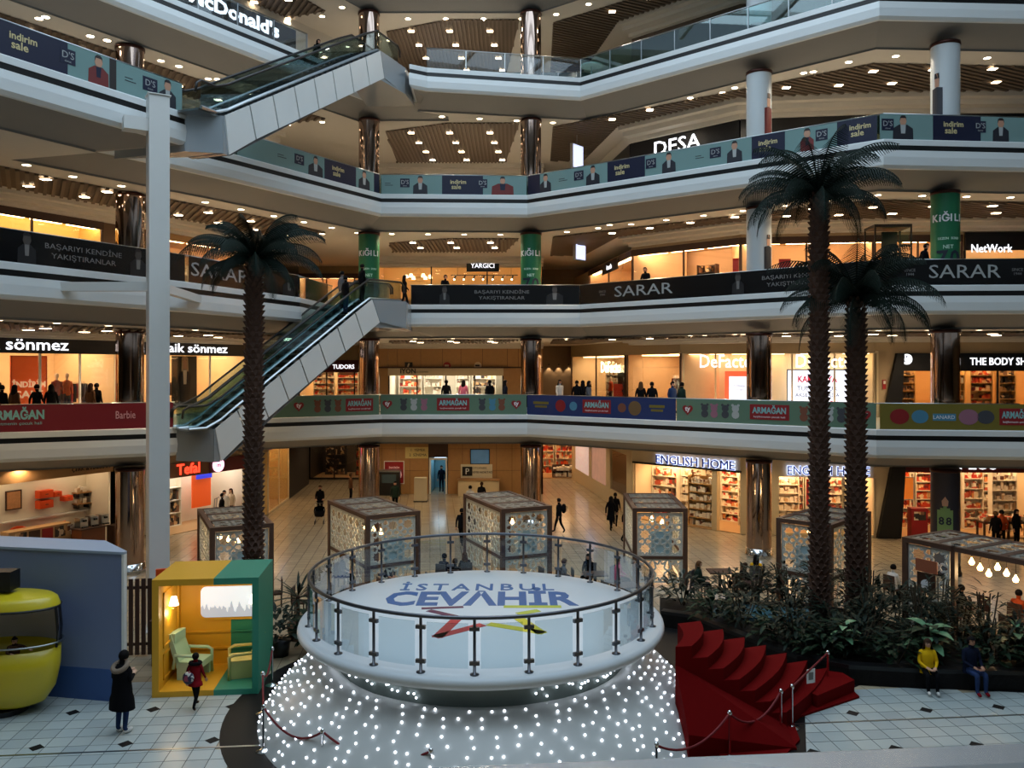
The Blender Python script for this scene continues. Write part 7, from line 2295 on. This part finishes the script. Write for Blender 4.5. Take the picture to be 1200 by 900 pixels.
# ------------------------------------------------------------------ people
SKINS = [mat('skin_%d' % k, c, 0.6) for k, c in enumerate([(196, 148, 120), (176, 126, 98), (212, 168, 140)])]
def cm(name, rgb):
    return mat('fabric_' + name, rgb, 0.9, spec=0.1)
C_BLACK, C_NAVY, C_JEAN, C_GREY, C_WHITE, C_RED, C_YEL, C_BROWN, C_ORANGE, C_PINK, C_DGREEN = (cm('black', (14, 14, 17)), cm('navy', (20, 26, 44)), cm('jean', (40, 56, 92)), cm('grey', (96, 98, 104)), cm('white', (206, 204, 200)),
    cm('red', (124, 18, 26)), cm('yellow', (214, 168, 20)), cm('brown', (84, 58, 42)), cm('rust', (170, 70, 34)), cm('pink', (206, 110, 140)), cm('dgreen', (34, 50, 42)))
HAIRS = [mat('hair_%d' % k, c, 0.75, spec=0.1) for k, c in enumerate([(18, 15, 15), (52, 34, 24), (92, 64, 40)])]
STAND = dict(pel=(0, 0, .95), sp=(0, 0, 1.12), ch=(0, 0, 1.32), nb=(0, 0, 1.46), hb=(0, -.012, 1.56), hm=(0, -.018, 1.645), ht=(0, -.005, 1.715),
             sl=(.17, 0, 1.405), el=(.235, .03, 1.14), wl=(.245, -.05, .90), hl=(.245, -.075, .82), sr=(-.17, 0, 1.405), er=(-.235, .03, 1.14), wr=(-.245, -.05, .90), hr=(-.245, -.075, .82),
             jl=(.085, 0, .89), kl=(.095, -.02, .50), al=(.095, .02, .09), tl=(.10, -.13, .04), jr=(-.085, 0, .89), kr=(-.095, -.02, .50), ar=(-.095, .02, .09), tr=(-.10, -.13, .04))
RAD = dict(pel=.150, sp=.128, ch=.155, nb=.062, hb=.066, hm=.088, ht=.062, sl=.068, el=.048, wl=.034, hl=.036, sr=.068, er=.048, wr=.034, hr=.036, jl=.098, kl=.066, al=.046, tl=.042, jr=.098, kr=.066, ar=.046, tr=.042)
FLAT = dict(pel=.72, sp=.72, ch=.70)
BONES = [('pel', 'sp', 1), ('sp', 'ch', 1), ('ch', 'nb', 1), ('nb', 'hb', 0), ('hb', 'hm', 0), ('hm', 'ht', 0), ('ch', 'sl', 1), ('sl', 'el', 1), ('el', 'wl', 1), ('wl', 'hl', 0), ('ch', 'sr', 1), ('sr', 'er', 1), ('er', 'wr', 1), ('wr', 'hr', 0),
         ('pel', 'jl', 2), ('jl', 'kl', 2), ('kl', 'al', 2), ('al', 'tl', 3), ('pel', 'jr', 2), ('jr', 'kr', 2), ('kr', 'ar', 2), ('ar', 'tr', 3)]
def pose(**kw):
    d = dict(STAND); d.update(kw); return d
POSES = {
    'stand': STAND,
    'walk': pose(kl=(.09, -.13, .52), al=(.09, -.22, .12), tl=(.09, -.37, .09), kr=(-.09, .06, .50), ar=(-.09, .28, .16), tr=(-.09, .18, .05), el=(.22, .12, 1.16), wl=(.23, .12, .92), hl=(.23, .11, .84), er=(-.22, -.06, 1.14), wr=(-.22, -.20, .95), hr=(-.22, -.24, .88)),
    'phone': pose(el=(.23, .02, 1.14), wl=(.10, -.22, 1.20), hl=(.06, -.28, 1.24), er=(-.23, .02, 1.14), wr=(-.10, -.22, 1.18), hr=(-.05, -.28, 1.22), hb=(0, -.03, 1.555), hm=(0, -.06, 1.63), ht=(0, -.05, 1.70)),
    'lean': pose(pel=(0, .10, .95), sp=(0, .05, 1.12), ch=(0, -.04, 1.30), nb=(0, -.08, 1.43), hb=(0, -.11, 1.52), hm=(0, -.13, 1.60), ht=(0, -.12, 1.67), sl=(.17, -.04, 1.37), el=(.22, -.10, 1.12), wl=(.12, -.32, 1.07), hl=(.06, -.38, 1.07), sr=(-.17, -.04, 1.37), er=(-.22, -.10, 1.12), wr=(-.12, -.32, 1.07), hr=(-.06, -.38, 1.07), jl=(.085, .1, .89), jr=(-.085, .1, .89), al=(.095, .08, .09), tl=(.1, -.07, .04), ar=(-.095, .08, .09), tr=(-.1, -.07, .04)),
    'push': pose(el=(.22, -.12, 1.16), wl=(.2, -.36, 1.05), hl=(.18, -.43, 1.04), er=(-.22, -.12, 1.16), wr=(-.2, -.36, 1.05), hr=(-.18, -.43, 1.04), kl=(.09, -.10, .50), al=(.09, -.14, .10), tl=(.09, -.29, .05), kr=(-.09, .03, .50), ar=(-.09, .2, .12), tr=(-.09, .08, .05)),
    'sit': pose(pel=(0, 0, .53), sp=(0, .01, .70), ch=(0, 0, .90), nb=(0, -.02, 1.04), hb=(0, -.035, 1.14), hm=(0, -.05, 1.225), ht=(0, -.04, 1.295), sl=(.17, -.01, .985), el=(.22, -.06, .73), wl=(.12, -.28, .66), hl=(.07, -.35, .65), sr=(-.17, -.01, .985), er=(-.22, -.06, .73), wr=(-.12, -.28, .66), hr=(-.07, -.35, .65),
                jl=(.09, -.06, .51), kl=(.11, -.43, .51), al=(.11, -.42, .09), tl=(.11, -.57, .04), jr=(-.09, -.06, .51), kr=(-.11, -.43, .51), ar=(-.11, -.42, .09), tr=(-.11, -.57, .04)),
}
POSES['reach'] = dict(POSES['lean']); POSES['reach'].update(el=(.30, -.16, 1.33), wl=(.40, -.38, 1.30), hl=(.43, -.45, 1.30), er=(-.24, -.16, 1.22), wr=(-.14, -.34, 1.22), hr=(-.10, -.40, 1.22))
POSES['rail'] = pose(**{k: v for k, v in POSES['sit'].items() if k in STAND})
POSES['rail'].update(el=(.24, -.10, .80), wl=(.30, -.36, .82), hl=(.34, -.46, .84), er=(-.22, -.1, .80), wr=(-.16, -.34, .84), hr=(-.12, -.42, .85))
def build_body(key):
    J = POSES[key]
    names = list(J)
    vs = [J[n] for n in names]
    rad = [(RAD[n], RAD[n] * FLAT.get(n, 1.0)) for n in names]
    idx = {n: i for i, n in enumerate(names)}
    es = [(idx[a], idx[b]) for a, b, g in BONES]
    segs = [(Vector(J[a]), Vector(J[b]), g, max(RAD[a], RAD[b])) for a, b, g in BONES]
    def extra(parent, p, r, g):
        vs.append(tuple(p)); rad.append((r, r)); es.append((parent, len(vs) - 1))
        segs.append((Vector(vs[parent]), Vector(p), g, r))
        return len(vs) - 1
    hm = Vector(J['hm'])
    extra(idx['hm'], hm + Vector((0, -.108, -.01)), .014, 0)                # nose
    for s in (-1, 1):
        extra(idx['hm'], hm + Vector((.092 * s, .012, .005)), .016, 0)       # ears
    for s, w, h in ((1, 'wl', 'hl'), (-1, 'wr', 'hr')):
        d = (Vector(J[h]) - Vector(J[w])).normalized()
        side = d.cross(Vector((0, 0, 1)))
        if side.length < .2: side = Vector((0, -1, 0)).cross(d)
        side.normalize()
        bend = side.cross(d).normalized() * (-0.25)
        H = Vector(J[h])
        for k, (o, L) in enumerate(((-.030, .062), (-.010, .075), (.010, .070), (.029, .055))):
            a = extra(idx[h], H + side * o + d * .035, .0105, 0)
            b = extra(a, H + side * o * 1.15 + d * (.035 + L * .55) + bend * .03, .0095, 0)
            extra(b, H + side * o * 1.2 + d * (.035 + L) + bend * .09, .008, 0)
        a = extra(idx[h], H + side * -.045 * s + d * -.005, .012, 0)
        extra(a, H + side * -.062 * s + d * .04 + bend * .03, .010, 0)
    me = bpy.data.meshes.new('body')
    me.from_pydata(vs, es, [])
    o = bpy.data.objects.new('tmp_body', me)
    COL.objects.link(o)
    sk = o.modifiers.new('skin', 'SKIN')
    sk.use_smooth_shade = True
    sv = me.skin_vertices[0].data
    for i, r in enumerate(rad):
        sv[i].radius = r
        sv[i].use_root = (i == 0)
    ss = o.modifiers.new('sub', 'SUBSURF')
    ss.levels = ss.render_levels = 1
    return o, segs
_tmp = {k: build_body(k) for k in POSES}
bpy.context.view_layer.update()
_dg = bpy.context.evaluated_depsgraph_get()
BODY = {}
for k, (o, segs) in _tmp.items():
    me = bpy.data.meshes.new_from_object(o.evaluated_get(_dg))
    me.name = 'body_' + k
    me.materials.clear()
    for m in (SKINS[0], C_BLACK, C_JEAN, C_BLACK):
        me.materials.append(m)
    for p in me.polygons:
        c = p.center
        best, bg = 1e9, 0
        for a, b, g, r in segs:
            ab = b - a
            u = max(0, min(1, (c - a).dot(ab) / max(1e-9, ab.length_squared)))
            d = (c - (a + ab * u)).length - r * 0.9
            if d < best: best, bg = d, g
        p.material_index = bg
        p.use_smooth = True
    BODY[k] = me
    bpy.data.objects.remove(o)
def hair_mesh(kind):
    mb = MB()
    mb.ball((0, 0.008, 0.012), 0.108, 14, 10, (0.95, 1.08, 1.06))
    keep = []
    for f in mb.f:
        c = sum((Vector(mb.v[i]) for i in f), Vector()) / len(f)
        if c.z > 0.045 or (c.y > -0.02 and c.z > (-0.10 if kind != 'short' else -0.045)):
            keep.append(f)
    mb.f = keep
    if kind == 'long':
        mb.lathe([(0.10, 0.0), (0.115, -0.10), (0.13, -0.22), (0.11, -0.34), (0.05, -0.38)], 10, (0, 0.02, 0), R(-15), R(195))
    if kind == 'bun':
        mb.ball((0, 0.10, 0.07), 0.055, 8, 6)
    if kind == 'scarf':
        mb.lathe([(0.105, 0.06), (0.115, -0.02), (0.12, -0.12), (0.16, -0.2)], 12, (0, 0.01, 0), R(-50), R(230))
    return mb.mesh('hair', HAIRS[0], True)
HAIR = {k: hair_mesh(k) for k in ('short', 'long', 'bun', 'scarf')}
EYES = MB().ball((.034, -.085, .012), .012, 6, 4).ball((-.034, -.085, .012), .012, 6, 4).mesh('eyes', mat('eye_dark', (20, 16, 16), .3))
MOUTH = MB().ball((0, -.088, -.042), .02, 8, 4, (1, .4, .3)).mesh('mouth', mat('lip', (150, 80, 76), .5))
def person(loc, facing, key, label, top=C_BLACK, low=C_BLACK, shoe=C_BLACK, hair='short', hcol=0, skin=0, h=1.72, coat=None, coat_m=None, group=None, face=False, jacket=True):
    """facing: heading in degrees; 0 looks at the camera, 180 away, 90 to the right of the picture"""
    t = thing('person', label, 'person', loc, R(facing), group)
    k = h / 1.75
    b = link('body', BODY[key], t)
    b.scale = (k, k, k)
    for i, m in enumerate((SKINS[skin], top, low, shoe)):
        b.material_slots[i].link = 'OBJECT'
        b.material_slots[i].material = m
    J = POSES[key]
    hm = Vector(J['hm']) * k
    o = link('hair', HAIR[hair], t, hm)
    o.scale = (k, k, k)
    o.material_slots[0].link = 'OBJECT'
    o.material_slots[0].material = HAIRS[hcol] if hair != 'scarf' else (coat_m or HAIRS[hcol])
    if face:
        for nm, me in (('eyes', EYES), ('mouth', MOUTH)):
            e = link(nm, me, t, hm); e.scale = (k, k, k)
    if jacket:
        # jacket shell over the trunk
        P, S, C = Vector(J['pel']), Vector(J['sp']), Vector(J['ch'])
        prof = [(P + Vector((0, 0, -.10)), .19), (P, .185), (S, .168), (C, .185), (C + (Vector(J['nb']) - C) * .75, .13), (Vector(J['nb']), .075)]
        if coat:
            prof = [(P + Vector((0, 0, -coat)), .235), (P + Vector((0, 0, -coat * .5)), .22)] + prof
        mb = MB()
        n = 14
        vs = []
        for p, r in prof:
            for i in range(n):
                a = 2 * PI * i / n
                vs.append((p.x + r * math.cos(a), p.y + r * .74 * math.sin(a), p.z))
        fs = [(j * n + i, j * n + (i + 1) % n, (j + 1) * n + (i + 1) % n, (j + 1) * n + i) for j in range(len(prof) - 1) for i in range(n)]
        mb.add(vs, fs)
        o = mb.build('jacket', coat_m or top, t, True)
        o.scale = (k * (1.28 if coat and coat > .41 else 1.0), k * (1.25 if coat and coat > .41 else 1.0), k)
    return t
def ground(px, py): return at(px, py, 0)

# court in front
w = person(ground(143, 859), 160, 'phone', 'woman in a long black coat with fur hood, jeans and white shoes', C_BLACK, C_JEAN, C_WHITE, 'short', 0, 2, 1.84, coat=.42)
k_ = 1.84 / 1.75
for sx in (-1, 1):
    MB().ball((.097 * sx, -.07, .055), .062, 10, 6, (.85, 2.1, .85)).build('shoe', C_WHITE, w, True).scale = (k_, k_, k_)
MB().tube([(0.15 * math.cos(2 * PI * q / 16), 0.13 * math.sin(2 * PI * q / 16) + 0.05, 1.44 - 0.07 * math.sin(2 * PI * q / 16)) for q in range(16)], 0.055, 8, closed=True).build('fur_hood', mat('fur', (128, 112, 96), 0.95, bump=.8, bscale=60), w, True).scale = (k_, k_, k_)
g_ = person(ground(229, 831), 172, 'walk', 'girl in a red coat with dark ponytail walking to the booth', C_RED, C_BLACK, C_BROWN, 'bun', 0, 0, 1.34, coat=.2)
MB().tube([(0.16 * math.cos(2 * PI * q / 14), 0.12 * math.sin(2 * PI * q / 14), 1.44) for q in range(14)], 0.06, 7, closed=True).build('scarf', C_BLACK, g_, True).scale = (.77, .77, .77)
gp = ground(229, 831)
bpk = thing('backpack', 'small flowered backpack worn low by the girl in red', 'backpack', (gp.x - 0.10, gp.y - 0.18, 0.68), R(-10))
MB().ball((0, 0, 0.13), 0.15, 10, 8, (1, .55, 1.0)).build('bag', ramp_mat('flower_print', [(0, (40, 34, 60)), (.5, (150, 60, 80)), (.75, (190, 190, 180))], 14), bpk, True)
MB().tube([(-.08, .06, .2), (-.09, .10, .32), (-.05, .12, .38)], .012, 5).build('strap', C_BLACK, bpk)
person((gc[0] + 0.30, gc[1] - 0.12, 0.62), 35, 'reach', 'child with dark hair leaning out of the yellow cabin', C_BROWN, C_JEAN, C_BLACK, 'bun', 0, 0, 1.22, face=True)
# sitting on the planter edge
person((10.55, 21.25, 0.02), -8, 'sit', 'woman in a bright yellow jacket sitting on the planter edge', C_YEL, C_BLACK, C_WHITE, 'long', 1, 0, 1.68, face=True)
person((11.62, 21.2, 0.02), 6, 'sit', 'man in a dark blue jacket sitting on the planter edge', C_NAVY, C_JEAN, C_RED, 'short', 0, 1, 1.78, face=True)
ph = MB().box(-.035, .035, -.06, .06, 0, .01).build('phone', M_BLACK, None, loc=(11.62, 20.83, 0.70), rz=0.2)
MB().box(-.03, .03, -.05, .05, .01, .012).build('phone_screen', mat('phone_screen', (70, 30, 36), .2), ph)
tag(ph, 'dark phone held by the man on the planter edge', 'phone')
# hall floor, walking
person(ground(375, 606), 10, 'push', 'person in black pushing a dark stroller in the left corridor', C_BLACK, C_BLACK, C_BLACK, 'short', 1)
sp_ = ground(375, 612)
s = thing('stroller', 'dark stroller in the left corridor', 'stroller', (sp_.x + .05, sp_.y - .35, 0), R(10))
MB().lathe([(.001, .35), (.24, .38), (.3, .65), (.26, .66), (.001, .42)], 12).build('seat_shell', C_BLACK, s, True)
MB().lathe([(.3, .65), (.26, .85), (.001, .95)], 12, (0, 0, 0), R(0), R(180)).build('hood', C_BLACK, s, True)
for sx in (-.22, .22):
    MB().tube([(sx, -.3, .1), (sx, .1, .6), (sx, .35, 1.0)], .015, 5).build('frame_bar', M_STEEL, s)
    for sy in (-.3, .25):
        MB().lathe([(.06, -.02), (.1, -.02), (.1, .02), (.06, .02)], 12).xform(Matrix.Translation((sx, sy, .1)) @ Matrix.Rotation(R(90), 4, 'Y')).build('wheel', M_RUBBER, s)
MB().tube([(-.22, .35, 1.0), (.22, .35, 1.0)], .018, 6).build('handle', M_RUBBER, s)
person(ground(655, 625), -120, 'walk', 'man in black walking alone right of the middle pavilion', C_BLACK, C_BLACK, C_BLACK, 'short', 0)
q = ground(655, 625)
b_ = thing('backpack', 'black backpack on the man walking alone', 'backpack', (q.x + .24, q.y + .02, 1.0), R(60))
MB().ball((0, 0, .22), .2, 10, 8, (.85, .6, 1.2)).build('bag', C_BLACK, b_, True)
MB().tube([(-.1, -.1, .38), (-.1, -.24, .34), (-.1, -.2, .1)], .015, 5).build('strap', C_BLACK, b_)
person(ground(716, 622), 150, 'walk', 'person in a long black coat walking beside a companion', C_BLACK, C_BLACK, C_BLACK, 'scarf', 0, coat=.4)
person(ground(721, 617), 165, 'walk', 'person in black half hidden behind the long coat', C_BLACK, C_BLACK, C_BLACK, 'short', 0)
person(ground(734, 635), 100, 'walk', 'man in a black hooded jacket walking towards the textile shop', C_BLACK, C_BLACK, C_BLACK, 'short', 0)
person(ground(551, 606), 176, 'stand', 'person in white with a black backpack at the service counter', C_WHITE, C_BROWN, C_BLACK, 'short', 0)
person(ground(564, 600), 170, 'lean', 'person in black bending over the service counter', C_BLACK, C_BLACK, C_BLACK, 'short', 1)
person(ground(541, 640), 168, 'walk', 'person in black with pale hood walking past the pavilions', C_BLACK, C_BLACK, C_BLACK, 'short', 0)
person(ground(551, 643), 172, 'walk', 'person in a light grey jacket walking past the pavilions', C_GREY, C_BLACK, C_BLACK, 'long', 0)
person(ground(463, 600), 5, 'stand', 'person in dark green standing at the cash machine', C_DGREEN, C_BLACK, C_BLACK, 'short', 0)
person(ground(411, 588), 120, 'stand', 'person in brown standing beside the left mirrored column', C_BROWN, C_BLACK, C_BLACK, 'short', 1)
person(fC[0].W(f_x := fC[0].X(516), 0.9, 0), 0, 'stand', 'person in dark clothes standing in the cold-lit doorway', C_NAVY, C_NAVY, C_BLACK, 'short', 0)
person(fL[0].W(fL[0].X(252), -0.5, 0), 110, 'walk', 'man in a black vest before the cookware shop', C_BLACK, C_BROWN, C_BROWN, 'short', 0)
person(fL[0].W(fL[0].X(266), 0.2, 0), 10, 'stand', 'person in white before the cookware shop', C_WHITE, C_WHITE, C_BLACK, 'short', 0, face=True)
person(fL[0].W(fL[0].X(277), 0.4, 0), -20, 'stand', 'person in a cream coat at the cookware shop doorway', cm('cream', (196, 176, 150)), C_BROWN, C_BLACK, 'long', 1)
f3g = Face(WR[2], WR[3], 0.0)
person(f3g.W(f3g.X(1132), -2.6, 0), 175, 'stand', 'person in black beside the poster column', C_BLACK, C_BLACK, C_RED, 'short', 2)
person(f3g.W(f3g.X(1144), -2.2, 0), 170, 'stand', 'person in a rust red jacket before the electronics shop', C_ORANGE, C_BLACK, C_BLACK, 'short', 0)
person(f3g.W(f3g.X(1163), -2.0, 0), 20, 'stand', 'person in dark clothes before the electronics shop', C_BLACK, C_BLACK, C_BLACK, 'long', 0)
# cafe guests, sitting
for n, (px, py, fc, lb, tp, hr) in enumerate((
        (520, 690, 150, 'seated guest in navy behind the stage rail', C_NAVY, 'short'), (533, 697, 170, 'seated guest in dark jacket with back to the stage', C_BLACK, 'short'), (545, 688, 200, 'seated guest in black near the middle pavilion', C_BLACK, 'long'),
        (690, 690, -30, 'seated woman in black at the table right of the stage', C_BLACK, 'long'), (724, 694, 60, 'seated guest in pink near the stage handrail', C_PINK, 'short'), (660, 697, 100, 'seated guest in grey beside the middle pavilion', C_GREY, 'short'),
        (886, 692, 160, 'seated guest in yellow with black hair near the palms', C_YEL, 'long'), (872, 703, 120, 'seated guest in dark clothes between pavilion and planter', C_BLACK, 'short'), (818, 700, 60, 'seated guest in dark green right of the star lattice', C_DGREEN, 'short'),
        (1046, 705, 120, 'seated man in a white shirt behind the planter', C_WHITE, 'short'), (455, 694, 30, 'seated guest in the pavilion behind the stage edge', C_NAVY, 'short'), (400, 690, 80, 'seated guest in grey blue left of the stage', cm('greyblue', (70, 84, 104)), 'short'))):
    p = ground(px, py)
    person(p, fc, 'sit', lb, tp, C_BLACK, C_BLACK, hr, n % 3, n % 3, 1.7)
    cafe_chair((p.x, p.y, 0), R(fc), 'chair under the ' + lb, grey=n % 2 == 0)
for px, py, fc, lb, tp in ((1128, 735, 250, 'seated man in black leaning over the table under six bulbs', C_BLACK), (1193, 742, 120, 'seated guest in rust brown at the right edge', C_ORANGE)):
    p = ground(px, py)
    person(p, fc, 'sit', lb, tp, C_BLACK, C_BLACK, 'short', 0, 1, 1.75)
    cafe_chair((p.x, p.y, 0), R(fc), 'chair under the ' + lb)
# upper levels: people seen above the banners
def up(lv, px, Y, fc, key, lb, tp, hr='short', hc=0, low=C_BLACK, h=1.72):
    person(((px - CX) / F * Y, Y, FLOORZ[lv]), fc, key, lb, tp, low, C_BLACK, hr, hc, hc, h)
for args in ((1, 2, 31.9, 175, 'stand', 'passer-by in black at the left edge before the clothes shop', C_BLACK), (1, 17, 32.4, 165, 'stand', 'passer-by in a dark floral coat before the orange poster', C_BROWN, 'long'), (1, 43, 33.2, 170, 'walk', 'passer-by in black before the middle of the orange poster', C_BLACK),
             (1, 60, 33.4, 200, 'walk', 'passer-by in a black hood right of the orange poster', C_BLACK, 'scarf'), (1, 113, 35.6, 170, 'stand', 'passer-by in black near the mirrored column', C_BLACK), (1, 106, 35.4, 160, 'stand', 'passer-by in brown beside the clothes rail', C_BROWN, 'long', 1),
             (1, 523, 44.5, 180, 'stand', 'shopper in black before the white shop entrance', C_BLACK, 'bun'), (1, 543, 45.0, 170, 'stand', 'shopper with a pink top before the white shop', C_PINK, 'long'), (1, 574, 44.2, 190, 'walk', 'shopper in dark clothes at the right of the white shop', C_BLACK),
             (1, 592, 44.0, 100, 'stand', 'shopper in a dark coat left of the mirrored column', C_NAVY, 'long'), (1, 656, 44.6, 20, 'walk', 'woman with dark hair in a white top at the corridor mouth', C_WHITE, 'long'), (1, 676, 42.6, 170, 'stand', 'person in black before the corner window', C_BLACK),
             (1, 683, 42.8, 190, 'stand', 'person in black behind another at the corner window', C_BLACK, 'long'), (1, 690, 41.6, 60, 'walk', 'person in light grey passing the corner window', C_GREY, 'scarf'), (1, 751, 39.2, 160, 'stand', 'person in dark clothes with brown hair before the racks', C_BLACK, 'long', 2),
             (1, 764, 38.6, 175, 'stand', 'person in black before the clothes racks', C_BLACK), (1, 799, 37.4, 120, 'stand', 'person in dark green at the corner of the cream front', C_DGREEN), (1, 788, 39.0, 30, 'stand', 'person in light jeans blue near the red mannequin', C_JEAN),
             (2, 521, 43.4, 30, 'lean', 'man in black leaning on the rail before the amber shop', C_BLACK), (2, 757, 40.1, -30, 'lean', 'man in black leaning on the slanting rail', C_BLACK), (2, 1082, 32.4, 40, 'lean', 'person in black leaning near the green column', C_BLACK),
             (2, 474, 43.8, 100, 'walk', 'person in dark clothes arriving at the escalator landing', C_BLACK, 'long'), (4, 371, 41.2, 60, 'lean', 'person in black at the rail before the restaurant', C_BLACK, 'long')):
    up(*args)
# riders near the head of the lower escalator
for u, y, lb, tp, lw in ((0.86, 0.55, 'rider in a dark jacket near the top of the lower escalator', C_BLACK, C_JEAN), (0.97, 0.45, 'rider in black with a grey bag at the escalator head', C_BLACK, C_BLACK), (0.92, 1.5, 'rider in light clothes on the far escalator lane', C_GREY, C_BLACK)):
    a, b = Vector((-11.6, 32.6, FLOORZ[1])), Vector((-6.36, 38.0, FLOORZ[2]))
    d = (b - a); d.z = 0; d.normalize()
    p = a.lerp(b, u) + Vector((-d.y, d.x, 0)) * y + Vector((0, 0, 0.05))
    person(p, 180 - math.degrees(math.atan2(d.x, d.y)) , 'stand', lb, tp, lw, C_BLACK, 'short', 0)
finish_texts()
